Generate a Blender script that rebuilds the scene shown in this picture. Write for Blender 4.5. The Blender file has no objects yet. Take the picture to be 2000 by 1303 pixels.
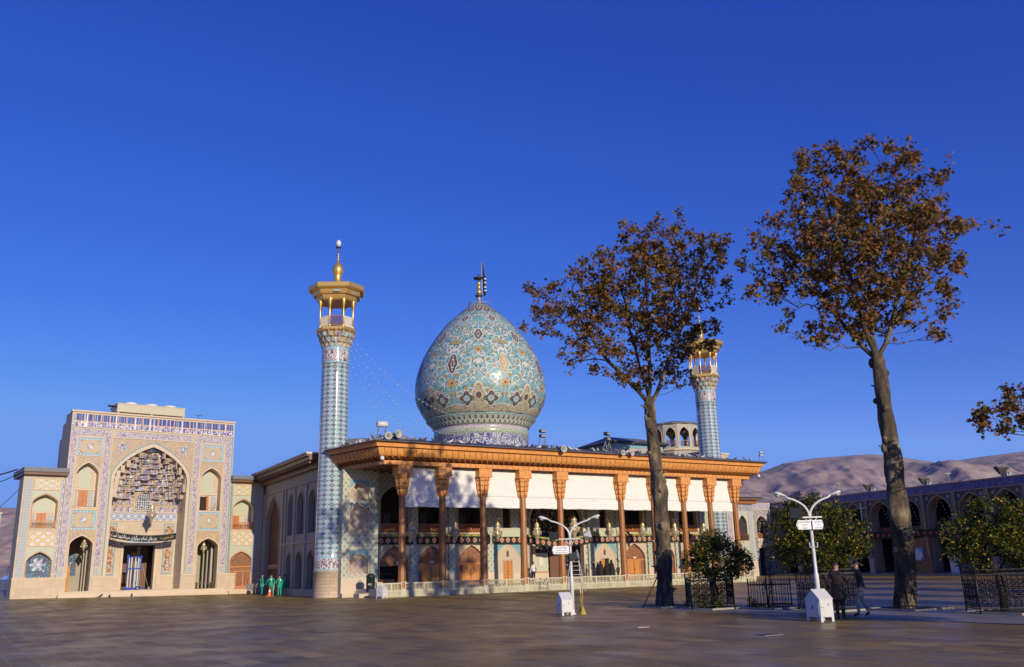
import bpy, math, random
import numpy as np
from mathutils import Vector, Matrix
from mathutils.geometry import delaunay_2d_cdt

S = bpy.context.scene
COL = S.collection
PI = math.pi
R = math.radians

# ---------------------------------------------------------------- camera, sky, sun, exposure
cam = bpy.data.cameras.new('camera')
cam.sensor_width = 36.0
cam.lens = 1719.0 / 2000.0 * 36.0
cam.clip_start = 0.1
cam.clip_end = 40000
camo = bpy.data.objects.new('camera', cam)
COL.objects.link(camo)
pit, roll = 0.2585, -0.0256
right = Vector((math.cos(roll), -math.sin(roll) * math.sin(pit), math.sin(roll) * math.cos(pit)))
up = Vector((-math.sin(roll), -math.cos(roll) * math.sin(pit), math.cos(roll) * math.cos(pit)))
fwd = Vector((0, math.cos(pit), math.sin(pit)))
M = Matrix((right, up, -fwd)).transposed().to_4x4()
M.translation = Vector((0, 0, 2.05))
camo.matrix_world = M
S.camera = camo

SUN_EL, SUN_AZ = 15.7, 150.0          # azimuth clockwise from +Y
world = bpy.data.worlds.new('World')
S.world = world
world.use_nodes = True
wn = world.node_tree
bg = wn.nodes['Background']
sky = wn.nodes.new('ShaderNodeTexSky')
sky.sky_type = 'NISHITA'
sky.sun_disc = False
sky.sun_elevation = R(SUN_EL)
sky.sun_rotation = R(SUN_AZ)
sky.altitude = 2500
sky.air_density = 1.0
sky.dust_density = 0.25
sky.ozone_density = 3.2
# deep polarised winter sky: per-channel response of the sky colour
sep = wn.nodes.new('ShaderNodeSeparateColor'); com = wn.nodes.new('ShaderNodeCombineColor')
hsv = wn.nodes.new('ShaderNodeHueSaturation')
hsv.inputs['Hue'].default_value = 0.508
hsv.inputs['Saturation'].default_value = 1.22
wn.links.new(sky.outputs[0], hsv.inputs['Color'])
wn.links.new(hsv.outputs[0], sep.inputs[0])
for i_, (gain, power) in enumerate(((1.66, 1.04), (1.30, 1.06), (1.36, 0.70))):
    pw = wn.nodes.new('ShaderNodeMath'); pw.operation = 'POWER'; pw.inputs[1].default_value = power
    ml = wn.nodes.new('ShaderNodeMath'); ml.operation = 'MULTIPLY'
    ml.inputs[1].default_value = gain * 0.085 ** (power - 1)
    cap = wn.nodes.new('ShaderNodeMath'); cap.operation = 'MINIMUM'; cap.inputs[1].default_value = (0.17, 0.34, 0.86)[i_] / 0.085
    wn.links.new(sep.outputs[i_], pw.inputs[0]); wn.links.new(pw.outputs[0], ml.inputs[0]); wn.links.new(ml.outputs[0], cap.inputs[0]); wn.links.new(cap.outputs[0], com.inputs[i_])
wn.links.new(com.outputs[0], bg.inputs['Color'])
bg.inputs['Strength'].default_value = 0.085

sun = bpy.data.lights.new('sun', 'SUN')
sun.energy = 3.95
sun.angle = R(0.53)
sun.color = (1.0, 0.87, 0.67)
suno = bpy.data.objects.new('sun', sun)
COL.objects.link(suno)
sd = Vector((math.sin(R(SUN_AZ)) * math.cos(R(SUN_EL)), math.cos(R(SUN_AZ)) * math.cos(R(SUN_EL)), math.sin(R(SUN_EL))))
suno.rotation_euler = sd.to_track_quat('Z', 'Y').to_euler()
suno.location = (20, -20, 40)
S.view_settings.view_transform = 'Standard'
S.view_settings.look = 'None'
S.view_settings.exposure = 0.0
S.view_settings.gamma = 1.0

# ---------------------------------------------------------------- node helper
class NT:
    def __init__(s, name, rough=0.6, metal=0.0, spec=0.5):
        s.m = bpy.data.materials.new(name)
        s.m.use_nodes = True
        s.t = s.m.node_tree
        s.b = s.t.nodes['Principled BSDF']
        s.b.inputs['Roughness'].default_value = rough
        s.b.inputs['Metallic'].default_value = metal
        s.b.inputs['Specular IOR Level'].default_value = spec
        s._tc = None
    def tc(s, which='UV'):
        if s._tc is None:
            s._tc = s.t.nodes.new('ShaderNodeTexCoord')
        return s._tc.outputs[which]
    def put(s, inp, v):
        if hasattr(v, 'is_linked') or isinstance(v, bpy.types.NodeSocket):
            s.t.links.new(v, inp)
        else:
            if inp.type == 'RGBA' and len(v) == 3:
                v = (*v, 1)
            inp.default_value = v
    def node(s, typ, ins=None, out=0, **kw):
        n = s.t.nodes.new(typ)
        for k, v in kw.items():
            setattr(n, k, v)
        for k, v in (ins or {}).items():
            s.put(n.inputs[k], v)
        return n.outputs[out]
    def ma(s, op, a, b=0.0, c=0.0, clamp=False):
        n = s.t.nodes.new('ShaderNodeMath')
        n.operation = op
        n.use_clamp = clamp
        s.put(n.inputs[0], a); s.put(n.inputs[1], b); s.put(n.inputs[2], c)
        return n.outputs[0]
    def vm(s, op, a, b=(0, 0, 0), out=0, scale=None):
        n = s.t.nodes.new('ShaderNodeVectorMath')
        n.operation = op
        s.put(n.inputs[0], a); s.put(n.inputs[1], b)
        if scale is not None:
            n.inputs['Scale'].default_value = scale
        return n.outputs[out]
    def mix(s, f, a, b, typ='MIX'):
        n = s.t.nodes.new('ShaderNodeMix')
        n.data_type = 'RGBA'
        n.blend_type = typ
        s.put(n.inputs[0], f); s.put(n.inputs[6], a); s.put(n.inputs[7], b)
        return n.outputs[2]
    def ramp(s, f, stops, const=True):
        n = s.t.nodes.new('ShaderNodeValToRGB')
        n.color_ramp.interpolation = 'CONSTANT' if const else 'LINEAR'
        e = n.color_ramp.elements
        while len(e) < len(stops):
            e.new(0.5)
        for i, (p, c) in enumerate(stops):
            e[i].position = p
            e[i].color = (*c, 1)
        s.put(n.inputs[0], f)
        return n.outputs[0]
    def noise(s, vec, scale, detail=3, rough=0.5, out=0, dist=0.0):
        return s.node('ShaderNodeTexNoise', {'Vector': vec, 'Scale': scale, 'Detail': detail, 'Roughness': rough, 'Distortion': dist}, out)
    def sc(s, vec, x, y, z=1.0):
        return s.vm('MULTIPLY', vec, (x, y, z))
    def color(s, c):
        s.put(s.b.inputs['Base Color'], c)
    def bump(s, h, strength=0.3, dist=0.02):
        n = s.t.nodes.new('ShaderNodeBump')
        n.inputs['Strength'].default_value = strength
        n.inputs['Distance'].default_value = dist
        s.put(n.inputs['Height'], h)
        s.t.links.new(n.outputs[0], s.b.inputs['Normal'])
    def dirt(s, col, amt=0.22, scale=0.9):
        f = s.noise(s.tc('Object'), scale, 5, 0.65)
        f = s.ma('MULTIPLY_ADD', f, amt * 2, 1 - amt)
        n = s.t.nodes.new('ShaderNodeVectorMath'); n.operation = 'SCALE'
        s.put(n.inputs[0], col); s.put(n.inputs['Scale'], f)
        return n.outputs[0]

MATS = {}
def reg(k, nt):
    MATS[k] = nt.m
    return nt

def plain(k, c, rough=0.6, metal=0.0, var=0.15, scale=2.0, bump=0.0, spec=0.5):
    n = NT(k, rough, metal, spec)
    n.color(n.dirt(c, var, scale) if var else c)
    if bump:
        n.bump(n.noise(n.tc('Object'), 14, 4), bump, 0.02)
    return reg(k, n)

def lat(n, p, q, stops, off=0.5):
    """staggered round lattice with cell p x q, colour by distance from cell centre"""
    v = n.sc(n.tc('UV'), 1 / p, 1 / q, 0)
    ds = []
    for o in ((0, 0, 0), (off, off, 0)):
        w = n.vm('FRACTION', n.vm('ADD', v, o))
        w = n.vm('SUBTRACT', w, (0.5, 0.5, 0))
        ds.append(n.vm('LENGTH', n.vm('MULTIPLY', w, (1, 1, 0)), out=1))
    d = n.ma('MINIMUM', ds[0], ds[1])
    return n.ramp(d, stops)

def script_col(n, bgc, fg, s=3.0, w=0.055, tall=2.2, vert=True):
    v = n.sc(n.tc('UV'), s * 1.5, s / 1.2, 0)
    f = n.noise(v, 1.0, 2, 0.6, dist=1.2)
    l = n.ma('LESS_THAN', n.ma('ABSOLUTE', n.ma('SUBTRACT', f, 0.5)), w)
    if vert:
        g = n.noise(n.sc(n.tc('UV'), s * 3.2, s * 0.28, 0), 1.0, 0, 0.5)
        g = n.ma('LESS_THAN', n.ma('ABSOLUTE', n.ma('SUBTRACT', g, 0.46)), w * 0.7)
        l = n.ma('MAXIMUM', l, g)
    return n.mix(l, bgc, fg)

def arab_col(n, bgc, line, fl, s=4.0, w=0.04, flw=0.2):
    uv = n.tc('UV')
    f = n.noise(n.sc(uv, s, s, 0), 1.0, 1, 0.5, dist=1.5)
    l = n.ma('LESS_THAN', n.ma('ABSOLUTE', n.ma('SUBTRACT', f, 0.5)), w)
    c = n.mix(l, bgc, line)
    vo = n.node('ShaderNodeTexVoronoi', {'Vector': n.sc(uv, s * 0.8, s * 0.8, 0), 'Scale': 1.0}, 0)
    d = n.ma('LESS_THAN', vo, flw)
    return n.mix(d, c, fl)

# ---------------------------------------------------------------- materials
def mk_materials():
    # stones
    n = NT('cream_stone', 0.65)
    b = n.node('ShaderNodeTexBrick', {'Vector': n.tc('UV'), 'Color1': (0.60, 0.475, 0.33, 1), 'Color2': (0.52, 0.415, 0.29, 1), 'Mortar': (0.36, 0.27, 0.19, 1), 'Scale': 1.0, 'Mortar Size': 0.006, 'Brick Width': 1.1, 'Row Height': 0.62})
    n.color(n.dirt(b, 0.16, 1.4)); reg('stone', n)
    n = NT('frame_stone', 0.6); n.color(n.dirt((0.61, 0.49, 0.35), 0.14, 1.1)); reg('trim', n)
    n = NT('minaret_base_stone', 0.65)
    b = n.node('ShaderNodeTexBrick', {'Vector': n.tc('UV'), 'Color1': (0.60, 0.48, 0.34, 1), 'Color2': (0.52, 0.41, 0.29, 1), 'Mortar': (0.30, 0.23, 0.16, 1), 'Scale': 1.0, 'Mortar Size': 0.012, 'Brick Width': 0.8, 'Row Height': 0.26})
    n.color(n.dirt(b, 0.15, 2)); reg('base_stone', n)
    n = NT('green_marble', 0.35)
    f = n.noise(n.tc('Object'), 2.2, 8, 0.7, dist=1.0)
    n.color(n.ramp(f, [(0.3, (0.26, 0.27, 0.15)), (0.5, (0.46, 0.44, 0.28)), (0.7, (0.58, 0.47, 0.31))], False)); reg('marble', n)
    plain('marble_pale', (0.55, 0.50, 0.35), 0.45, var=0.25, scale=2.5)
    plain('hall_wall', (0.36, 0.32, 0.25), 0.7, var=0.15, scale=0.8)
    plain('arcstone', (0.42, 0.29, 0.18), 0.7, var=0.2, scale=1.0)  # raised warm tone puts sun on the arcade edges into the colour
    plain('hall_trim', (0.42, 0.37, 0.29), 0.7, var=0.12)
    plain('white_plaster', (0.62, 0.6, 0.55), 0.7)
    # tiles
    G = 0.22
    n = NT('purple_arabesque_tile', G); n.color(script_col(n, (0.23, 0.19, 0.36), (0.60, 0.53, 0.48), 5.5, 0.07, vert=False)); reg('purple', n)
    n = NT('inscription_tile', G); n.color(script_col(n, (0.10, 0.09, 0.30), (0.78, 0.72, 0.68), 2.4, 0.05)); reg('inscr', n)
    n = NT('blue_inscription_tile', G); n.color(script_col(n, (0.05, 0.07, 0.30), (0.75, 0.74, 0.72), 2.3, 0.045)); reg('inscr_blue', n)
    n = NT('deep_blue_inscription_tile', 0.3); n.color(script_col(n, (0.035, 0.03, 0.22), (0.16, 0.16, 0.34), 2.0, 0.05)); reg('inscr_deep', n)
    n = NT('brown_inscription_tile', 0.18); n.color(script_col(n, (0.10, 0.045, 0.08), (0.70, 0.66, 0.62), 3.6, 0.05)); reg('inscr_brown', n)
    n = NT('kufic_tile', G)
    c1 = script_col(n, (0.08, 0.07, 0.30), (0.75, 0.68, 0.6), 3.0, 0.05, vert=False)
    vx = n.sc(n.tc('UV'), 1.35, 1.0, 0)
    c2 = n.ramp(n.ma('FRACT', n.node('ShaderNodeSeparateXYZ', {0: vx}, 0)), [(0, (0.50, 0.34, 0.2)), (0.12, (0.08, 0.10, 0.30)), (0.40, (0.10, 0.22, 0.34)), (0.55, (0.09, 0.09, 0.30)), (0.95, (0.50, 0.34, 0.2))])
    zz = n.node('ShaderNodeSeparateXYZ', {0: n.tc('UV')}, 1)
    top = n.ma('GREATER_THAN', zz, 16.08)
    lin = n.ma('LESS_THAN', n.ma('ABSOLUTE', n.ma('SUBTRACT', zz, 16.05)), 0.05)
    c = n.mix(top, c1, c2)
    c = n.mix(lin, c, (0.62, 0.42, 0.2))
    st = n.noise(n.sc(n.tc('UV'), 2.6, 0.05, 0), 1.0, 0)
    st = n.ma('LESS_THAN', n.ma('ABSOLUTE', n.ma('SUBTRACT', st, 0.47)), 0.018)
    n.color(n.mix(st, c, (0.78, 0.76, 0.74))); reg('kufic', n)
    n = NT('ochre_arabesque_tile', 0.3); n.color(arab_col(n, (0.57, 0.41, 0.21), (0.34, 0.29, 0.29), (0.62, 0.54, 0.44), 4.2, 0.05, 0.16)); reg('ochre', n)
    n = NT('ochre_medallion_tile', 0.3); n.color(arab_col(n, (0.57, 0.43, 0.24), (0.48, 0.40, 0.33), (0.36, 0.37, 0.46), 5.5, 0.06, 0.18)); reg('ochre2', n)
    n = NT('turquoise_border_tile', G); n.color(lat(n, 0.3, 0.3, [(0, (0.70, 0.70, 0.64)), (0.2, (0.14, 0.34, 0.46)), (0.34, (0.30, 0.56, 0.60))])); reg('turq', n)
    n = NT('pale_green_tile', 0.3); n.color(lat(n, 0.22, 0.22, [(0, (0.40, 0.44, 0.32)), (0.22, (0.56, 0.56, 0.44))])); reg('palegreen', n)
    n = NT('cream_star_tile', 0.3); n.color(lat(n, 0.42, 0.42, [(0, (0.66, 0.62, 0.52)), (0.15, (0.30, 0.22, 0.18)), (0.22, (0.55, 0.42, 0.26)), (0.34, (0.62, 0.54, 0.40))])); reg('star', n)
    n = NT('beige_diamond_tile', 0.3); n.color(lat(n, 0.8, 0.62, [(0, (0.50, 0.50, 0.62)), (0.10, (0.70, 0.66, 0.58)), (0.24, (0.60, 0.44, 0.24)), (0.36, (0.64, 0.50, 0.28))])); reg('beige', n)
    n = NT('yellow_lattice_tile', 0.3); n.color(lat(n, 0.9, 0.5, [(0, (0.44, 0.24, 0.12)), (0.10, (0.68, 0.56, 0.30)), (0.26, (0.36, 0.42, 0.42)), (0.33, (0.70, 0.62, 0.42))])); reg('yellow', n)
    n = NT('blue_floral_tile', G)
    a = lat(n, 0.42, 0.5, [(0, (0.56, 0.38, 0.2)), (0.10, (0.58, 0.54, 0.46)), (0.2, (0.24, 0.28, 0.38)), (0.28, (0.46, 0.50, 0.48))])
    n.color(a); reg('bluefl', n)
    n = NT('girih_band_tile', G); n.color(lat(n, 0.66, 0.8, [(0, (0.62, 0.62, 0.60)), (0.08, (0.14, 0.14, 0.36)), (0.18, (0.66, 0.60, 0.52)), (0.28, (0.24, 0.34, 0.52)), (0.36, (0.66, 0.68, 0.66))])); reg('girih', n)
    n = NT('carpet_red_tile', G); n.color(arab_col(n, (0.26, 0.09, 0.05), (0.60, 0.50, 0.38), (0.62, 0.46, 0.2), 4.5, 0.055, 0.2)); reg('redtile', n)
    n = NT('dark_mosaic_tile', 0.25); n.color(arab_col(n, (0.10, 0.07, 0.14), (0.12, 0.30, 0.34), (0.55, 0.50, 0.48), 3.5, 0.05, 0.24)); reg('darkmos', n)
    n = NT('muqarnas_tile', G)
    c = arab_col(n, (0.44, 0.39, 0.40), (0.20, 0.17, 0.33), (0.66, 0.60, 0.52), 4.2, 0.075, 0.26)
    n.color(c); reg('muq', n)
    n = NT('muqarnas_white_tile', G); n.color(arab_col(n, (0.56, 0.50, 0.46), (0.16, 0.12, 0.30), (0.16, 0.26, 0.34), 4.0, 0.08, 0.26)); reg('muq2', n)
    n = NT('green_white_tile', 0.3)
    n.color(n.dirt(lat(n, 0.5, 0.56, [(0, (0.46, 0.38, 0.2)), (0.07, (0.20, 0.30, 0.34)), (0.17, (0.40, 0.44, 0.34)), (0.24, (0.50, 0.50, 0.37))]), 0.2, 1.0)); reg('greentile', n)
    n = NT('turquoise_lattice_tile', G); n.color(lat(n, 0.26, 0.26, [(0, (0.10, 0.20, 0.26)), (0.16, (0.50, 0.56, 0.5)), (0.26, (0.12, 0.34, 0.42))])); reg('turqlat', n)
    n = NT('rose_star_tile', 0.3); n.color(lat(n, 0.52, 0.52, [(0, (0.62, 0.56, 0.44)), (0.12, (0.24, 0.16, 0.12)), (0.19, (0.52, 0.42, 0.32)), (0.3, (0.40, 0.30, 0.24)), (0.4, (0.36, 0.28, 0.22))])); reg('rose', n)
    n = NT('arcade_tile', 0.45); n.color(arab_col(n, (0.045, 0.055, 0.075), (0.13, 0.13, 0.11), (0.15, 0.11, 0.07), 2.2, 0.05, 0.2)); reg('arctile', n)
    n = NT('arcade_cream_tile', 0.35); n.color(arab_col(n, (0.46, 0.42, 0.34), (0.20, 0.24, 0.36), (0.56, 0.50, 0.4), 3.0, 0.06, 0.2)); reg('arccream', n)
    # minaret lattice: u = column angle units, v = metres / period
    n = NT('minaret_diamond_tile', 0.13)
    sx = n.t.nodes.new('ShaderNodeSeparateXYZ'); n.put(sx.inputs[0], n.tc('UV'))
    a_, b_ = sx.outputs[0], sx.outputs[1]
    h = n.ma('MULTIPLY', a_, 0.5)
    def dd(v):
        return n.ma('ABSOLUTE', n.ma('SUBTRACT', n.ma('FRACT', n.ma('ADD', v, 0.5)), 0.5))   # distance to nearest integer
    fm = dd(n.ma('ADD', h, b_)); fn = dd(n.ma('SUBTRACT', h, b_))
    im = n.ma('SUBTRACT', 0.5, fm); jn = n.ma('SUBTRACT', 0.5, fn)
    w = n.ma('MINIMUM', n.ma('MAXIMUM', fm, jn), n.ma('MAXIMUM', im, fn))      # 0 at the centre of each white lozenge
    c = n.ramp(w, [(0, (0.14, 0.17, 0.24)), (0.035, (0.62, 0.64, 0.62)), (0.075, (0.16, 0.31, 0.35)), (0.115, (0.66, 0.68, 0.66)), (0.165, (0.14, 0.30, 0.34)), (0.195, (0.60, 0.63, 0.61)), (0.23, (0.13, 0.28, 0.32))])
    near = n.ma('MAXIMUM', fm, fn)
    c = n.mix(n.ma('LESS_THAN', near, 0.19), c, (0.42, 0.50, 0.50))
    c = n.mix(n.ma('LESS_THAN', near, 0.155), c, (0.16, 0.08, 0.12))
    far = n.ma('MAXIMUM', im, jn)
    c = n.mix(n.ma('LESS_THAN', far, 0.15), c, (0.20, 0.17, 0.24))
    c = n.mix(n.ma('LESS_THAN', far, 0.07), c, (0.55, 0.40, 0.14))
    n.color(c)
    n.b.inputs['Coat Weight'].default_value = 0.6; n.b.inputs['Coat Roughness'].default_value = 0.08
    reg('minaret', n)
    n = NT('dome_turquoise_tile', 0.2)
    f = n.noise(n.tc('Object'), 1.6, 6, 0.6)
    c = n.ramp(f, [(0.3, (0.07, 0.25, 0.31)), (0.5, (0.12, 0.34, 0.38)), (0.7, (0.19, 0.40, 0.40))], False)
    ff = n.noise(n.tc('Object'), 2.6, 1, 0.5, dist=1.4)
    c = n.mix(n.ma('LESS_THAN', n.ma('ABSOLUTE', n.ma('SUBTRACT', ff, 0.5)), 0.028), c, (0.45, 0.46, 0.40))
    v = n.node('ShaderNodeTexVoronoi', {'Vector': n.tc('Object'), 'Scale': 3.6}, 0)
    c = n.mix(n.ma('LESS_THAN', v, 0.19), c, (0.05, 0.08, 0.09))
    v2 = n.node('ShaderNodeTexVoronoi', {'Vector': n.vm('ADD', n.tc('Object'), (7.3, 2.1, 4.4)), 'Scale': 2.3}, 0)
    c = n.mix(n.ma('LESS_THAN', v2, 0.13), c, (0.42, 0.30, 0.12))
    n.color(c); n.b.inputs['Roughness'].default_value = 0.42; n.b.inputs['Coat Weight'].default_value = 0.05; n.b.inputs['Coat Roughness'].default_value = 0.15
    n.bump(n.noise(n.tc('Object'), 4.0, 6, 0.7), 0.6, 0.05)
    reg('dometurq', n)
    plain('white_glaze', (0.66, 0.62, 0.53), 0.2, var=0.08)
    plain('yellow_glaze', (0.52, 0.31, 0.07), 0.3, var=0.15)
    n = NT('cream_dome_tile', 0.25); n.color(arab_col(n, (0.48, 0.42, 0.27), (0.2, 0.16, 0.14), (0.3, 0.24, 0.18), 2.4, 0.035, 0.1)); reg('domecream', n)
    plain('brown_glaze', (0.13, 0.10, 0.085), 0.25, var=0.25, scale=6)
    plain('sand_glaze', (0.50, 0.38, 0.20), 0.25, var=0.15, scale=4)
    plain('navy_glaze', (0.03, 0.05, 0.10), 0.25, var=0.1)
    plain('pavilion_grey', (0.40, 0.37, 0.30), 0.6, var=0.3, scale=3)
    n = NT('drum_band_tile', G); n.color(lat(n, 0.8, 0.56, [(0, (0.58, 0.54, 0.36)), (0.12, (0.24, 0.34, 0.26)), (0.26, (0.50, 0.50, 0.32)), (0.36, (0.22, 0.30, 0.28))])); reg('drumband', n)
    plain('drum_niche', (0.26, 0.30, 0.22), 0.4, var=0.3, scale=5)
    # metals
    n = NT('gold', 0.34, 0.75); n.color(n.dirt((0.95, 0.58, 0.16), 0.12, 2)); n.bump(n.noise(n.tc('Object'), 6, 3), 0.15, 0.02); reg('gold', n)
    plain('brass_dark', (0.36, 0.24, 0.10), 0.35, 1.0)
    plain('lead_roof', (0.16, 0.165, 0.175), 0.55, 0.0, var=0.25, scale=1.5, bump=0.2)
    plain('iron_black', (0.018, 0.015, 0.014), 0.45, 0.3, var=0.2)
    plain('aluminium', (0.55, 0.56, 0.58), 0.35, 0.8)
    plain('grey_metal', (0.33, 0.33, 0.32), 0.5, 0.2)
    plain('dark_metal', (0.05, 0.05, 0.052), 0.5, 0.2)
    plain('horn_grey', (0.42, 0.42, 0.38), 0.5)
    plain('white_paint', (0.64, 0.635, 0.61), 0.35, var=0.10, scale=3)
    plain('unit_cream', (0.52, 0.47, 0.33), 0.5, var=0.12)
    plain('blue_paint', (0.015, 0.05, 0.42), 0.4)
    plain('rubber', (0.02, 0.02, 0.02), 0.8)
    plain('orange_plastic', (0.75, 0.13, 0.03), 0.4)
    plain('green_enamel', (0.015, 0.035, 0.03), 0.35)
    plain('yellow_paint', (0.65, 0.42, 0.06), 0.4)
    plain('straw', (0.42, 0.33, 0.05), 0.8, var=0.3, scale=20)
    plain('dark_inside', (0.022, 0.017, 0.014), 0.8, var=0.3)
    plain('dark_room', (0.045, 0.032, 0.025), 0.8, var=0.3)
    plain('sign_white', (0.80, 0.80, 0.80), 0.35, var=0.04)
    plain('ink', (0.03, 0.03, 0.04), 0.5, var=0)
    plain('banner_black', (0.012, 0.012, 0.013), 0.75, var=0.3)
    plain('banner_green', (0.03, 0.22, 0.04), 0.75)
    plain('banner_gold', (0.52, 0.30, 0.06), 0.75)
    plain('banner_beige', (0.52, 0.42, 0.28), 0.75)
    plain('banner_red', (0.62, 0.07, 0.05), 0.75)
    plain('yellow_letter', (0.62, 0.50, 0.12), 0.7, var=0)
    plain('white_letter', (0.78, 0.78, 0.76), 0.7, var=0)
    # canvas
    n = NT('blind_canvas', 0.85); n.color(n.dirt((0.80, 0.77, 0.71), 0.09, 0.6)); n.bump(n.noise(n.sc(n.tc('UV'), 1.0, 2.5, 0), 1.2, 4), 0.35, 0.06); reg('canvas', n)
    # wood
    for k, c1, c2, sc in (('wood', (0.27, 0.095, 0.022), (0.40, 0.155, 0.038), 3), ('wood_dark', (0.26, 0.085, 0.022), (0.38, 0.14, 0.04), 3), ('wood_door', (0.46, 0.15, 0.045), (0.56, 0.22, 0.07), 3), ('wood_light', (0.48, 0.19, 0.045), (0.58, 0.25, 0.065), 3), ('wood_brown', (0.14, 0.065, 0.035), (0.20, 0.095, 0.05), 3)):
        n = NT('timber_' + k, 0.45)
        f = n.noise(n.sc(n.tc('Object'), 5, 5, 0.7), sc, 5, 0.6, dist=0.6)
        c = n.ramp(f, [(0.3, c1), (0.7, c2)], False)
        n.color(n.dirt(c, 0.2, 0.8)); n.bump(f, 0.2, 0.01); reg(k, n)
    n = NT('carved_wood', 0.5)
    f = n.noise(n.sc(n.tc('UV'), 7, 7, 0), 1.0, 2, 0.5, dist=1.6)
    l = n.ma('LESS_THAN', n.ma('ABSOLUTE', n.ma('SUBTRACT', f, 0.5)), 0.05)
    n.color(n.mix(l, (0.36, 0.15, 0.06), (0.10, 0.035, 0.02))); n.bump(f, 0.6, 0.03); reg('carved', n)
    n = NT('lattice_wood', 0.5)
    n.color(lat(n, 0.13, 0.13, [(0, (0.05, 0.02, 0.012)), (0.22, (0.48, 0.20, 0.07))])); reg('latwood', n)
    n = NT('pierced_marble', 0.5)
    f = n.noise(n.sc(n.tc('UV'), 6.5, 8, 0), 1.0, 2, 0.5, dist=1.4)
    l = n.ma('LESS_THAN', n.ma('ABSOLUTE', n.ma('SUBTRACT', f, 0.46)), 0.05)
    n.color(n.mix(l, (0.54, 0.50, 0.35), (0.16, 0.14, 0.10))); n.bump(f, 0.6, 0.03); reg('pierced', n)
    n = NT('orange_timber', 0.45)
    f = n.noise(n.sc(n.tc('Object'), 2.2, 5, 5), 1.0, 5, 0.6, dist=0.6)
    n.color(n.dirt(n.ramp(f, [(0.3, (0.60, 0.235, 0.055)), (0.7, (0.78, 0.36, 0.10))], False), 0.2, 0.7)); reg('wood_orange', n)
    # mirror mosaic: pale specks on dark cells put its glitter into the colour
    n = NT('mirror_mosaic', 0.15, 0.0)
    v = n.node('ShaderNodeTexVoronoi', {'Vector': n.tc('UV'), 'Scale': 5.5}, 1)
    g = n.node('ShaderNodeSeparateColor', {0: v}, 0)
    c = n.ramp(g, [(0, (0.03, 0.022, 0.02)), (0.45, (0.11, 0.085, 0.06)), (0.72, (0.05, 0.05, 0.06)), (0.86, (0.55, 0.55, 0.58)), (0.93, (0.3, 0.2, 0.1))])
    n.color(c)
    n.put(n.b.inputs['Metallic'], n.ma('MULTIPLY', n.ma('GREATER_THAN', g, 0.7), 0.7)); reg('mirror', n)
    # glass chandelier
    n = NT('crystal', 0.12); n.color(n.dirt((0.62, 0.52, 0.34), 0.25, 8)); n.b.inputs['Metallic'].default_value = 0.45
    n.bump(n.noise(n.tc('Object'), 18, 2), 0.7, 0.03); reg('crystal', n)
    n = NT('bulb_glass', 0.1); n.color((0.75, 0.75, 0.75)); reg('bulb', n)
    # bark
    n = NT('plane_bark', 0.9)
    f = n.noise(n.sc(n.tc('Object'), 2.2, 2.2, 0.9), 1.0, 7, 0.62, dist=0.3)
    c = n.ramp(f, [(0.34, (0.035, 0.027, 0.018)), (0.47, (0.09, 0.068, 0.042)), (0.56, (0.19, 0.145, 0.085)), (0.68, (0.38, 0.30, 0.18))], False)
    n.color(c); n.bump(n.noise(n.tc('Object'), 5, 8, 0.7), 1.0, 0.12); reg('bark', n)
    plain('bark_pale', (0.26, 0.22, 0.16), 0.9, var=0.4, scale=3, bump=0.5)
    plain('bark_dark', (0.035, 0.026, 0.02), 0.9, var=0.3, scale=4)
    def leafmat(k, cols, tr, rough=0.55):
        n = NT(k, rough)
        at = n.node('ShaderNodeAttribute', attribute_name='leaf')
        n.color(n.ramp(at, [(i / max(1, len(cols)), c) for i, c in enumerate(cols)]))
        n.b.inputs['Specular IOR Level'].default_value = 0.3
        tb = n.t.nodes.new('ShaderNodeBsdfTranslucent')
        n.t.links.new(n.b.inputs['Base Color'].links[0].from_socket, tb.inputs['Color'])
        mx = n.t.nodes.new('ShaderNodeMixShader'); mx.inputs[0].default_value = tr
        n.t.links.new(n.b.outputs[0], mx.inputs[1]); n.t.links.new(tb.outputs[0], mx.inputs[2])
        n.t.links.new(mx.outputs[0], n.t.nodes['Material Output'].inputs[0])
        reg(k, n)
    leafmat('plane_leaves', [(0.26, 0.12, 0.035), (0.17, 0.14, 0.03), (0.30, 0.13, 0.04), (0.11, 0.10, 0.022), (0.38, 0.17, 0.06), (0.14, 0.07, 0.025), (0.25, 0.17, 0.04)], 0.3)
    leafmat('orange_leaves', [(0.05, 0.06, 0.010), (0.12, 0.12, 0.014), (0.022, 0.034, 0.008), (0.27, 0.21, 0.018), (0.035, 0.05, 0.01)], 0.15, 0.4)
    leafmat('creeper_leaves', [(0.05, 0.06, 0.015), (0.16, 0.06, 0.02), (0.03, 0.045, 0.01)], 0.2)
    leafmat('hedge_leaves', [(0.05, 0.08, 0.012), (0.03, 0.055, 0.01), (0.12, 0.13, 0.02)], 0.15)
    plain('orange_fruit', (0.62, 0.28, 0.02), 0.45)
    plain('soil', (0.05, 0.035, 0.025), 0.95, var=0.4, scale=4)
    # cloth, skin
    plain('skin', (0.42, 0.24, 0.16), 0.55, var=0.05)
    plain('hair_black', (0.012, 0.010, 0.009), 0.6, var=0.2)
    plain('coverall_green', (0.01, 0.30, 0.19), 0.8, var=0.15, scale=6)
    plain('coat_brown', (0.025, 0.014, 0.014), 0.8, var=0.3, scale=4)
    plain('jacket_black', (0.012, 0.013, 0.014), 0.5, var=0.3, scale=4)
    plain('trousers_grey', (0.24, 0.23, 0.22), 0.8, var=0.2, scale=4)
    plain('cloth_black', (0.010, 0.010, 0.010), 0.85, var=0.2)
    plain('cloth_white', (0.7, 0.68, 0.68), 0.8, var=0.1)
    plain('cloth_red', (0.3, 0.03, 0.03), 0.8, var=0.1)
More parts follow.
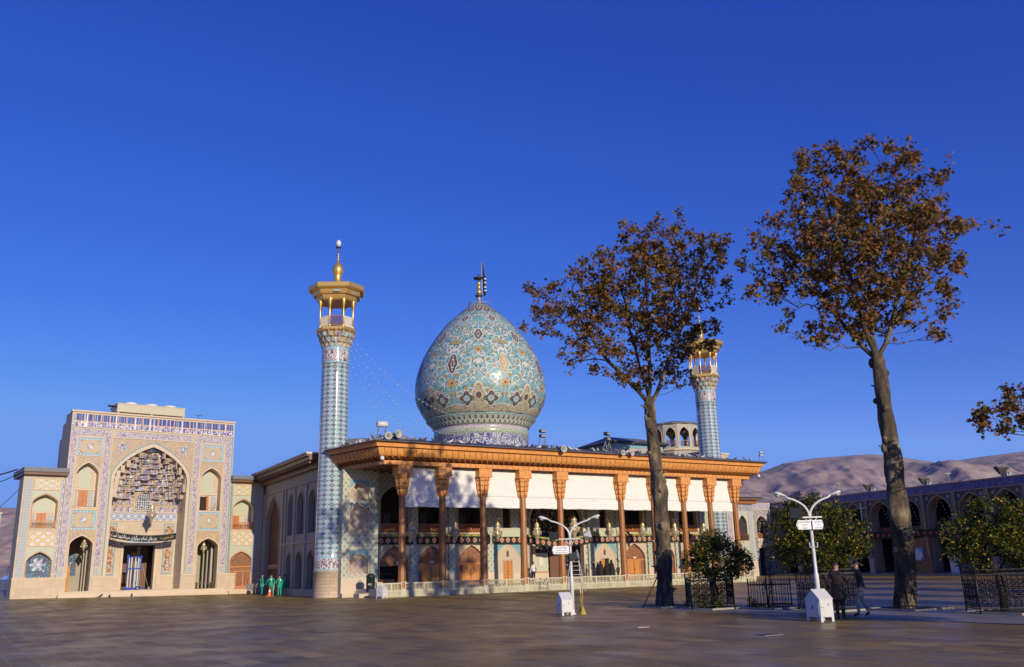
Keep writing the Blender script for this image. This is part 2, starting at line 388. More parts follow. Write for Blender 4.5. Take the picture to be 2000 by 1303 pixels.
    plain('shoe', (0.015, 0.012, 0.010), 0.4)
    plain('feather_grey', (0.20, 0.21, 0.23), 0.7, var=0.3, scale=12)
    plain('feather_dark', (0.06, 0.065, 0.07), 0.7, var=0.3, scale=12)
    plain('feather_white', (0.62, 0.60, 0.57), 0.7, var=0.15, scale=12)
    plain('poster_blue', (0.16, 0.38, 0.62), 0.4)
    plain('poster_white', (0.72, 0.72, 0.70), 0.4)
    plain('fridge_white', (0.4, 0.45, 0.55), 0.4)
    plain('blush_panel', (0.50, 0.30, 0.16), 0.7)
    # ground: wet brown slabs laid square to the shrine
    n = NT('wet_paving', 0.3)
    mp = n.t.nodes.new('ShaderNodeMapping'); mp.inputs['Rotation'].default_value = (0, 0, R(-(32.75 + 90)))
    n.put(mp.inputs['Vector'], n.tc('Object'))
    br = n.t.nodes.new('ShaderNodeTexBrick')
    n.put(br.inputs['Vector'], mp.outputs[0])
    for k, v in (('Color1', (0.0, 0.0, 0.0, 1)), ('Color2', (1, 1, 1, 1)), ('Mortar', (0.5, 0.5, 0.5, 1)), ('Scale', 1.0), ('Mortar Size', 0.014), ('Mortar Smooth', 0.3), ('Brick Width', 1.2), ('Row Height', 0.62)):
        br.inputs[k].default_value = v
    rnd = br.outputs[0]; mort = br.outputs[1]
    c = n.ramp(rnd, [(0.0, (0.14, 0.088, 0.026)), (0.2, (0.30, 0.19, 0.045)), (0.4, (0.20, 0.13, 0.046)), (0.55, (0.40, 0.26, 0.055)), (0.7, (0.15, 0.10, 0.03)), (0.85, (0.32, 0.205, 0.045)), (0.97, (0.20, 0.135, 0.05)), (1.0, (0.50, 0.36, 0.15))], False)
    big = n.noise(n.tc('Object'), 0.16, 6, 0.6)
    c = n.mix(n.ma('MULTIPLY', n.ramp(big, [(0.35, (0, 0, 0)), (0.7, (1, 1, 1))], False), 0.55), c, (0.27, 0.175, 0.04))
    fine = n.noise(n.tc('Object'), 5.0, 6, 0.7)
    c = n.dirt(c, 0.3, 4.0)
    c = n.mix(mort, c, (0.40, 0.30, 0.18))
    n.color(c)
    wet = n.noise(n.tc('Object'), 0.35, 7, 0.65, dist=0.6)
    rr = n.ma('MULTIPLY_ADD', n.ramp(wet, [(0.40, (0, 0, 0)), (0.62, (1, 1, 1))], False), 0.22, 0.30)
    rr = n.ma('ADD', rr, n.ma('MULTIPLY', rnd, 0.12))
    n.b.inputs['Specular IOR Level'].default_value = 0.26
    n.put(n.b.inputs['Roughness'], rr)
    hh = n.ma('ADD', n.ma('MULTIPLY', fine, 0.35), n.ma('ADD', n.ma('MULTIPLY', rnd, 0.25), n.ma('MULTIPLY', mort, -0.9)))
    n.bump(hh, 0.35, 0.012)
    reg('ground', n)
    n = NT('grey_paving', 0.55)
    n.put(mp.inputs['Vector'], mp.inputs['Vector'].links[0].from_socket) if False else None
    mp2 = n.t.nodes.new('ShaderNodeMapping'); mp2.inputs['Rotation'].default_value = (0, 0, R(-(32.75 + 90)))
    n.put(mp2.inputs['Vector'], n.tc('Object'))
    b2 = n.node('ShaderNodeTexBrick', {'Vector': mp2.outputs[0], 'Color1': (0.27, 0.235, 0.205, 1), 'Color2': (0.20, 0.17, 0.155, 1), 'Mortar': (0.12, 0.10, 0.09, 1), 'Scale': 1.0, 'Mortar Size': 0.008, 'Brick Width': 0.8, 'Row Height': 0.5})
    n.color(n.dirt(b2, 0.3, 1.2)); reg('greypave', n)
    plain('kerb_stone', (0.33, 0.30, 0.25), 0.7, var=0.25)
    # mountains: pale rock tones carry part of the haze in the colour
    n = NT('mountain_rock', 0.95)
    f = n.noise(n.tc('Object'), 0.011, 10, 0.65, dist=0.4)
    c = n.ramp(f, [(0.3, (0.26, 0.185, 0.165)), (0.5, (0.38, 0.28, 0.24)), (0.7, (0.50, 0.385, 0.32))], False)
    n.color(c); n.bump(n.noise(n.tc('Object'), 0.03, 8, 0.65), 0.5, 9.0); reg('mountain', n)
mk_materials()

# ---------------------------------------------------------------- mesh builder
class MB:
    def __init__(s, m='stone'):
        s.v = []; s.f = []; s.uv = []; s.fm = []; s.sm = []; s.mats = []; s.cur = m; s.X = None
    def _m(s, m):
        m = m or s.cur
        if m not in s.mats: s.mats.append(m)
        return s.mats.index(m)
    def pt(s, p):
        p = Vector(p)
        if s.X is not None: p = s.X @ p
        s.v.append(p)
        return len(s.v) - 1
    def face(s, idx, m=None, uv=None, smooth=False):
        s.f.append(tuple(idx)); s.fm.append(s._m(m)); s.uv.append(uv); s.sm.append(smooth)
    def poly(s, pts, m=None, uv=None):
        s.face([s.pt(p) for p in pts], m, uv)
    def box(s, x0, x1, y0, y1, z0, z1, m=None):
        if x0 > x1: x0, x1 = x1, x0
        if y0 > y1: y0, y1 = y1, y0
        i = [s.pt(p) for p in ((x0, y0, z0), (x1, y0, z0), (x1, y1, z0), (x0, y1, z0), (x0, y0, z1), (x1, y0, z1), (x1, y1, z1), (x0, y1, z1))]
        for q in ((0, 1, 5, 4), (1, 2, 6, 5), (2, 3, 7, 6), (3, 0, 4, 7), (4, 5, 6, 7), (3, 2, 1, 0)):
            s.face([i[k] for k in q], m)
    def prism(s, poly, y0, y1, m=None, side=None):
        """polygon in x,z extruded along y"""
        a = [s.pt((x, y0, z)) for x, z in poly]; b = [s.pt((x, y1, z)) for x, z in poly]
        s.face(a, m); s.face(b[::-1], m)
        n = len(poly)
        for i in range(n):
            j = (i + 1) % n
            s.face((a[i], b[i], b[j], a[j]), side or m)
    def prismz(s, poly, z0, z1, m=None, side=None):
        a = [s.pt((x, y, z0)) for x, y in poly]; b = [s.pt((x, y, z1)) for x, y in poly]
        s.face(a[::-1], m); s.face(b, m)
        n = len(poly)
        for i in range(n):
            j = (i + 1) % n
            s.face((a[i], a[j], b[j], b[i]), side or m)
    def strip(s, pa, pb, m=None, close=False, smooth=False):
        a = [s.pt(p) for p in pa]; b = [s.pt(p) for p in pb]
        n = len(a)
        for i in range(n if close else n - 1):
            j = (i + 1) % n
            s.face((a[i], a[j], b[j], b[i]), m, None, smooth)
    def lathe(s, prof, n=24, c=(0, 0), m=None, smooth=True, uvk=None, a0=0.0, a1=None, cap=False):
        """prof [(r,z)...] or [(r,z,mat)] ; uvk(angle_fraction,r,z)->uv"""
        full = a1 is None
        a1 = 2 * PI if full else a1
        cols = n + 1
        rows = []
        for q in prof:
            r, z = q[0], q[1]
            rows.append([s.pt((c[0] + r * math.cos(a0 + (a1 - a0) * k / n), c[1] + r * math.sin(a0 + (a1 - a0) * k / n), z)) for k in range(n if full else cols)])
        for i in range(len(prof) - 1):
            mm = prof[i][2] if len(prof[i]) > 2 else m
            for k in range(n):
                k2 = (k + 1) % n if full else k + 1
                uv = None
                if uvk:
                    fa, fb = k / n, (k + 1) / n
                    uv = [uvk(fa, *prof[i][:2]), uvk(fb, *prof[i][:2]), uvk(fb, *prof[i + 1][:2]), uvk(fa, *prof[i + 1][:2])]
                s.face((rows[i][k], rows[i][k2], rows[i + 1][k2], rows[i + 1][k]), mm, uv, smooth)
        if cap and full:
            s.face(rows[0][::-1], m); s.face(rows[-1], prof[-1][2] if len(prof[-1]) > 2 else m)
    def tube(s, pts, rad, n=6, m=None, smooth=True, cap=True):
        pts = [Vector(p) for p in pts]
        if not hasattr(rad, '__len__'): rad = [rad] * len(pts)
        rings = []
        ref = None
        for i, p in enumerate(pts):
            d = (pts[min(i + 1, len(pts) - 1)] - pts[max(i - 1, 0)])
            if d.length < 1e-9: d = Vector((0, 0, 1))
            d.normalize()
            if ref is None:
                ref = Vector((1, 0, 0)) if abs(d.x) < 0.8 else Vector((0, 1, 0))
            u = (ref - d * ref.dot(d))
            if u.length < 1e-6: u = Vector((0, 1, 0)) - d * d.y
            u.normalize(); ref = u; w = d.cross(u)
            rings.append([s.pt(p + (u * math.cos(2 * PI * k / n) + w * math.sin(2 * PI * k / n)) * rad[i]) for k in range(n)])
        for i in range(len(rings) - 1):
            for k in range(n):
                k2 = (k + 1) % n
                s.face((rings[i][k], rings[i][k2], rings[i + 1][k2], rings[i + 1][k]), m, None, smooth)
        if cap:
            s.face(rings[0][::-1], m); s.face(rings[-1], m)
    def ball(s, c, r, n=8, m=None, sz=1.0):
        k = max(4, n // 2)
        prof = [(max(1e-4, r * math.sin(PI * i / k)), c[2] - r * sz * math.cos(PI * i / k)) for i in range(k + 1)]
        s.lathe(prof, n, (c[0], c[1]), m)
    def build(s, name, parent=None, smooth=None, loc=None, rz=None):
        me = bpy.data.meshes.new(name)
        me.from_pydata([tuple(p) for p in s.v], [], s.f)
        for m in s.mats: me.materials.append(MATS[m])
        me.polygons.foreach_set('material_index', s.fm)
        sm = s.sm if smooth is None else [smooth] * len(s.f)
        me.polygons.foreach_set('use_smooth', sm)
        ul = me.uv_layers.new(name='UVMap')
        data = np.zeros((len(me.loops), 2), dtype=np.float32)
        li = 0
        V = s.v
        for f, uv in zip(s.f, s.uv):
            k = len(f)
            if uv is None:
                a, b, c = V[f[0]], V[f[1]], V[f[2]]
                nx = (b.y - a.y) * (c.z - a.z) - (b.z - a.z) * (c.y - a.y)
                ny = (b.z - a.z) * (c.x - a.x) - (b.x - a.x) * (c.z - a.z)
                nz = (b.x - a.x) * (c.y - a.y) - (b.y - a.y) * (c.x - a.x)
                nx, ny, nz = abs(nx), abs(ny), abs(nz)
                if nz > nx and nz > ny:
                    for q in range(k): data[li + q] = (V[f[q]].x, V[f[q]].y)
                elif nx > ny:
                    for q in range(k): data[li + q] = (V[f[q]].y, V[f[q]].z)
                else:
                    for q in range(k): data[li + q] = (V[f[q]].x, V[f[q]].z)
            else:
                for q in range(k): data[li + q] = uv[q]
            li += k
        ul.data.foreach_set('uv', data.ravel())
        me.validate(clean_customdata=False)
        me.update()
        o = bpy.data.objects.new(name, me)
        COL.objects.link(o)
        if parent is not None: o.parent = parent
        if loc is not None: o.location = loc
        if rz is not None: o.rotation_euler = (0, 0, rz)
        return o

def tag(o, label=None, cat=None, group=None, kind=None):
    if label: o['label'] = label
    if cat: o['category'] = cat
    if group: o['group'] = group
    if kind: o['kind'] = kind
    return o

def empty(name, loc=(0, 0, 0), rz=0.0, label=None, cat=None, group=None, kind=None):
    o = bpy.data.objects.new(name, None)
    COL.objects.link(o)
    o.location = loc; o.rotation_euler = (0, 0, rz)
    o.empty_display_size = 0.3
    return tag(o, label, cat, group, kind)

def kids(o):
    return [c for c in bpy.data.objects if c.parent == o]

def copy_tree(o, loc=None, rz=None, label=None, scale=None):
    tree = []
    def rec(q, par):
        c = q.copy(); COL.objects.link(c); c.parent = par
        tree.append(c)
        for ch in CH.get(q.name, []): rec(ch, c)
        return c
    CH = {}
    for x in bpy.data.objects:
        if x.parent is not None: CH.setdefault(x.parent.name, []).append(x)
    c = rec(o, None)
    if loc is not None: c.location = loc
    if rz is not None: c.rotation_euler = (0, 0, rz)
    if scale is not None: c.scale = (scale, scale, scale)
    if label: c['label'] = label
    return c

# frame of the shrine (u along the porch front, v into the building)
A0 = (-8.81, 70.04); AN = R(32.75)
def glob(u, v, z=0.0):
    return Vector((A0[0] + u * math.cos(AN) - v * math.sin(AN), A0[1] + u * math.sin(AN) + v * math.cos(AN), z))

def ground_z(x, y):
    t = min(1.0, max(0.0, (y - 55) / 20.0))
    t = t * t * (3 - 2 * t)
    return 0.018 * min(40, max(0.0, -x - 21)) * t

# pointed Persian arch, points from left spring to right spring
def arch_pts(xa, xb, zs, za, n=10, a=0.62):
    c = (xa + xb) / 2; w = (xb - xa) / 2; h = za - zs
    out = []
    for i in range(n + 1):
        t = -math.cos(PI * 0.5 * i / n)          # -1 .. 0
        q = abs(t)
        out.append((c + w * t, zs + h * (a * math.sqrt(max(0, 1 - q * q)) + (1 - a) * (1 - q))))
    return out + [(2 * c - x, z) for x, z in out[-2::-1]]

def arch_outline(xa, xb, zb, zs, za, n=10):
    """closed outline: bottom-left, up, over the arch, down to bottom-right"""
    return [(xa, zb)] + arch_pts(xa, xb, zs, za, n) + [(xb, zb)]

def wall(mb, outer, holes, y, depth=0.4, m=None, mrev=None, yback=None):
    """front face at y of a polygon with holes; hole reveals go back by depth"""
    pts = []; edges = []
    def add(loop):
        b = len(pts)
        pts.extend([Vector(p) for p in loop])
        n = len(loop)
        edges.extend([(b + i, b + (i + 1) % n) for i in range(n)])
    add(outer)
    for h in holes: add(h)
    vv, ee, ff, *_ = delaunay_2d_cdt(pts, edges, [], 0, 1e-5)
    def inside(p, loop):
        c = False; n = len(loop); x, z = p
        for i in range(n):
            x1, z1 = loop[i]; x2, z2 = loop[(i + 1) % n]
            if (z1 > z) != (z2 > z) and x < (x2 - x1) * (z - z1) / (z2 - z1) + x1: c = not c
        return c
    ids = [mb.pt((p[0], y, p[1])) for p in vv]
    for f in ff:
        cx = sum(vv[i][0] for i in f) / len(f); cz = sum(vv[i][1] for i in f) / len(f)
        if not inside((cx, cz), outer): continue
        if any(inside((cx, cz), h) for h in holes): continue
        mb.face([ids[i] for i in f], m)
    for h in holes:
        mb.strip([(x, y, z) for x, z in h], [(x, y + depth, z) for x, z in h], mrev or m, close=True)

def filled(mb, outline, y, m, t=0.04):
    """a flat slab with that outline (front at y, thickness t back)"""
    mb.prism(outline, y, y + t, m)

def rect(x0, x1, z0, z1):
    return [(x0, z0), (x0, z1), (x1, z1), (x1, z0)]

def panel(mb, x0, x1, z0, z1, m, y=0.0, fw=0.07, fm='trim', proud=0.03):
    mb.box(x0, x1, y - proud, y + 0.02, z0, z1, m)
    p = proud + 0.035
    mb.box(x0 - fw, x1 + fw, y - p, y + 0.02, z1, z1 + fw, fm)
    mb.box(x0 - fw, x1 + fw, y - p, y + 0.02, z0 - fw, z0, fm)
    mb.box(x0 - fw, x0, y - p, y + 0.02, z0, z1, fm)
    mb.box(x1, x1 + fw, y - p, y + 0.02, z0, z1, fm)

def arch_frame(mb, xa, xb, zb, zs, za, w, y, m='trim', t=0.06, legs=True):
    """raised band following an arch opening"""
    i = arch_pts(xa, xb, zs, za); o = arch_pts(xa - w, xb + w, zs, za + w * 1.35)
    if legs:
        i = [(xa, zb)] + i + [(xb, zb)]; o = [(xa - w, zb)] + o + [(xb + w, zb)]
    I = [(x, y - t, z) for x, z in i]; O = [(x, y - t, z) for x, z in o]
    mb.strip(I, O, m)
    mb.strip([(x, y, z) for x, z in i], I, m); mb.strip(O, [(x, y, z) for x, z in o], m)

def spandrel(mb, xa, xb, zs, za, z1, x0, x1, y, m, zlow=None):
    """flat tile field above an arch: rectangle x0..x1, zs..z1 minus the arch"""
    a = arch_pts(xa, xb, zs, za)
    zl = zs if zlow is None else zlow
    pts = [(x0, zl), (x0, z1), (x1, z1), (x1, zl)] + [(xb, zl)] + a[::-1] + [(xa, zl)]
    # triangulate through wall()
    wall(mb, pts, [], y, 0, m)

def door(name, parent, x0, x1, z0, z1, y, leafs=2, m='wood_door', panels=3, handle=True):
    mb = MB(m)
    mb.box(x0, x1, y, y + 0.06, z0, z1, m)
    fw = 0.07
    for a, b, c, d in ((x0, x0 + fw, z0, z1), (x1 - fw, x1, z0, z1), (x0 + fw, x1 - fw, z1 - fw, z1)):
        mb.box(a, b, y - 0.03, y + 0.0, c, d, m)
    w = (x1 - x0 - 2 * fw) / leafs
    for i in range(leafs):
        a = x0 + fw + i * w
        hs = (z1 - fw - z0) / panels
        for k in range(panels):
            mb.box(a + 0.08, a + w - 0.08, y - 0.025, y, z0 + k * hs + 0.08, z0 + (k + 1) * hs - 0.06, m)
        if i: mb.box(a - 0.012, a + 0.012, y - 0.035, y, z0, z1 - fw, 'wood_brown')
    o = mb.build(name, parent)
    if handle:
        h = MB('brass_dark'); c = (x0 + x1) / 2 + (0.06 if leafs > 1 else w * 0.3)
        zc = z0 + min(1.05, (z1 - z0) * 0.5)
        h.box(c, c + 0.03, y - 0.09, y - 0.03, zc - 0.08, zc + 0.08)
        h.build('handle', o)
    return o

# ---------------------------------------------------------------- Arabic-script lettering (contextual forms by hand)
_AR = {'ا': (0xFE8D, 2), 'آ': (0xFE81, 2), 'ب': (0xFE8F, 4), 'ت': (0xFE95, 4), 'ح': (0xFEA1, 4), 'خ': (0xFEA5, 4), 'د': (0xFEA9, 2), 'ر': (0xFEAD, 2), 'ز': (0xFEAF, 2), 'س': (0xFEB1, 4), 'ش': (0xFEB5, 4), 'ع': (0xFEC9, 4), 'ق': (0xFED5, 4), 'ل': (0xFEDD, 4), 'م': (0xFEE1, 4), 'ن': (0xFEE5, 4), 'ه': (0xFEE9, 4), 'و': (0xFEED, 2), 'ی': (0xFBFC, 4), 'ک': (0xFB8E, 4), 'گ': (0xFB92, 4), 'پ': (0xFB56, 4), 'ج': (0xFE9D, 4), 'ف': (0xFED1, 4), 'غ': (0xFECD, 4)}
def shape_ar(t):
    out = []
    t = t.replace('لا', '\u0001')
    def join_next(c): return c in _AR and _AR[c][1] == 4
    for i, c in enumerate(t):
        p = t[i - 1] if i else ' '; nx = t[i + 1] if i + 1 < len(t) else ' '
        pj = join_next(p)
        if c == '\u0001':
            out.append(chr(0xFEFC if pj else 0xFEFB)); continue
        if c not in _AR:
            out.append(c); continue
        base, k = _AR[c]
        nj = k == 4 and (nx in _AR or nx == '\u0001')
        f = (3 if nj else 1) if pj else (2 if nj else 0)
        out.append(chr(base + f))
    return ''.join(out[::-1])

def text_mesh(txt, size, mat_, name, parent, M4, extrude=0.004, bend=None, width=None, align='CENTER'):
    cu = bpy.data.curves.new('tmp_text', 'FONT')
    cu.body = txt; cu.size = size; cu.align_x = align; cu.align_y = 'CENTER'; cu.extrude = extrude; cu.resolution_u = 2
    to = bpy.data.objects.new('tmp_text', cu)
    COL.objects.link(to)
    dg = bpy.context.evaluated_depsgraph_get()
    me = bpy.data.meshes.new_from_object(to.evaluated_get(dg))
    bpy.data.objects.remove(to); bpy.data.curves.remove(cu)
    me.name = name
    if width:
        xs = [v.co.x for v in me.vertices]
        if xs:
            k = width / (max(xs) - min(xs))
            for v in me.vertices: v.co.x *= k
    if bend:
        for v in me.vertices: v.co.y += bend(v.co.x)
    me.transform(M4)
    me.materials.clear(); me.materials.append(MATS[mat_])
    o = bpy.data.objects.new(name, me)
    COL.objects.link(o); o.parent = parent
    return o
# text plane facing -y: local x stays x, text y -> z
def facing(x, y, z, rz=0.0):
    return Matrix.Translation((x, y, z)) @ Matrix.Rotation(rz, 4, 'Z') @ Matrix.Rotation(R(90), 4, 'X')

from mathutils import noise as mnoise
# ================================================================ GROUND
def build_ground():
    xs = [-6000, -2000, -700, -250, -120] + list(range(-90, 91, 3)) + [120, 250, 700, 2000, 6000]
    ys = [-600, -150, -60, -20] + list(range(0, 151, 3)) + [200, 400, 1000, 2500, 6000, 9000]
    mb = MB('ground')
    ids = [[mb.pt((x, y, ground_z(x, y) if y < 160 and x > -150 else 0.0)) for x in xs] for y in ys]
    for j in range(len(ys) - 1):
        for i in range(len(xs) - 1):
            mb.face((ids[j][i], ids[j][i + 1], ids[j + 1][i + 1], ids[j + 1][i]), 'ground', None, True)
    o = mb.build('ground'); tag(o, kind='structure')
    # greyer paved strip that the tree beds stand in
    d = Vector((-0.541, 0.841)); e = Vector((0.841, 0.541))
    mb = MB('greypave')
    p0 = Vector((12.9, 39.2))
    q = []
    for s, t in ((-24, 1.2), (5.2, 1.2), (5.2, -4.6), (-24, -4.6)):
        p = p0 + d * s + e * t
        q.append((p.x, p.y, 0.006))
    mb.poly(q, 'greypave'); o = mb.build('path'); tag(o, kind='structure')
build_ground()

def build_hills():
    rng = np.random.default_rng(5)
    def ridge(name, pts, yd, depth, seedo, extra=()):
        """pts: (x, z) ridge line at distance yd ; hills slope down towards the camera"""
        xs = np.linspace(pts[0][0], pts[-1][0], 330)
        rz_ = np.interp(xs, [p[0] for p in pts], [p[1] for p in pts])
        n = 90
        mb = MB('mountain')
        def relief(x, y):
            v = mnoise.ridged_multi_fractal(Vector((x * 0.0030 + seedo, y * 0.0018 + x * 0.0006, seedo)), 0.9, 2.1, 6, 1.0, 2.0)
            w_ = mnoise.fractal(Vector((x * 0.02, y * 0.02, seedo + 3)), 0.8, 2.0, 4)
            return (v - 1.1) * 1.0 + w_ * 0.10
        grid = []
        for j in range(n + 8):
            t = j / n                                   # 0 foot .. 1 ridge .. beyond
            y = yd - depth * (1 - t)
            base = rz_ * ((-0.03 + 1.03 * t ** 0.85) if t <= 1 else 1 - (t - 1) * 2.2)
            env = math.sin(PI * min(1.0, max(0.0, t)) ** 1.0) ** 0.75 if t < 1 else 0.0
            env = max(env, 0.045)
            h = np.array([relief(float(x), y) for x in xs])
            zz = base + 52 * env * h
            grid.append([mb.pt((float(xs[i]), float(y), float(zz[i]))) for i in range(len(xs))])
        for j in range(len(grid) - 1):
            for i in range(len(xs) - 1):
                mb.face((grid[j][i], grid[j][i + 1], grid[j + 1][i + 1], grid[j + 1][i]), 'mountain', None, True)
        o = mb.build(name); tag(o, kind='structure')
    ridge('mountains', [(300, 150), (700, 262), (836, 292), (908, 316), (1013, 331), (1100, 335), (1205, 339), (1274, 334), (1359, 319), (1451, 301), (1514, 314), (1620, 325), (1726, 336), (1868, 354), (2300, 380)], 3000, 1300, 0.4)
    ridge('hills', [(-2600, 250), (-1840, 241), (-1736, 238), (-1640, 228), (-1545, 217), (-1200, 150)], 3000, 900, 2.2)
build_hills()

# ================================================================ PORTAL (tiled gateway on the left) with wings
PO = (-40.5, 80.3); PA = R(37.55)
portal = empty('portal_building', (PO[0], PO[1], 0), PA, 'tall cream and purple tiled gateway with a stalactite vault over its open doorway', 'gateway')
YW = 2.2
def build_portal():
    mb = MB('stone')
    c = 7.15
    ops = [arch_outline(0.57, 2.45, 8.25, 11.2, 12.25), arch_outline(0.57, 2.50, 0.85, 4.85, 5.68),
           arch_outline(11.88, 13.88, 8.1, 11.2, 12.25), arch_outline(11.95, 13.95, 0.7, 4.6, 5.42),
           arch_outline(3.8, 10.5, 0.8, 10.9, 14.0, 14)]
    wall(mb, rect(-0.27, 14.97, 2.05, 15.4), [[(x, max(z, 2.05)) if z < 2.05 else (x, z) for x, z in o] if False else o for o in []] , 0, 0) if False else None
    # main face as one sheet with openings, plinth openings reach the steps
    wall(mb, rect(-0.27, 14.97, -0.4, 16.95), ops, 0, 0.9)
    # body of the gateway: side walls, top
    mb.box(-0.27, -0.05, 0.002, 2.6, -0.4, 16.9, 'hall_wall')
    mb.box(14.75, 14.97, 0.002, 7.5, -0.4, 16.9)
    mb.box(-0.05, 14.75, 0.05, 2.6, 16.6, 16.9)
    mb.box(-0.35, 15.05, -0.12, 0.4, 16.9, 17.05, 'trim')
    # stepped-back wall behind seen at the left edge
    mb.box(-0.2, -0.0, 2.6, 4.2, 9, 16.2, 'hall_wall'); mb.box(-0.25, 0.1, 2.6, 2.8, 9, 16.3, 'trim'); mb.box(-0.1, 0.1, 4.2, 5.6, 9, 14.9, 'hall_wall'); mb.box(-.12, .1, 4.2, 4.4, 9, 15.0, 'trim')
    # plinth blocks between the openings (2-3 cm proud, ledge on top)
    for a, b in ((-0.4, 0.5), (2.56, 3.74), (10.56, 11.86), (14.02, 15.05)):
        mb.box(a, b, -0.10, 0.0, -0.4, 1.98, 'stone'); mb.box(a - 0.05, b + 0.05, -0.15, 0.02, 1.98, 2.1, 'trim')
    mb.build('wall', portal)
    # rear room behind openings; darker wall tone stands in for its shade
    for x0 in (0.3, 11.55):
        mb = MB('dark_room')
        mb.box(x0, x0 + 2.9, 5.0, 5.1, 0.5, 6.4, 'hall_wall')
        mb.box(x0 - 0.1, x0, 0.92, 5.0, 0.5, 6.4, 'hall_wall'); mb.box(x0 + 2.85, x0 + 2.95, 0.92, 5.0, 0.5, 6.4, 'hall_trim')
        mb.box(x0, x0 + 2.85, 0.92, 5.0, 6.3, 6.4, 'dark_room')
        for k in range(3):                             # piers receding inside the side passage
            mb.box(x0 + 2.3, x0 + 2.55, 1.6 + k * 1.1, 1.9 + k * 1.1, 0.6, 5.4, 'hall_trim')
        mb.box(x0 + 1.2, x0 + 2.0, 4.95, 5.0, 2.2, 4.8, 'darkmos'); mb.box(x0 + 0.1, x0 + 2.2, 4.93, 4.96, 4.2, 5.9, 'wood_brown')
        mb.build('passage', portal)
    door('door', portal, 0.62, 1.5, 0.85, 3.1, 3.4, 1, 'wood_light', 1)
    # tile fields
    mb = MB('purple')
    mb.box(-0.08, 14.78, -0.04, 0.0, 15.55, 16.72, 'kufic')
    for z in (15.47, 16.72): mb.box(-0.2, 14.9, -0.08, 0.0, z, z + 0.08, 'trim')
    mb.box(-0.2, -0.08, -0.07, 0.0, 15.55, 16.72, 'turq'); mb.box(14.78, 14.9, -0.07, 0.0, 15.55, 16.72, 'turq')
    for xa, xb, xc, xd in ((-0.2, 0.28, 2.72, 3.22), (11.1, 11.6, 14.2, 14.68)):
        for a, b in ((xa, xb), (xc, xd)):
            mb.box(a, b, -0.03, 0.0, 2.95, 14.78, 'purple')
            mb.box(a, b, -0.035, 0.0, 2.15, 2.85, 'bluefl')
            mb.box(a, b, -0.05, 0.0, 2.85, 2.95, 'trim')
            mb.box(a - 0.06, a, -0.06, 0.0, 2.1, 15.36, 'trim'); mb.box(b, b + 0.06, -0.06, 0.0, 2.1, 14.78, 'trim')
        mb.box(xa, xd, -0.03, 0.0, 14.78, 15.36, 'purple')
    mb.box(3.62, 10.72, -0.03, 0.0, 14.75, 15.3, 'purple')
    for z in (14.66, 15.3): mb.box(3.5, 10.84, -0.07, 0.0, z, z + 0.09, 'trim')
    mb.box(3.3, 3.42, -0.08, 0.0, 2.1, 15.4, 'star'); mb.box(10.9, 11.02, -0.08, 0.0, 2.1, 15.4, 'star')
    mb.box(14.74, 14.86, -0.06, 0.0, 2.1, 15.4, 'turqlat')
    mb.build('tile_border', portal)
    mb = MB('ochre')
    spandrel(mb, 3.45, 10.85, 10.9, 14.5, 14.62, 3.44, 10.86, -0.03, 'ochre')
    for x in (4.35, 9.95):                            # pale flower sprays in the corners
        for k, (dx, dz, r) in enumerate(((0, 0, .28), (.22, -.22, .2), (-.2, .2, .18), (.1, .26, .14), (-.12, -.3, .15))):
            s_ = 1 if x < 7 else -1
            pts = [(x + s_ * dx + r * (1 + .25 * math.cos(6 * a)) * math.cos(a), 13.85 + dz + r * (1 + .25 * math.cos(6 * a)) * math.sin(a)) for a in [2 * PI * q / 18 for q in range(18)]]
            mb.prism(pts, -0.05, -0.031, 'bluefl' if k % 2 else 'girih')
    mb.build('spandrel_tile', portal)
    for x0, x1 in ((0.46, 2.54), (11.82, 13.98)):
        for z0, z1 in ((12.92, 14.55), (6.22, 7.92)):
            mb = MB('ochre2')
            mb.box(x0, x1, -0.03, 0.0, z0, z1, 'turq')
            mb.box(x0 + 0.2, x1 - 0.2, -0.05, 0.0, z0 + 0.2, z1 - 0.2, 'ochre2')
            cx, cz = (x0 + x1) / 2, (z0 + z1) / 2
            for r_, mm, dy in ((0.34, 'sand_glaze', .055), (0.26, 'girih', .06), (0.12, 'white_glaze', .065)):
                mb.prism([(cx + r_ * (1 + .12 * math.cos(8 * a)) * math.cos(a), cz + r_ * (1 + .12 * math.cos(8 * a)) * math.sin(a)) for a in [2 * PI * q / 24 for q in range(24)]], -dy, -0.03, mm)
            for sx in (-1, 1):
                for sz in (-1, 1):
                    qx, qz = cx + sx * (x1 - x0 - 0.4) / 2, cz + sz * (z1 - z0 - 0.4) / 2
                    mb.prism([(qx, qz), (qx - sx * .32, qz), (qx, qz - sz * .32)], -0.055, -0.03, 'blush_panel')
            for a, b, c_, d_ in ((x0 - .07, x1 + .07, z1, z1 + .07), (x0 - .07, x1 + .07, z0 - .07, z0)):
                mb.box(a, b, -0.07, 0, c_, d_, 'trim')
            mb.box(x0 - .07, x0, -0.07, 0, z0, z1, 'trim'); mb.box(x1, x1 + .07, -0.07, 0, z0, z1, 'trim')
            mb.build('tile_panel', portal)
    mb = MB('ochre')
    for a, b, zs, za, z1 in ((0.57, 2.45, 11.2, 12.25, 12.78), (0.57, 2.50, 4.85, 5.68, 6.08), (11.88, 13.88, 11.2, 12.25, 12.78), (11.95, 13.95, 4.6, 5.42, 6.08)):
        spandrel(mb, a - .1, b + .1, zs, za + .13, z1, a - 0.12, b + 0.12, -0.02, 'ochre')
    for a, b, zb, zs, za in ((0.57, 2.45, 8.25, 11.2, 12.25), (0.57, 2.50, 2.1, 4.85, 5.68), (11.88, 13.88, 8.1, 11.2, 12.25), (11.95, 13.95, 2.1, 4.6, 5.42)):
        arch_frame(mb, a, b, zb, zs, za, 0.1, 0, 'trim', 0.07)
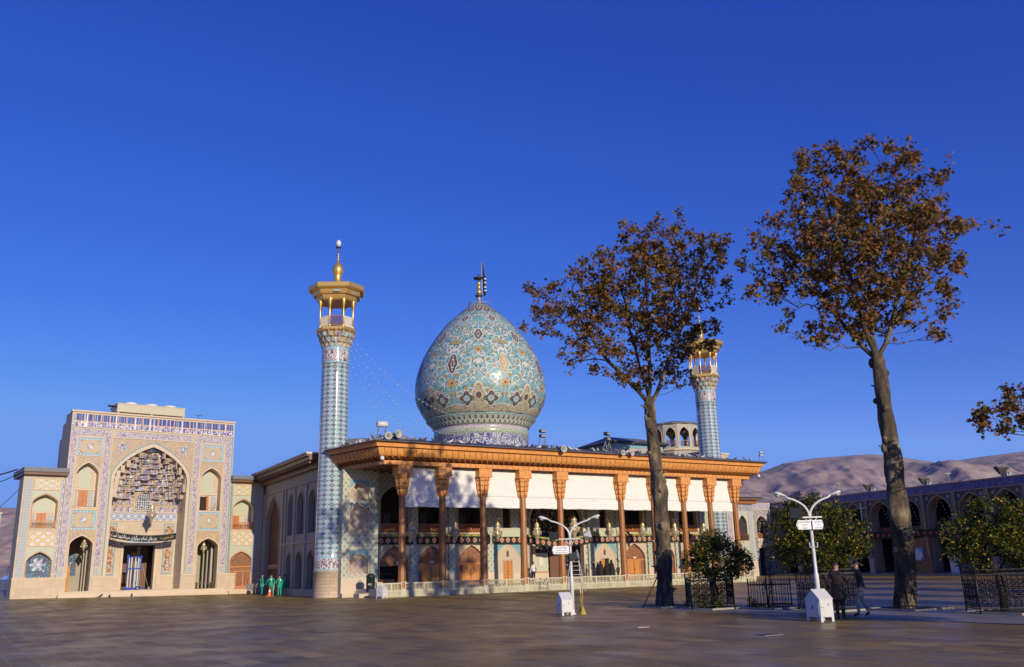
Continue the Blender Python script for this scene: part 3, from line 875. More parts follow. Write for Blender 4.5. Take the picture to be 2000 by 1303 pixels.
    arch_frame(mb, 3.8, 10.5, 2.1, 10.9, 14.0, 0.26, 0, 'trim', 0.10)
    arch_frame(mb, 3.54, 10.76, 2.1, 10.9, 14.35, 0.09, 0, 'turqlat', 0.06)
    mb.build('arch_surround', portal)
    # upper niches: back wall with tile, door and small balcony
    for k, (x0, x1, zb) in enumerate(((0.57, 2.45, 8.25), (11.88, 13.88, 8.1))):
        mb = MB('palegreen')
        mb.box(x0 - 0.1, x1 + 0.1, 0.9, 1.0, zb - 0.2, 12.4, 'trim')
        cx = (x0 + x1) / 2
        mb.box(x0 + 0.42, x1 - 0.5, 0.86, 0.9, zb + 1.75, 11.9, 'palegreen')
        mb.box(x0 + 0.05, x0 + 0.38, 0.86, 0.9, zb + 1.75, 11.6, 'star'); mb.box(x1 - 0.44, x1 - 0.06, 0.86, 0.9, zb + 1.75, 11.6, 'star')
        mb.box(x0, x1, 0.80, 0.9, zb + 1.55, zb + 1.67, 'trim')
        mb.box(x0 + 0.05, x0 + 0.4, 0.85, 0.9, zb + 0.1, zb + 1.45, 'bluefl'); mb.box(x1 - 0.6, x1 - 0.1, 0.85, 0.9, zb + 0.1, zb + 1.45, 'bluefl')
        mb.box(x0, x1, 0.02, 0.9, zb - 0.12, zb, 'trim')
        mb.build('niche', portal)
        if k == 0: door('door', portal, x0 + 0.5, x0 + 1.28, zb, zb + 1.48, 0.84, 2, 'wood_door', 3)
        else:
            m2 = MB('dark_inside'); m2.box(x0 + 0.25, x0 + 0.85, 0.83, 0.88, zb, zb + 1.4); m2.box(x0 + 0.85, x0 + 1.05, 0.55, 0.88, zb, zb + 1.45, 'wood_door'); m2.build('open_doorway', portal)
            m3 = MB('brass_dark')
            m3.tube([(x0 + 0.9, 0.1, zb + 0.28), (x1 - 0.05, 0.1, zb + 0.28)], 0.02); m3.tube([(x1 - 0.75, 0.1, zb), (x1 - 0.3, 0.25, zb + 0.75)], 0.02)
            m3.build('rail', portal)
    # iwan recess: back wall with doorway
    mb = MB('trim')
    wall(mb, rect(3.8, 10.5, -0.3, 8.0), [rect(5.72, 8.6, 0.8, 4.88)], YW, 0.5, 'stone')
    mb.box(3.7, 3.8, 0.9, YW + 2.5, -0.3, 14, 'stone'); mb.box(10.5, 10.6, 0.9, YW + 2.5, -0.3, 14, 'stone')
    mb.box(3.9, 10.4, YW - 0.02, YW, 7.2, 7.92, 'girih')
    for z in (7.1, 7.92): mb.box(3.82, 10.48, YW - 0.07, YW, z, z + 0.09, 'trim')
    for x0 in (4.02, 9.32):
        mb.box(x0, x0 + 0.98, YW - 0.02, YW, 2.12, 6.95, 'turqlat'); mb.box(x0 + 0.12, x0 + 0.86, YW - 0.04, YW, 2.25, 6.82, 'ochre2')
        for j in range(4):
            cz = 2.95 + j * 1.08
            mb.prism([(x0 + .49 + .36 * (1 + .18 * math.cos(6 * a)) * math.cos(a), cz + .52 * (1 + .15 * math.cos(6 * a)) * math.sin(a)) for a in [2 * PI * q / 24 for q in range(24)]], YW - 0.06, YW - 0.04, 'redtile')
            mb.prism([(x0 + .49 + .12 * math.cos(a), cz + .15 * math.sin(a)) for a in [2 * PI * q / 10 for q in range(10)]], YW - 0.075, YW - 0.06, 'yellow_glaze' if j % 2 else 'turq')
    mb.box(3.8, 5.5, YW - 0.1, YW, -0.3, 2.0, 'stone'); mb.box(8.85, 10.5, YW - 0.1, YW, -0.3, 2.0, 'stone')
    for a, b in ((5.5, 5.72), (8.6, 8.82)): mb.box(a, b, YW - 0.12, YW + 0.1, 0.8, 5.1, 'trim')
    mb.box(5.5, 8.82, YW - 0.12, YW + 0.1, 4.88, 5.1, 'trim')
    mb.build('recess', portal)
    # dark entrance hall behind the doorway
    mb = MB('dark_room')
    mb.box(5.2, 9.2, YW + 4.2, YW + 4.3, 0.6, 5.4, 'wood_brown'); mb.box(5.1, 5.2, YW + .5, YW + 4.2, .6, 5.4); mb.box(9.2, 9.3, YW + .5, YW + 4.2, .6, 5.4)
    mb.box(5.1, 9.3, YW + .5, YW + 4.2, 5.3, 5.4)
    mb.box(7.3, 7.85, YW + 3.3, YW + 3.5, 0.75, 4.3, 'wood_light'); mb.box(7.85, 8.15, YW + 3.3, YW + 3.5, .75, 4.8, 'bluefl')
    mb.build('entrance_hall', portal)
    # stalactite vault: seven tiers of small niches stepping inwards
    mb = MB('muq')
    cx = 7.15; W0 = 3.35
    def halfw(z):
        if z <= 10.9: return W0
        t = min(1.0, (z - 10.9) / 3.1)
        lo, hi = 0.0, 1.0
        for _ in range(30):
            q = (lo + hi) / 2
            zz = 0.62 * math.sqrt(max(0, 1 - q * q)) + 0.38 * (1 - q)
            if zz > t: lo = q
            else: hi = q
        return W0 * lo
    def cell(p0, p1, z0, z1, inn, mt, deep=0.2):
        """one niche between plan points p0,p1 ; inn = unit vector into the room"""
        p0, p1 = Vector(p0), Vector(p1); inn = Vector(inn)
        dz = z1 - z0; c = (p0 + p1) / 2; e = (p1 - p0)
        L0, R0_ = p0 + e * 0.10, p1 - e * 0.10
        bk = c - inn * deep
        def V3(p, z): return (p.x, p.y, z)
        h1, h2 = z0 + dz * 0.58, z0 + dz * 0.90
        A, B, C_ = mb.pt(V3(L0, z0)), mb.pt(V3(bk, z0)), mb.pt(V3(R0_, z0))
        D, E_, F_, T_ = mb.pt(V3(L0, h1)), mb.pt(V3(bk, h1)), mb.pt(V3(R0_, h1)), mb.pt(V3(c, h2))
        for q in ((A, B, E_, D), (B, C_, F_, E_), (D, E_, T_), (E_, F_, T_)): mb.face(q, mt)
        mb.poly((V3(p0, z0), V3(L0, z0), V3(L0, z1), V3(p0, z1)), 'sand_glaze'); mb.poly((V3(R0_, z0), V3(p1, z0), V3(p1, z1), V3(R0_, z1)), 'sand_glaze')
        mb.poly((V3(L0, h1), V3(c, h2), V3(c, z1), V3(L0, z1)), 'ochre2'); mb.poly((V3(c, h2), V3(R0_, h1), V3(R0_, z1), V3(c, z1)), 'ochre2')
    TM = ('muq', 'girih', 'muq', 'muq2', 'muq', 'muq2')
    # two flat registers round the three sides of the recess
    for k, (z0, z1) in enumerate(((8.0, 8.62), (8.68, 9.3))):
        n = 11
        for i in range(n):
            xa, xb = 3.85 + 6.6 * i / n, 3.85 + 6.6 * (i + 1) / n
            cell((xa, YW - 0.04, 0), (xb, YW - 0.04, 0), z0, z1, (0, -1, 0), TM[(i * 5 + k) % 6], 0.04 if k == 0 else 0.08)
        for sx, xx in ((1, 3.86), (-1, 10.44)):
            for i in range(2):
                ya, yb = 0.95 + i * .6, 0.95 + (i + 1) * .6
                cell((xx, ya, 0), (xx, yb, 0), z0, z1, (sx, 0, 0), TM[(i + k) % 6], 0.05)
        mb.box(3.82, 10.48, YW - 0.10, YW - 0.02, z1, z1 + 0.06, 'sand_glaze')
    # seven stepped registers: plan shrinks towards the crown
    zt = [9.36, 9.96, 10.54, 11.10, 11.64, 12.16, 12.66, 13.10, 13.46]
    cells = [17, 16, 15, 14, 13, 12, 10, 8]
    def plan(t, r, yd):                                  # superellipse, flat-backed low down
        c_, s_ = math.cos(t), math.sin(t)
        e = 0.62
        return Vector((cx + r * math.copysign(abs(c_) ** e, c_), yd * abs(s_) ** e, 0))
    prev_in = None
    for k in range(len(zt) - 1):
        z0, z1 = zt[k], zt[k + 1]
        r = min(halfw(z1) + 0.02, W0 * (1 - 0.012 * k)); yd = YW * (1 - 0.105 * (k + 1)) + 0.05
        rn = min(halfw(zt[min(k + 2, len(zt) - 1)]) + 0.02, W0 * (1 - 0.012 * (k + 1))); ydn = YW * (1 - 0.105 * (k + 2)) + 0.05
        n = cells[k]
        for i in range(n):
            t0, t1 = PI * i / n, PI * (i + 1) / n
            push = (0.0, 0.34, 0.12)[(i + k) % 3]
            p0, p1 = plan(t0, r, yd), plan(t1, r, yd)
            c_ = (p0 + p1) / 2; inn = Vector((cx - c_.x, 0.1 - c_.y - 0.8, 0)); inn.normalize()
            q0, q1 = p0 + inn * push, p1 + inn * push
            zz0 = z0 - (0.16 if push else 0.0)
            cell(q0, q1, zz0, z1, inn, TM[(i * 5 + k * 3) % 6], 0.30)
            if push:                                     # cheeks and under-side of a projecting cell
                for p, q in ((p0, q0), (p1, q1)): mb.poly(((p.x, p.y, zz0), (q.x, q.y, zz0), (q.x, q.y, z1), (p.x, p.y, z1)), 'ochre2')
                mb.poly(((p0.x, p0.y, zz0), (p1.x, p1.y, zz0), (q1.x, q1.y, zz0), (q0.x, q0.y, zz0)), 'sand_glaze')
            # soffit in to the next register
            s0, s1 = plan(t0, rn, ydn), plan(t1, rn, ydn)
            s0 = s0 + inn * 0.22; s1 = s1 + inn * 0.22
            mb.poly(((q0.x, q0.y, z1), (q1.x, q1.y, z1), (s1.x, s1.y, z1), (s0.x, s0.y, z1)), 'ochre2')
    def ringpt(a, r, yd):
        return cx + r * math.cos(a), yd * math.sin(a)
    # fan at the crown
    for i in range(14):
        a0, a1 = PI * i / 14, PI * (i + 1) / 14
        am = (a0 + a1) / 2
        x0, y0 = ringpt(a0, 1.15, 0.75); x1, y1 = ringpt(a1, 1.15, 0.75); xm, ym = ringpt(am, 1.0, 0.9)
        mb.poly(((x0, y0, 13.25), (xm, ym, 13.25), (cx, 0.12, 13.98)), 'darkmos'); mb.poly(((xm, ym, 13.25), (x1, y1, 13.25), (cx, 0.12, 13.98)), 'muq')
    # shell behind so no sky shows through the cells
    prev = None
    for k in range(9):
        z = 9.3 + k * 0.6
        r = halfw(z) + 0.08; yd = (YW + 0.6) * max(0.25, 1 - 0.08 * k)
        ring = [(cx + r * math.copysign(abs(math.cos(PI * i / 20)) ** .6, math.cos(PI * i / 20)), yd * abs(math.sin(PI * i / 20)) ** .6 + 0.05, z) for i in range(21)]
        if prev: mb.strip(prev, ring, 'dark_room')
        prev = ring
    mb.build('stalactite_vault', portal)
    mb = MB('trim')
    mb.box(6.3, 8.0, YW - 0.16, YW - 0.1, 8.1, 9.85, 'trim'); mb.box(6.42, 7.88, YW - 0.19, YW - 0.16, 8.22, 9.73, 'darkmos')
    lw = MB('white_glaze')
    for i in range(7):
        for j in range(7):
            x = 6.42 + 1.46 * (i + .5) / 7; z = 8.22 + 1.51 * (j + .5) / 7
            a = 0.085
            lw.prism([(x - a, z), (x, z + a), (x + a, z), (x, z - a)], YW - 0.21, YW - 0.19)
    g = mb.build('lattice_window', portal); lw.build('grille', g)
    # steps
    mb = MB('trim')
    for k, (d, z) in enumerate(((1.1, 0.30), (0.75, 0.48), (0.40, 0.66))):
        mb.box(-0.15 + k * 0.06, 14.85 - k * .06, -d, -0.1 if k < 2 else -0.1, -0.4, z + 0.04, 'trim')
    mb.box(0.4, 14.3, -0.12, 6.0, -0.4, 0.70, 'trim')
    mb.build('steps', portal)
build_portal()

# roof plant on the gateway
unit = empty('rooftop_cooling_unit', PO + (0,), PA)
def build_unit():
    T_ = Matrix.Translation((0, 0, 0))
    mb = MB('unit_cream')
    y0, y1 = 1.5, 3.8
    mb.box(3.9, 10.3, y0, y1, 17.56, 18.26); mb.box(3.85, 10.35, y0 - 0.06, y1, 17.44, 17.58); mb.box(3.85, 10.35, y0 - 0.04, y1, 18.22, 18.30)
    for x in (6.05, 8.2): mb.box(x, x + 0.03, y0 - 0.02, y0, 17.58, 18.22, 'grey_metal')
    mb.build('housing', unit)
    mb = MB('unit_cream')
    for x in (3.95, 7.05, 10.1):
        for y in (y0, y1 - 0.2): mb.box(x, x + 0.16, y, y + 0.16, 16.9, 17.44)
    mb.build('support_frame', unit)
    for x in (5.4, 7.35, 9.15):
        m = MB('white_paint'); m.lathe([(0.01, 18.3), (0.58, 18.3), (0.6, 18.36), (0.6, 18.56), (0.52, 18.58), (0.01, 18.58)], 20, (x, 2.6)); m.build('fan_cowl', unit)
    mb = MB('dark_metal')
    for z in (17.3, 18.0): mb.box(3.2, 3.9, 1.7, 2.4, z, z + 0.1); mb.tube([(3.4, 2, z - .4), (3.6, 2, z)], 0.05)
    mb.box(4.1, 10.1, 2.9, 3.1, 16.9, 17.5); mb.build('pipework', unit)
tag(unit, 'long cream cooling unit with three white fan tops on the gateway roof', 'cooling unit')
build_unit()
m = MB('dark_metal'); m.tube([(12.2, 3, 16.9), (12.2, 3, 18.0)], 0.025); m.box(11.85, 12.55, 2.97, 3.03, 17.95, 17.99); m.box(12.0, 12.9, 2.6, 3.4, 16.9, 17.08, 'white_paint')
o = m.build('roof_antenna'); o.location = PO + (0,); o.rotation_euler = (0, 0, PA); tag(o, 'thin T-shaped aerial on a white block on the gateway roof', 'aerial')

# wings -------------------------------------------------------------
def lattice_rail(name, parent, x0, x1, y, z0, z1, m='wood_door', step=0.17):
    mb = MB(m)
    mb.box(x0, x1, y - 0.03, y + 0.03, z1 - 0.07, z1); mb.box(x0, x1, y - 0.03, y + 0.03, z0, z0 + 0.06)
    n = max(2, int((x1 - x0) / step)); h = z1 - z0 - 0.13; w = (x1 - x0) / n
    for i in range(n):
        xa = x0 + i * w
        for s in (0, 1):
            a, b = (xa, xa + w) if s else (xa + w, xa)
            mb.prism([(a - 0.018, z0 + 0.06), (a + 0.018, z0 + 0.06), (b + 0.018, z0 + 0.06 + h), (b - 0.018, z0 + 0.06 + h)], y - 0.02 + 0.004 * s, y + 0.012 + 0.004 * s)
    for x in (x0, (x0 + x1) / 2, x1): mb.box(x - 0.03, x + 0.03, y - 0.04, y + 0.04, z0, z1 + 0.02)
    return mb.build(name, parent)

def build_wing(root, x0, x1, nx0, nx1, left):
    mb = MB('stone')
    if left: dn = arch_outline(nx0, nx1, 2.12, 3.4, 4.27)
    else: dn = arch_outline(nx0, nx1, 0.57, 3.3, 4.12)
    wall(mb, rect(x0, x1, -0.4, 10.95), [arch_outline(nx0, nx1, 6.3, 8.35 if not left else 8.55, 9.25), dn], 0, 0.8)
    mb.box(x0, x0 + 0.1, 0.002, 2.2, -0.4, 10.9, 'hall_wall'); mb.box(x1 - 0.1, x1, 0.002, 2.2, -0.4, 10.9, 'hall_wall')
    mb.box(x0 - 0.06, x0 + 0.8, -0.08, 0, -0.4, 2.0, 'stone'); mb.box(x0 - 0.1, x0 + 0.84, -0.12, 0, 2.0, 2.1, 'trim')
    mb.box(nx1 + 0.12, x1 - 0.02, -0.08, 0, -0.4, 2.0, 'stone'); mb.box(nx1 + 0.1, x1, -0.12, 0, 2.0, 2.1, 'trim')
    mb.box(x0, x1, -0.30, 0, -0.4, 0.42, 'trim')
    mb.build('wall', root)
    mb = MB('palegreen')
    a, b = nx0, nx1
    panel(mb, a + 0.05, b - 0.02, 9.72, 10.62, 'yellow'); panel(mb, a + 0.05, b - 0.02, 4.82, 6.0, 'beige')
    mb.box(a - 0.1, b + 0.1, -0.015, 0, 10.72, 10.95, 'ochre')
    spandrel(mb, a - 0.08, b + 0.08, 8.35 if not left else 8.55, 9.37, 9.6, a - 0.1, b + 0.12, -0.02, 'palegreen')
    spandrel(mb, a - 0.08, b + 0.08, 3.3, 4.36, 4.72, a - 0.1, b + 0.12, -0.02, 'palegreen')
    arch_frame(mb, a, b, 6.3, 8.35 if not left else 8.55, 9.25, 0.08, 0, 'blush_panel', 0.05)
    arch_frame(mb, a, b, 2.12, 3.4 if left else 3.3, 4.27 if left else 4.12, 0.08, 0, 'blush_panel', 0.05)
    if left:
        mb.box(-3.5, -2.9, -0.03, 0, 2.15, 10.7, 'bluefl'); mb.box(-0.52, -0.34, -0.04, 0, 2.15, 10.8, 'girih')
    else:
        mb.box(17.38, 18.0, -0.03, 0, 2.0, 10.75, 'bluefl'); mb.box(15.02, 15.14, -0.04, 0, 2.1, 10.8, 'turqlat')
    mb.build('tile_panel', root)
    mb = MB('palegreen')
    mb.box(a - .1, b + .1, 0.8, 0.9, 6.2, 9.4, 'trim'); mb.box(a + .2, b - .2, 0.77, 0.8, 7.85, 9.0, 'palegreen'); mb.box(a, b, 0.74, 0.8, 7.7, 7.8, 'trim')
    mb.box(a + 0.05, a + 0.42, 0.77, 0.8, 6.4, 7.6, 'bluefl'); mb.box(b - 0.6, b - 0.1, 0.77, 0.8, 6.4, 7.6, 'bluefl')
    mb.build('niche', root)
    door('door', root, a + 0.5 if left else a + 0.12, a + 1.3 if left else a + 0.95, 6.3, 7.66, 0.76, 2, 'wood_door', 3)
    lattice_rail('balcony_rail', root, a + 0.02, b - 0.02, 0.05, 6.3, 7.0, 'blush_panel' if left else 'wood_door')
    # roof slab
    mb = MB('lead_roof')
    mb.box(x0 - 0.15, x1 + 0.15, -0.65, 5, 11.2, 11.58, 'lead_roof'); mb.box(x0 - 0.1, x1 + 0.1, -0.5, 5, 10.95, 11.2, 'wood_brown')
    for i in range(int((x1 - x0) / 0.2)): mb.box(x0 + 0.05 + i * 0.2, x0 + 0.12 + i * 0.2, -0.58, -0.5, 10.98, 11.19, 'wood_brown')
    mb.build('roof', root)
    if left:
        mb = MB('darkmos'); mb.box(a - 0.05, b + .05, 0.5, 0.6, 2.1, 4.4, 'darkmos')
        mb.prism([((a + b) / 2 + 0.5 * (1 + .3 * math.cos(6 * t)) * math.cos(t), 3.2 + 0.45 * (1 + .3 * math.cos(6 * t)) * math.sin(t)) for t in [2 * PI * q / 36 for q in range(36)]], 0.46, 0.5, 'girih')
        mb.box(a - 0.02, b + 0.02, -0.03, 0.0, 0.45, 2.05, 'stone')
        mb.build('window', root)
    else:
        mb = MB('carved')
        mb.prism(arch_outline(a, b, 2.72, 3.3, 4.12), 0.22, 0.3, 'carved'); mb.box(a, b, 0.16, 0.3, 2.62, 2.74, 'wood_light')
        mb.box(a, b, 0.2, 0.3, 2.3, 2.62, 'carved'); mb.box(a, b, 0.16, 0.3, 2.2, 2.3, 'wood_light')
        for i in range(3):
            w = (b - a) / 3
            mb.box(a + i * w, a + (i + 1) * w, 0.2, 0.3, 0.6, 2.2, 'carved'); mb.box(a + i * w - 0.05, a + i * w + 0.05, 0.15, 0.3, 0.6, 2.2, 'wood_light')
            mb.box(a + i * w, a + (i + 1) * w, 0.17, 0.3, 0.6, 0.85, 'wood_door')
        mb.box(b - 0.06, b, 0.15, 0.3, 0.6, 2.2, 'wood_light')
        mb.build('carved_door', root)
        mb = MB('trim'); mb.box(a - 0.2, b + 0.2, -0.7, 0.0, -0.4, 0.38, 'trim'); mb.build('steps', root)
wl = empty('left_wing_building', PO + (0,), PA, 'low two-storey tiled wing with a dark mosaic arch left of the gateway', 'building'); wl.name = 'wing_building'
build_wing(wl, -3.64, -0.30, -2.72, -0.74, True)
wr = empty('wing_building', PO + (0,), PA, 'narrow two-storey tiled wing with a carved wooden door right of the gateway', 'building')
build_wing(wr, 15.0, 18.35, 15.27, 17.38, False)

# ================================================================ SIDE HALL (shaded long wall behind the left minaret)
hall = empty('hall_building', (-25.8, 91.5, 0), R(-60.14), 'shaded plain side hall with tall pointed arches behind the tiled minaret', 'building')
def build_hall():
    LN = 18.3
    mb = MB('hall_wall')
    big = arch_outline(0.95, 6.15, 0.05, 6.6, 9.3, 12)
    ops = [big]
    for a, b in ((8.9, 10.5), (11.85, 13.95), (15.3, 17.4)):
        ops.append(arch_outline(a, b, 5.3, 7.9, 9.05)); ops.append(arch_outline(a, b, 0.6, 2.9, 3.85))
    wall(mb, rect(0, LN, -0.2, 11.2), ops, 0, 0.45)
    mb.box(0, LN, 0.46, 1.0, 11.0, 11.2, 'hall_wall'); mb.box(-2.5, 0, 0.1, 1.0, -.2, 11.2, 'hall_wall')
    mb.build('wall', hall)
    mb = MB('hall_trim')
    mb.box(0, LN, -0.14, 0, 9.62, 9.72)
    for x in (7.05, 8.0, 11.0, 14.5, 17.8): mb.box(x, x + 0.35, -0.12, 0, -0.2, 9.62)
    mb.box(7.4, LN, -0.1, 0, 4.45, 4.65); mb.box(7.4, LN, -0.1, 0, -0.2, 0.5); mb.box(0, .6, -0.12, 0, -0.2, 9.62)
    for a, b in ((8.9, 10.5), (11.85, 13.95), (15.3, 17.4)):
        arch_frame(mb, a, b, 5.3, 7.9, 9.05, 0.1, 0, 'hall_trim', 0.06); arch_frame(mb, a, b, 0.6, 2.9, 3.85, 0.1, 0, 'hall_trim', 0.06)
    arch_frame(mb, 0.95, 6.15, 0.05, 6.6, 9.3, 0.12, 0, 'hall_trim', 0.06)
    mb.build('pilaster', hall)
    mb = MB('wood_brown')
    mb.box(0.9, 6.2, 0.45, 0.5, 0, 9.4, 'wood_brown')
    for i in range(17): mb.box(0.95 + i * .31, 1.0 + i * .31, 0.42, 0.45, 0, 9.3, 'carved')
    for i in range(9): mb.prism([(1.0 + i * .58, 2.7), (1.5 + i * .58, 2.7), (1.42 + i * .58, 2.35), (1.25 + i * .58, 2.45), (1.08 + i * .58, 2.35)], 0.38, 0.42, 'blush_panel')
    mb.box(0.9, 6.2, 0.38, 0.42, 2.7, 2.78, 'blush_panel')
    mb.build('screen', hall)
    for a, b in ((8.9, 10.5), (11.85, 13.95), (15.3, 17.4)):
        for zb, za in ((5.3, 9.05), (0.6, 3.85)):
            mb = MB('arctile'); mb.box(a - .05, b + .05, 0.45, 0.5, zb - .1, za + .1, 'arctile' if zb > 1 else 'arctile')
            mb.box(a + (b - a) * .55, b, 0.40, 0.45, zb, za - 0.9, 'wood_brown')
            mb.build('window', hall)
    mb = MB('wood_brown')
    mb.box(-0.3, LN + .5, -0.45, 0, 10.6, 11.2, 'wood_brown'); mb.box(-0.3, LN + .5, -1.15, 0, 11.2, 11.55, 'wood_brown')
    for i in range(52): mb.box(i * 0.36, i * 0.36 + 0.12, -1.05, -0.45, 10.95, 11.2, 'wood_brown')
    mb.box(-0.3, LN + .5, -1.35, 1.0, 11.55, 11.72, 'wood_brown'); mb.box(-0.3, LN + .5, -1.42, 1.0, 11.72, 11.86, 'white_plaster')
    mb.box(-0.3, LN + .5, 1.0, 6, 11.4, 11.86, 'lead_roof')
    mb.build('eaves', hall)
build_hall()

# ================================================================ SHRINE (porch, rear wall, dome)
shrine = empty('shrine_building', (A0[0], A0[1], 0), AN, 'long shrine with a ten-column timber porch under a turquoise onion dome', 'shrine')
CU = [0.0, 3.55, 7.35, 11.3, 15.2, 22.05, 26.0, 29.8, 33.3, 36.75]
BAYS = {'door': [5.2, 9.1, 27.6, 31.5], 'shop': [1.7, 35.0], 'blank': [12.84, 23.86]}
VR = 5.35
def build_porch():
    # floor / plinth and balustrade
    mb = MB('marble')
    mb.box(-2.1, 38.6, 0.0, 8.0, -0.3, 0.42, 'marble'); mb.box(-2.0, 38.5, 0.35, 8.0, 0.42, 0.62, 'marble_pale')
    mb.box(-2.15, 38.65, -0.05, 0.05, -0.3, 0.05, 'marble')
    for i in range(46): mb.box(-2.1 + i * .885, -2.085 + i * .885, -0.003, 0.0, 0.05, 0.42, 'dark_metal')
    mb.build('plinth', shrine)
    post = [-2.0] + CU + [38.4]
    for i, u in enumerate(post):
        mb = MB('marble_pale'); mb.box(u - 0.2, u + 0.2, -0.03, 0.26, -0.2, 1.05); mb.box(u - 0.24, u + 0.24, -0.06, 0.3, 1.05, 1.13)
        mb.build('balustrade_post', shrine)
    for i in range(len(post) - 1):
        a, b = post[i] + 0.2, post[i + 1] - 0.2
        n = 2 if b - a < 5 else 4
        if b - a < 1.5: n = 1
        mb = MB('marble_pale')
        mb.box(a, b, 0.02, 0.2, 0.42, 0.5, 'marble_pale'); mb.box(a, b, 0.0, 0.22, 0.95, 1.05, 'marble_pale')
        w = (b - a) / n
        for k in range(n):
            if k: mb.box(a + k * w - 0.07, a + k * w + 0.07, 0.0, 0.22, 0.5, 0.95, 'marble_pale')
            xa, xb = a + k * w + (0.07 if k else 0), a + (k + 1) * w - (0.07 if k < n - 1 else 0)
            # pierced panel: ring and leaf bars
            m_ = max(3, int((xb - xa) / 0.3)); q = (xb - xa) / m_
            for j in range(m_):
                cx = xa + (j + .5) * q
                pts = [(cx + q * .5 * math.cos(t), 0.1, 0.725 + 0.215 * math.sin(t)) for t in [2 * PI * s_ / 10 for s_ in range(11)]]
                mb.tube(pts, 0.028, 4, 'marble_pale', False, False)
                mb.tube([(cx - q * .5, 0.1, 0.52), (cx + q * .5, 0.1, 0.93)], 0.024, 4, 'marble_pale', False, False)
                mb.tube([(cx + q * .5, 0.1, 0.52), (cx - q * .5, 0.1, 0.93)], 0.024, 4, 'marble_pale', False, False)
        mb.build('balustrade_panel', shrine)
    # columns
    for u in CU:
        mb = MB('wood')
        def octo(r, z, c=(u, 0.28)): return (r, z)
        mb.lathe([(0.36, 0.62), (0.36, 1.15), (0.30, 1.22), (0.28, 4.35), (0.3, 4.37), (0.3, 4.43), (0.28, 4.45), (0.265, 7.7)], 8, (u, 0.28), 'wood', False, a0=PI / 8)
        o = mb.build('column', shrine)
        cp = MB('wood_orange')
        tiers = [(0.27, 0.30, 7.7, 7.8), (0.28, 0.36, 7.8, 8.15), (0.38, 0.44, 8.2, 8.55), (0.46, 0.50, 8.6, 8.95), (0.52, 0.56, 9.0, 9.3)]
        for (r0, r1, z0, z1) in tiers:
            cp.lathe([(r0, z0), (r1, z0 + (z1 - z0) * .7), (r1 + 0.02, z1), (r0, z1 + 0.02)], 8, (u, 0.28), 'wood_orange', False, a0=PI / 8)
            for k in range(8):
                a = 2 * PI * k / 8
                x, y = u + (r1 + 0.02) * math.cos(a), 0.28 + (r1 + .02) * math.sin(a)
                cp.lathe([(0.005, z0 - 0.06), (0.07, z0 + 0.08), (0.10, z1)], 5, (x, y), 'wood_orange', False)
        cp.box(u - 0.62, u + 0.62, -0.28, 0.84, 9.34, 9.98, 'wood_orange'); cp.box(u - 0.68, u + 0.68, -0.32, 0.88, 9.28, 9.36, 'wood_orange')
        cp.build('capital', o)
    # cornice
    def ringpts(d, z, back=14.0):
        return [(-2.9 - d, 5.6, z), (-1.6 - d, -d, z), (38.3 + d, -d, z), (38.3 + d, back, z)]
    prof = [(0.0, 10.0, 'wood'), (0.30, 10.0, 'wood_orange'), (0.30, 10.31, 'wood'), (0.16, 10.33, 'wood_dark'), (0.62, 10.56, 'wood_dark'), (0.86, 10.56, 'wood_orange'), (0.95, 10.60, 'wood_orange'), (1.04, 10.72, 'wood_orange'), (1.12, 10.90, 'wood_orange'), (1.18, 11.16, 'wood_orange'), (1.10, 11.20, 'wood_dark'), (1.36, 11.24, 'wood_orange'), (1.40, 11.50, 'wood_orange'), (1.5, 11.52, 'wood_dark'), (1.54, 11.58, 'wood_brown')]
    mb = MB('wood')
    for a, b in zip(prof, prof[1:]):
        mb.strip(ringpts(*a[:2]), ringpts(*b[:2]), a[2])
    # battens over the cove and dentils under it
    def along(d, z, seg, t):
        p = ringpts(d, z); a, b = Vector(p[seg]), Vector(p[seg + 1])
        return a.lerp(b, t)
    cove = [(0.87, 10.55), (0.96, 10.60), (1.05, 10.72), (1.13, 10.90), (1.19, 11.16)]
    for seg, n in ((0, 12), (1, 78), (2, 26)):
        for i in range(n + 1):
            t = i / n
            pts = [along(d + 0.0, z, seg, t) for d, z in cove]
            mb.tube(pts, 0.022, 4, 'wood_dark', False)
            mb.ball(along(0.9, 10.52, seg, t), 0.05, 5, 'wood_light')
            mb.tube([along(0.2, 10.36, seg, t), along(0.8, 10.5, seg, t)], 0.06, 4, 'wood_dark', False)
            q = along(0.31, 10.155, seg, t)
            mb.box(q.x - 0.014, q.x + 0.014, q.y - 0.012, q.y + 0.012, 10.01, 10.31, 'wood_dark')
    mb.build('cornice', shrine)
    mb = MB('lead_roof')
    e0, e1, e2 = ringpts(1.75, 11.60), ringpts(1.68, 11.66), [(-2.4, 5.8, 12.75), (-0.5, 4.5, 12.75), (37.0, 4.5, 12.75), (37.0, 14, 12.75)]
    mb.strip(ringpts(1.50, 11.57), e0, 'wood_brown'); mb.strip(e0, e1, 'lead_roof'); mb.strip(e1, e2, 'lead_roof')
    mb.poly([(-0.6, 4.5, 12.74), (37.0, 4.5, 12.74), (37.0, 32, 12.74), (2.0, 32, 12.74), (-2.4, 5.8, 12.74)], 'lead_roof')
    for i in range(88):
        t = i / 87
        a, b = Vector(e1[1]).lerp(Vector(e1[2]), t), Vector(e2[1]).lerp(Vector(e2[2]), t)
        mb.tube([a + Vector((0, 0, 0.02)), b + Vector((0, 0, 0.02))], 0.025, 4, 'lead_roof', False)
    mb.build('roof', shrine)
    mb = MB('wood_dark')
    mb.poly([(-2.9, 5.6, 10.02), (-1.6, 0, 10.02), (38.3, 0, 10.02), (38.3, VR + 1, 10.02), (-2.9, VR + 1, 10.02)], 'wood_dark')
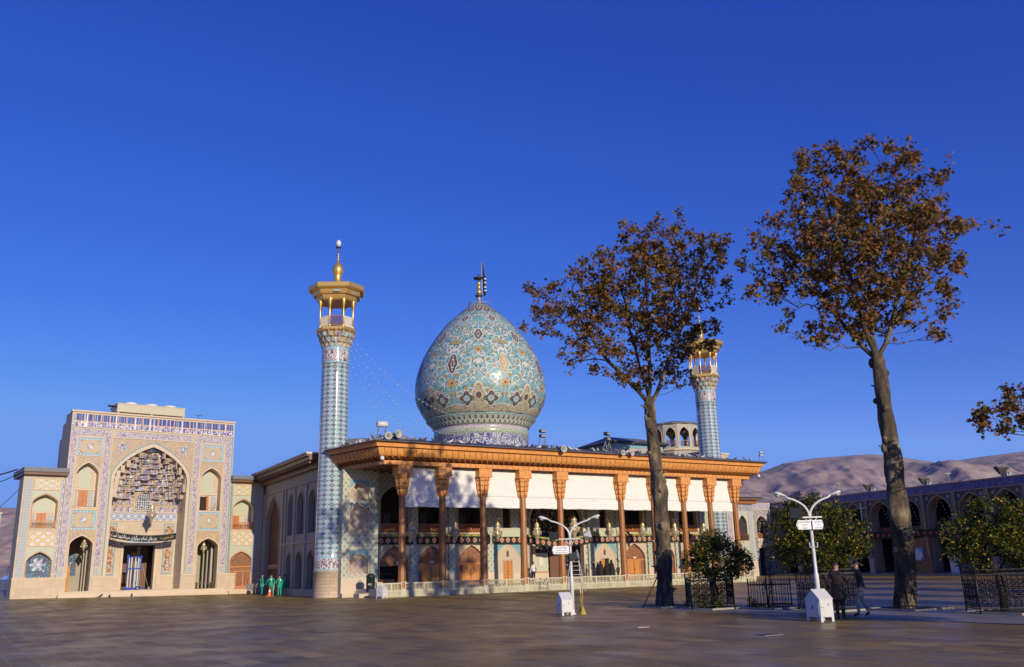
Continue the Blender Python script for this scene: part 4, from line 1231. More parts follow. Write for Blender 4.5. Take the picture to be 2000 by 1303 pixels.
    for i in range(44): mb.box(-1.5 + i * .9, -1.42 + i * .9, 0.05, VR, 9.9, 10.01, 'wood_brown')
    mb.box(-2.2, 38.3, -0.1, 0.6, 9.98, 10.0, 'wood')
    mb.build('ceiling', shrine)
build_porch()

def build_rear():
    # building mass behind
    mb = MB('hall_wall')
    mb.box(2.0, 39.8, 9.6, 30, -0.3, 12.7); mb.box(-3.0, -2.8, 6, 9.0, -.3, 12.7); mb.box(39.6, 39.8, 6, 9.6, -.3, 12.7)
    mb.build('rear_block', shrine)
    # pier beside the minaret
    mb = MB('greentile')
    a, b, v = -3.25, -0.12, 4.6
    na, nb = -2.62, -0.98
    NI = ((1.77, 2.75, 3.32), (5.0, 6.5, 7.17), (7.7, 8.25, 8.95))
    wall(mb, rect(a, b, -0.1, 10.05), [arch_outline(na, nb, *q) for q in NI], v, 0.22, 'greentile', 'trim')
    mb.box(b - 0.02, b, v + 0.002, VR, -0.1, 10.05); mb.box(a, a + 0.02, v + 0.002, 6, -0.1, 10.05)
    mb.box(a - 0.02, b + 0.03, v - 0.08, v, -0.1, 1.45, 'trim'); mb.box(a - 0.02, b + 0.06, v - 0.4, v - 0.08, -0.1, 0.3, 'trim')
    for z0, z1 in ((1.7, 3.66), (4.95, 7.4), (7.66, 9.2)):
        for p in ((na - .1, nb + .1, z1, z1 + .06), (na - .1, nb + .1, z0 - .06, z0)): mb.box(p[0], p[1], v - 0.05, v, p[2], p[3], 'trim')
        mb.box(na - .1, na - .04, v - .05, v, z0, z1, 'trim'); mb.box(nb + .04, nb + .1, v - .05, v, z0, z1, 'trim')
    for zs, za, z1, mt in ((2.75, 3.4, 3.66, 'turqlat'), (6.5, 7.25, 7.4, 'darkmos'), (8.25, 9.03, 9.2, 'turqlat')):
        spandrel(mb, na - .04, nb + .04, zs, za, z1, na - .04, nb + .04, v - 0.02, mt)
    for zb, zs, za in NI:
        mb.box(na - .05, nb + .05, v + 0.2, v + 0.25, zb - .05, za + .05, 'rose'); arch_frame(mb, na, nb, zb, zs, za, 0.06, v, 'trim', 0.04, legs=True)
    mb.box(a, b, v - 0.015, v, 9.45, 9.55, 'trim')
    mb.build('corner_pier', shrine)
    # rear wall
    ops = []
    iw = arch_outline(15.35, 21.35, 0.62, 6.2, 8.9, 14)
    ops.append(iw)
    for c in BAYS['door'] + BAYS['shop']:
        ops.append(arch_outline(c - 1.32, c + 1.32, 0.62, 2.55, 3.95)); ops.append(arch_outline(c - 1.3, c + 1.3, 5.0, 7.6, 8.9))
    for c in BAYS['blank']:
        ops.append(rect(c - 0.42, c + 0.42, 5.35, 7.9)); ops.append(rect(c - 0.5, c + 0.5, 0.62, 2.55))
    mb = MB('greentile')
    wall(mb, rect(-0.95, 38.3, -0.1, 10.05), ops, VR, 0.5, 'greentile', 'trim')
    mb.build('rear_wall', shrine)
    mb = MB('greentile')
    ps = [-0.2, 3.45, 7.15, 11.0, 14.55, 22.15, 25.7, 29.55, 33.25, 36.9]
    for p in ps:
        mb.box(p - 0.34, p + 0.34, VR - 0.22, VR, 1.6, 10.03, 'greentile'); mb.box(p - 0.38, p + 0.38, VR - 0.26, VR, 0.62, 1.6, 'trim')
    mb.build('pilaster', shrine)
    mb = MB('rose')
    for c in BAYS['door'] + BAYS['shop']:
        spandrel(mb, c - 1.36, c + 1.36, 2.55, 4.0, 4.35, c - 1.5, c + 1.5, VR - 0.02, 'star')
        arch_frame(mb, c - 1.32, c + 1.32, 0.62, 2.55, 3.95, 0.07, VR, 'trim', 0.06)
        arch_frame(mb, c - 1.3, c + 1.3, 5.0, 7.6, 8.9, 0.08, VR, 'trim', 0.05)
    for c in BAYS['blank']:
        spandrel(mb, c - 1.3, c + 1.3, 2.5, 3.95, 4.3, c - 1.42, c + 1.42, VR - 0.02, 'turqlat')
        arch_frame(mb, c - 1.3, c + 1.3, 1.5, 2.5, 3.95, 0.07, VR, 'trim', 0.06)
        o = arch_outline(c - 1.3, c + 1.3, 1.5, 2.5, 3.95)
        wall(mb, o, [rect(c - 0.55, c + 0.55, 1.45, 2.6) if False else rect(c - 0.55, c + 0.55, 1.52, 2.62), arch_outline(c - 0.14, c + 0.14, 2.9, 3.25, 3.45)], VR - 0.015, 0.01, 'star')
        mb.prism(arch_outline(c - 0.14, c + 0.14, 2.9, 3.25, 3.45), VR - 0.03, VR - 0.01, 'wood_brown')
        mb.box(c - 1.3, c - 0.55, VR - 0.05, VR, 0.62, 1.5, 'trim'); mb.box(c + 0.55, c + 1.3, VR - 0.05, VR, 0.62, 1.5, 'trim')
        mb.box(c - 0.9, c + 1.2, VR - 0.45, VR, 4.62, 5.3, 'palegreen'); mb.box(c - 0.95, c + 1.25, VR - 0.5, VR, 5.3, 5.38, 'trim')
    arch_frame(mb, 15.35, 21.35, 0.62, 6.2, 8.9, 0.22, VR, 'trim', 0.08)
    mb.build('arch_surround', shrine)
    # upper gallery behind the balcony openings
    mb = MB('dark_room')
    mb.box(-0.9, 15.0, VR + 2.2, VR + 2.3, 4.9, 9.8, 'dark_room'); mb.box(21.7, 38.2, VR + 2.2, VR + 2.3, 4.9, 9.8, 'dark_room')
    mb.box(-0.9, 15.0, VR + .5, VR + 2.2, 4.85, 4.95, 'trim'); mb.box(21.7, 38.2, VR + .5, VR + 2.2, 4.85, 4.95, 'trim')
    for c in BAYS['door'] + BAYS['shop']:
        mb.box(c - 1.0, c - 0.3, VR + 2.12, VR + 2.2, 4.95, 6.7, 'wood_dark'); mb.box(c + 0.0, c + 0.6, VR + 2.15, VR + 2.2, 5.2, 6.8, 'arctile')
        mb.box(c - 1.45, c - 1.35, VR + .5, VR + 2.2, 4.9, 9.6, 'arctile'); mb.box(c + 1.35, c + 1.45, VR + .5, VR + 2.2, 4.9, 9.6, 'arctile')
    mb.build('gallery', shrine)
    for c in BAYS['door'] + BAYS['shop']:
        lattice_rail('balcony_rail', shrine, c - 1.3, c + 1.3, VR + 0.05, 5.0, 5.75, 'wood_door', 0.16)
        m2 = MB('white_paint'); m2.box(c - 1.32, c + 1.32, VR - 0.06, VR + 0.02, 4.86, 4.96, 'trim'); m2.build('sill', shrine)
    # ground floor doors
    for c in BAYS['door']:
        mb = MB('carved')
        mb.prism(arch_outline(c - 1.3, c + 1.3, 2.45, 2.55, 3.93), VR + 0.22, VR + 0.3, 'carved')
        mb.box(c - 1.32, c + 1.32, VR + 0.16, VR + 0.3, 2.32, 2.46, 'wood_door')
        for s in (-1, 1):
            mb.box(c + s * 0.82, c + s * 1.3, VR + 0.2, VR + 0.3, 0.62, 2.32, 'carved'); mb.box(c + s * 0.76, c + s * 0.84, VR + 0.16, VR + 0.3, 0.62, 2.32, 'wood_door')
        o = mb.build('carved_screen', shrine)
        door('door', o, c - 0.76, c + 0.76, 0.62, 2.32, VR + 0.2, 2, 'wood_light', 2)
        if c in (5.2, 27.6):
            s_ = MB('banner_beige'); s_.box(c - 0.15, c + 0.3, VR + 0.08, VR + 0.12, 2.5, 2.68, 'unit_cream'); s_.build('plaque', o)
    for c in BAYS['shop']:
        mb = MB('dark_inside')
        mb.prism(arch_outline(c - 1.3, c + 1.3, 2.45, 2.55, 3.93), VR + 0.22, VR + 0.3, 'carved'); mb.box(c - 1.32, c + 1.32, VR + 0.16, VR + 0.3, 2.32, 2.46, 'wood_dark')
        mb.box(c - 1.3, c + 1.3, VR + 2.0, VR + 2.1, 0.62, 2.5, 'dark_inside'); mb.box(c - 1.4, c - 1.3, VR + .5, VR + 2, .6, 2.5); mb.box(c + 1.3, c + 1.4, VR + .5, VR + 2, .6, 2.5); mb.box(c - 1.4, c + 1.4, VR + .5, VR + 2, 2.45, 2.5)
        for k in range(4): mb.box(c - 1.1, c + 1.1, VR + 1.8, VR + 1.95, 0.8 + k * .42, 0.84 + k * .42, 'wood_brown')
        mb.box(c - 1.1, c + 0.3, VR + 0.5, VR + 0.9, 0.62, 1.25, 'wood_dark')
        o = mb.build('kiosk_room', shrine)
        s_ = MB('unit_cream'); s_.box(c + 0.2, c + 0.85, VR + 0.06, VR + 0.1, 2.42, 2.68, 'unit_cream'); s_.build('plaque', o)
    door('door', shrine, 12.84 - 0.5, 12.84 + 0.5, 0.62, 2.55, VR + 0.05, 2, 'wood_light', 2)
    o = door('door', shrine, 23.86 - 0.5, 23.86 + 0.02, 0.62, 2.55, VR + 0.05, 1, 'wood_light', 2)
    for c in BAYS['blank']:
        mb = MB('dark_inside'); mb.box(c - 0.5, c + 0.5, VR + .6, VR + .7, .62, 2.6); mb.box(c - .45, c + .45, VR + .4, VR + .45, 5.3, 7.9); mb.box(c + .3, c + .42, VR + .1, VR + .4, 5.3, 7.9, 'wood_brown'); mb.build('open_doorway', shrine)
    # central recess with mirror mosaic
    mb = MB('mirror')
    cx = 18.35
    mb.box(15.2, 21.5, VR + 2.6, VR + 2.7, 0.6, 9.2, 'mirror'); mb.box(15.2, 15.35, VR + .5, VR + 2.6, .6, 9.2, 'mirror'); mb.box(21.35, 21.5, VR + .5, VR + 2.6, .6, 9.2, 'mirror')
    rng = random.Random(4)
    for k in range(9):                     # faceted stalactites overhead
        z = 4.9 + k * 0.46
        r = 2.95 - 0.22 * k; n = 14
        for i in range(n):
            a = PI * (i + .5) / n
            x, y = cx + r * math.cos(a), VR + 0.25 + (2.45 - .2 * k) * math.sin(a)
            mb.lathe([(0.01, z - 0.18), (0.20, z + 0.05), (0.34, z + 0.46)], 6, (x, y), 'mirror', False, uvk=lambda f, r_, z_, i=i, k=k: (f * 2 + i * 3.1, z_ * 1.6 + k))
    mb.build('mirror_vault', shrine)
    mb = MB('trim')
    mb.box(15.5, 21.2, VR + 2.3, VR + 2.6, 4.15, 4.5, 'marble_pale')
    mb.box(16.9, 17.2, VR + 2.0, VR + 2.6, .62, 4.15, 'trim'); mb.box(15.5, 15.8, VR + 2.2, VR + 2.6, .62, 4.15, 'trim')
    mb.prism(arch_outline(15.8, 16.9, .62, 2.6, 3.4), VR + 2.4, VR + 2.45, 'dark_inside'); mb.prism(arch_outline(15.8, 16.9, 2.62, 2.7, 3.4), VR + 2.34, VR + 2.38, 'wood_brown')
    mb.box(17.3, 18.9, VR + 2.4, VR + 2.6, 1.5, 3.2, 'palegreen'); mb.box(17.75, 18.3, VR + 2.34, VR + 2.4, 2.0, 2.9, 'white_glaze'); mb.box(17.3, 18.9, VR + 2.3, VR + 2.6, 1.4, 1.5, 'wood_door'); mb.box(17.3, 18.9, VR + 2.35, VR + 2.6, 0.62, 1.4, 'trim')
    mb.box(19.1, 20.3, VR + 2.4, VR + 2.45, .62, 3.3, 'wood_brown')
    mb.box(16.05, 16.3, VR + 2.3, VR + 2.36, .8, 2.4, 'coverall_green')
    mb.build('recess_lining', shrine)
build_rear()

# ---------------------------------------------------------------- dome
DC = (18.35, 19.0)
DPROF = [(5.66, 17.45), (6.02, 17.7), (6.32, 18.1), (6.55, 18.5), (6.80, 19.0), (6.98, 19.4), (7.12, 19.9), (7.2, 20.4), (7.22, 20.9), (7.19, 21.5), (7.11, 22.1), (6.98, 22.7), (6.80, 23.3), (6.58, 23.9), (6.32, 24.5), (6.01, 25.1), (5.62, 25.8), (5.18, 26.5), (4.68, 27.2), (4.12, 27.9), (3.48, 28.6), (2.76, 29.3), (1.96, 30.0), (1.18, 30.6), (0.4, 31.05), (0.01, 31.2)]
_dz = [p[1] for p in DPROF]; _dr = [p[0] for p in DPROF]
def build_dome():
    mb = MB('dometurq')
    prof = [(float(np.interp(z, _dz, _dr)), float(z)) for z in np.concatenate([np.linspace(17.45, 20, 14), np.linspace(20.2, 31.15, 50)])]
    mb.lathe(prof, 96, DC, 'dometurq')
    dome = mb.build('dome', shrine)
    AX = R(-122.0)
    def dp(th, z, off):                                  # th in degrees from the axis
        r = float(np.interp(z, _dz, _dr)); r2 = float(np.interp(z + 0.05, _dz, _dr)); sl = (r2 - r) / 0.05
        L = math.hypot(1, sl); a = AX + R(th)
        rr = r + off / L
        return Vector((DC[0] + rr * math.cos(a), DC[1] + rr * math.sin(a), z - off * sl / L))
    def rad(z): return max(0.4, float(np.interp(z, _dz, _dr)))
    def slant(z):
        r = float(np.interp(z - .05, _dz, _dr)); r2 = float(np.interp(z + 0.05, _dz, _dr))
        return math.hypot(1, (r2 - r) / 0.1)
    # local metric map about (th0, z0): metres (x right, y up along the surface) -> th, z
    def loc(th0, z0, x, y):
        z = z0 + y / slant(z0)
        return th0 + math.degrees(x / rad(z)), z
    white, dark, yel, brn, sand, teal = MB('white_glaze'), MB('navy_glaze'), MB('yellow_glaze'), MB('brown_glaze'), MB('sand_glaze'), MB('turq')
    cream = MB('domecream')
    def ribbon(mb, pts, w, off, m=None):
        n = len(pts)
        if not hasattr(w, '__len__'): w = [w] * n
        A, B = [], []
        for i, (t, z) in enumerate(pts):
            t0, z0 = pts[max(0, i - 1)]; t1, z1 = pts[min(n - 1, i + 1)]
            dx = R(t1 - t0) * rad(z); dy = (z1 - z0) * slant(z); L = math.hypot(dx, dy) or 1
            nx, ny = -dy / L * w[i] / 2, dx / L * w[i] / 2
            A.append(dp(*loc(t, z, nx, ny), off)); B.append(dp(*loc(t, z, -nx, -ny), off))
        mb.strip(A, B, m)
    def patch(mb, th, z, shape, off, m=None, rings=2):
        c = mb.pt(dp(th, z, off)); prev = None
        k = len(shape)
        rr = []
        for q in range(1, rings + 1):
            rr.append([mb.pt(dp(*loc(th, z, x * q / rings, y * q / rings), off)) for x, y in shape])
        for i in range(k):
            j = (i + 1) % k
            mb.face((c, rr[0][i], rr[0][j]), m)
            for q in range(rings - 1): mb.face((rr[q][i], rr[q + 1][i], rr[q + 1][j], rr[q][j]), m)
    def ogive(w, h, lob=0.1, n=32):
        out = []
        for i in range(n):
            a = 2 * PI * i / n
            s, c = math.sin(a), math.cos(a)
            x = w * c * (1 - 0.28 * abs(s) ** 3); y = h * (s if abs(s) < 0.9 else math.copysign(0.9 + (abs(s) - 0.9) * 3.0, s))
            q = 1 + lob * math.cos(6 * a)
            out.append((x * q, y * q))
        return out
    def flower(th, z, r):
        patch(yel, th, z, [(r * (1 + .28 * math.cos(8 * a)) * math.cos(a), r * (1 + .28 * math.cos(8 * a)) * math.sin(a)) for a in [2 * PI * q / 24 for q in range(24)]], 0.03, None, 1)
        patch(brn, th, z, [(r * .36 * math.cos(a), r * .36 * math.sin(a)) for a in [2 * PI * q / 8 for q in range(8)]], 0.04, None, 1)
    def medal(th, z, w, h, mb_, inner=True):
        patch(white, th, z, ogive(w + .09, h + .12), 0.028, None, 2)
        patch(mb_, th, z, ogive(w, h), 0.042, None, 2)
        if inner:
            patch(white, th, z, ogive(w * .42, h * .5, .25), 0.055, None, 1); patch(mb_, th, z, ogive(w * .28, h * .36, .2), 0.065, None, 1)
            for s in (-1, 1): patch(white, *loc(th, z, 0, s * h * .74), ogive(w * .12, h * .1, 0, 10), 0.055, None, 1)
    def spiral(th, z, r0, turns, a0, sgn, w=0.075, off=0.02, m=None):
        pts = []
        n = int(18 * turns)
        for i in range(n + 1):
            t = i / n; a = a0 + sgn * 2 * PI * turns * t; r = r0 * (1 - 0.78 * t)
            pts.append(loc(th, z, r * math.cos(a), r * math.sin(a)))
        ribbon(white, pts, [w * (0.6 + 0.9 * math.sin(PI * min(1, (i / n) * 1.1)) ) for i in range(n + 1)], off)
    def curl(th, z, L, a0, sgn, w=0.16):
        pts = []; x = y = 0; a = a0
        n = 9
        for i in range(n + 1):
            pts.append(loc(th, z, x, y)); x += L / n * math.cos(a); y += L / n * math.sin(a); a += sgn * 0.42
        ribbon(white, pts, [w * math.sin(PI * (i + .3) / (n + .6)) + 0.01 for i in range(n + 1)], 0.026)
    def leaf(mb, th, z, L, a, w=0.1):
        pts = [loc(th, z, L * t * math.cos(a), L * t * math.sin(a)) for t in (0, .5, 1)]
        ribbon(mb, pts, [0.01, w, 0.01], 0.022)
    rng = random.Random(11)
    half = []
    # design of one half sector (0..22.5 deg): scrolls, curls, leaves
    scr = [(7.5, 19.6, .62), (15.5, 19.2, .5), (19.5, 20.5, .45), (12.0, 20.9, .66), (5.0, 21.6, .55), (18.0, 22.3, .6), (9.5, 22.9, .66), (3.5, 23.6, .42), (16.5, 24.3, .62), (9.0, 24.9, .55), (19.5, 25.6, .42), (5.0, 26.3, .42), (13.5, 26.3, .55), (8.0, 27.5, .42), (18.0, 27.3, .38), (13.5, 28.3, .36), (5.5, 28.7, .25)]
    curls = [(3.0, 20.6, .9, 1.9, -1), (14, 20.0, 1.0, .5, 1), (20, 21.5, .8, 2.2, 1), (8, 22.0, .9, 2.6, -1), (15, 23.2, .9, .9, 1), (4.5, 24.4, .8, 1.2, 1), (20, 24.7, .7, 2.4, 1), (11, 25.8, .8, 2.0, -1), (17, 26.6, .6, .7, 1), (7, 26.9, .6, 1.0, 1), (11, 27.9, .5, 2.2, -1), (18.5, 28.6, .45, 1.6, 1), (9, 19.0, .7, 1.0, 1), (17.5, 18.9, .6, 2.0, -1), (12.5, 21.9, .6, .2, 1), (1.8, 22.4, .6, 1.4, 1), (13, 24.9, .6, 2.8, -1)]
    leaves = [(rng.uniform(1, 22), rng.uniform(18.7, 28.8), rng.uniform(.2, .38), rng.uniform(0, PI)) for _ in range(46)]
    flw = [(4.5, 20.2, .13), (10.5, 19.9, .16), (17.5, 21.3, .2), (8.0, 21.3, .15), (14.0, 22.2, .16), (4.5, 22.9, .14), (20, 23.2, .14), (12.5, 23.8, .17), (7.0, 24.2, .14), (17.0, 25.1, .18), (3.0, 25.2, .14), (10.5, 26.6, .15), (16.0, 27.2, .15), (6.0, 27.6, .12), (12.5, 29.0, .16), (20.5, 19.4, .14), (21, 26.6, .12)]
    for s8 in range(8):
        base = 45 * s8
        # skip ornament on the far side of the dome
        if not (-115 <= ((base + 180) % 360) - 180 <= 115): continue
        for s in (-1, 1):
            for i, (t, z, r) in enumerate(scr):
                spiral(base + s * t, z, r, 1.35, (0.6 if s > 0 else PI - 0.6) + i, s if i % 2 else -s)
                if i % 2 == 0: flower(base + s * t, z, 0.13)
            for (t, z, L, a, g) in curls: curl(base + s * t, z, L, a if s > 0 else PI - a, g * s)
            for (t, z, L, a) in leaves: leaf(dark, base + s * t, z, L, a if s > 0 else PI - a)
            for (t, z, r) in flw: flower(base + s * t, z, r)
            # long vines
            ribbon(white, [(base + s * (11 + 8.5 * math.sin((z - 18.6) * 1.45)), z) for z in np.linspace(18.5, 29.3, 60)], 0.06, 0.018)
            ribbon(white, [(base + s * (11 - 9.5 * math.sin((z - 18.9) * 1.1)), z) for z in np.linspace(18.9, 29.0, 60)], 0.055, 0.018)
        ribbon(white, [(base, z) for z in np.linspace(20.6, 29.6, 30)], 0.05, 0.02)
        ribbon(white, [(base + 22.5, z) for z in np.linspace(18.4, 29.6, 40)], 0.05, 0.02)
        # medallions
        medal(base, 26.0, .42, .72, brn); medal(base + 22.5, 28.3, .36, .52, brn)
        medal(base + 22.5, 22.6, .50, 1.0, sand if s8 == 0 else brn)
        flower(base, 24.1, .36); flower(base + 22.5, 20.5, .42); flower(base + 22.5, 25.1, .26)
        for (t, z) in ((0, 22.6), (22.5, 24.0)):
            for s in (-1, 1):
                curl(base + t, z, .9, PI / 2 - s * .2, -s, .2); curl(base + t, z, .7, PI / 2 - s * 1.2, s, .16)
        # palmette group at the foot
        patch(white, base, 19.15, ogive(.78, 1.42, .08), 0.03); patch(cream, base, 19.1, ogive(.68, 1.3, .08), 0.045)
        patch(white, base, 19.2, [(.36 * math.cos(a), .42 * math.sin(a)) for a in [2 * PI * q / 16 for q in range(16)]], 0.06, None, 1)
        patch(brn, base, 19.2, [(.30 * math.cos(a), .36 * math.sin(a)) for a in [2 * PI * q / 16 for q in range(16)]], 0.07, None, 1)
        for s in (-1, 1):
            T0 = loc(base, 18.9, s * 1.25, 0)
            sh = [(.66 * (1 + .22 * math.cos(4 * a + PI / 4 * 0)) * math.cos(a), .66 * (1 + .22 * math.cos(4 * a)) * math.sin(a)) for a in [2 * PI * q / 28 + .3 for q in range(28)]]
            patch(white, *T0, [(x * 1.12, y * 1.12) for x, y in sh], 0.032); patch(brn, *T0, sh, 0.046)
            patch(teal, *T0, [(.34 * (1 + .2 * math.cos(8 * a)) * math.cos(a), .34 * (1 + .2 * math.cos(8 * a)) * math.sin(a)) for a in [2 * PI * q / 24 for q in range(24)]], 0.06, None, 1)
            patch(sand, *T0, [(.12 * math.cos(a), .12 * math.sin(a)) for a in [2 * PI * q / 8 for q in range(8)]], 0.07, None, 1)
    # cream band round the foot with a wavy upper edge
    lo, hi, wv = [], [], []
    for i in range(289):
        th = i * 1.25; q = abs(((th + 22.5) % 45) - 22.5)
        z = 18.3 + 0.5 * max(0, 1 - q / 16) + 0.10 * math.cos(R(q * 16))
        lo.append(dp(th, 17.5, 0.02)); hi.append(dp(th, z, 0.022)); wv.append((th, z))
    for q in range(6):
        cream.strip([dp(t, 17.5 + (z - 17.5) * q / 6, 0.03) for t, z in wv], [dp(t, 17.5 + (z - 17.5) * (q + 1) / 6, 0.03) for t, z in wv])
    ribbon(white, wv, 0.09, 0.03)
    ribbon(dark, [(i * 3, 17.62) for i in range(121)], 0.12, 0.03)
    # brown crown round the apex with scallops and white lines
    lo = []; hi = []
    for i in range(241):
        th = i * 1.5; q = abs(((th + 11.25) % 22.5) - 11.25) / 11.25
        lo.append((th, 29.35 + 0.32 * q ** 2)); hi.append(dp(th, 30.95, 0.03))
    for q in range(6):
        brn.strip([dp(t, z + (30.95 - z) * q / 6, 0.03) for t, z in lo], [dp(t, z + (30.95 - z) * (q + 1) / 6, 0.03) for t, z in lo])
    ribbon(white, lo, 0.07, 0.04)
    for k in range(32):
        for s in (-1, 1): ribbon(white, [(k * 11.25 + s * 11 * t, 29.6 + 1.25 * t) for t in np.linspace(0, 1, 8)], 0.05, 0.04)
    for nm, mbx in (('white_scrollwork', white), ('leaf_inlay', dark), ('yellow_flowers', yel), ('brown_cartouches', brn), ('sand_cartouches', sand), ('turquoise_rosettes', teal), ('cream_foot_band', cream)):
        for k in range(len(mbx.sm)): mbx.sm[k] = False
        if mbx.f: mbx.build(nm, dome, smooth=True)
    # drum
    mb = MB('inscr_blue')
    cyl = lambda f, r, z: (f * 2 * PI * 5.15, z)
    mb.lathe([(5.15, 12.2, 'inscr_blue'), (5.15, 15.55, 'trim'), (5.2, 15.57, 'drumband'), (5.2, 16.12, 'trim'), (5.17, 16.14, 'purple'), (5.17, 16.5, 'drum_niche'), (5.3, 16.52, 'drum_niche'), (5.34, 16.6, 'drum_niche')], 96, DC, uvk=cyl)
    drum = mb.build('drum', shrine)
    mb = MB('drum_niche')
    mb.lathe([(5.2, 16.5, 'drum_niche'), (5.3, 16.9, 'drum_niche'), (5.5, 17.2, 'drum_niche'), (5.95, 17.38, 'drum_niche'), (6.02, 17.42, 'dometurq'), (6.02, 17.52, 'dometurq'), (5.6, 17.56, 'dometurq')], 96, DC, uvk=cyl)
    for tier, (r0, r1, z0, z1, n) in enumerate(((5.22, 5.55, 16.5, 16.95, 60), (5.5, 5.98, 16.9, 17.38, 60))):
        for i in range(n):
            a0 = 2 * PI * (i + .5 * tier) / n; a1 = a0 + 2 * PI / n; am = (a0 + a1) / 2
            def p(r, a, z): return (DC[0] + r * math.cos(a), DC[1] + r * math.sin(a), z)
            g = 0.25 * (a1 - a0)
            # rib between cells, flaring outwards
            mb.poly((p(r0, a0 - g, z0), p(r0, a0 + g, z0), p(r1, a0 + g * 1.8, z1), p(r1, a0 - g * 1.8, z1)), 'palegreen')
            mb.poly((p(r1, a0 + g * 1.8, z1), p(r1, a1 - g * 1.8, z1), p(r1 - .02, am, z1 - .14)), 'palegreen')
            mb.poly((p(r0 + .04, a0 + g, z0 + .05), p(r0 + .04, a1 - g, z0 + .05), p(r1 - .2, a1 - g, z1 - .12), p(r1 - .2, a0 + g, z1 - .12)), 'brown_glaze')
    mb.build('stalactite_cornice', drum)
    # finial, flag
    mb = MB('gold')
    mb.tube([(DC[0], DC[1], 31.0), (DC[0], DC[1], 32.1)], 0.2, 8, 'grey_metal')
    mb.tube([(DC[0], DC[1], 32.0), (DC[0], DC[1], 34.6)], 0.05, 6, 'brass_dark')
    for z, r, mm in ((32.38, .32, 'gold'), (32.95, .25, 'gold'), (33.42, .23, 'gold')): mb.ball((DC[0], DC[1], z), r, 14, mm)
    mb.lathe([(0.01, 31.75), (0.4, 31.85), (0.45, 32.0), (0.2, 32.05)], 12, DC, 'dark_metal')
    mb.lathe([(0.01, 33.88), (0.62, 34.0), (0.62, 34.1), (0.01, 34.16)], 16, DC, 'dark_metal')
    mb.build('finial', dome)
    mb = MB('grey_metal')
    ring = [(DC[0] + 1.25 * math.cos(2 * PI * k / 12), DC[1] + 1.25 * math.sin(2 * PI * k / 12), 30.9 + .12 * math.sin(k * 2.1)) for k in range(13)]
    mb.tube(ring, 0.05, 5)
    for k in range(0, 12, 3): mb.tube([ring[k], (DC[0], DC[1], 31.1)], 0.035, 4)
    mb.build('light_ring', dome)
    return dome
dome = build_dome()
# black flag on its own pole beside the finial
fp = empty('flag', glob(DC[0] + .3, DC[1] - .2, 31.0), AN, 'furled black mourning flag hanging from the pole at the top of the dome', 'flag')
m = MB('grey_metal'); m.tube([(0, 0, -0.2), (0, 0, 5.0)], 0.06, 6); m.build('pole', fp)
m = MB('banner_black')
sec = [(0.05, 5.0, .03), (.14, 4.6, .05), (.22, 3.9, .10), (.30, 3.2, .16), (.34, 2.7, .2), (.30, 2.2, .15), (.34, 1.7, .17), (.36, 1.3, .17), (.33, 1.0, .08)]
m.tube([(a, 0, z) for a, z, r in sec], [r for a, z, r in sec], 8); f_ = m.build('cloth', fp)
m = MB('white_letter')
for z, a in ((2.9, .5), (2.45, -.4), (1.9, .3), (1.5, -.2)): m.box(0.2, 0.42, -0.24, -0.15, z, z + 0.14)
m.build('lettering', f_)

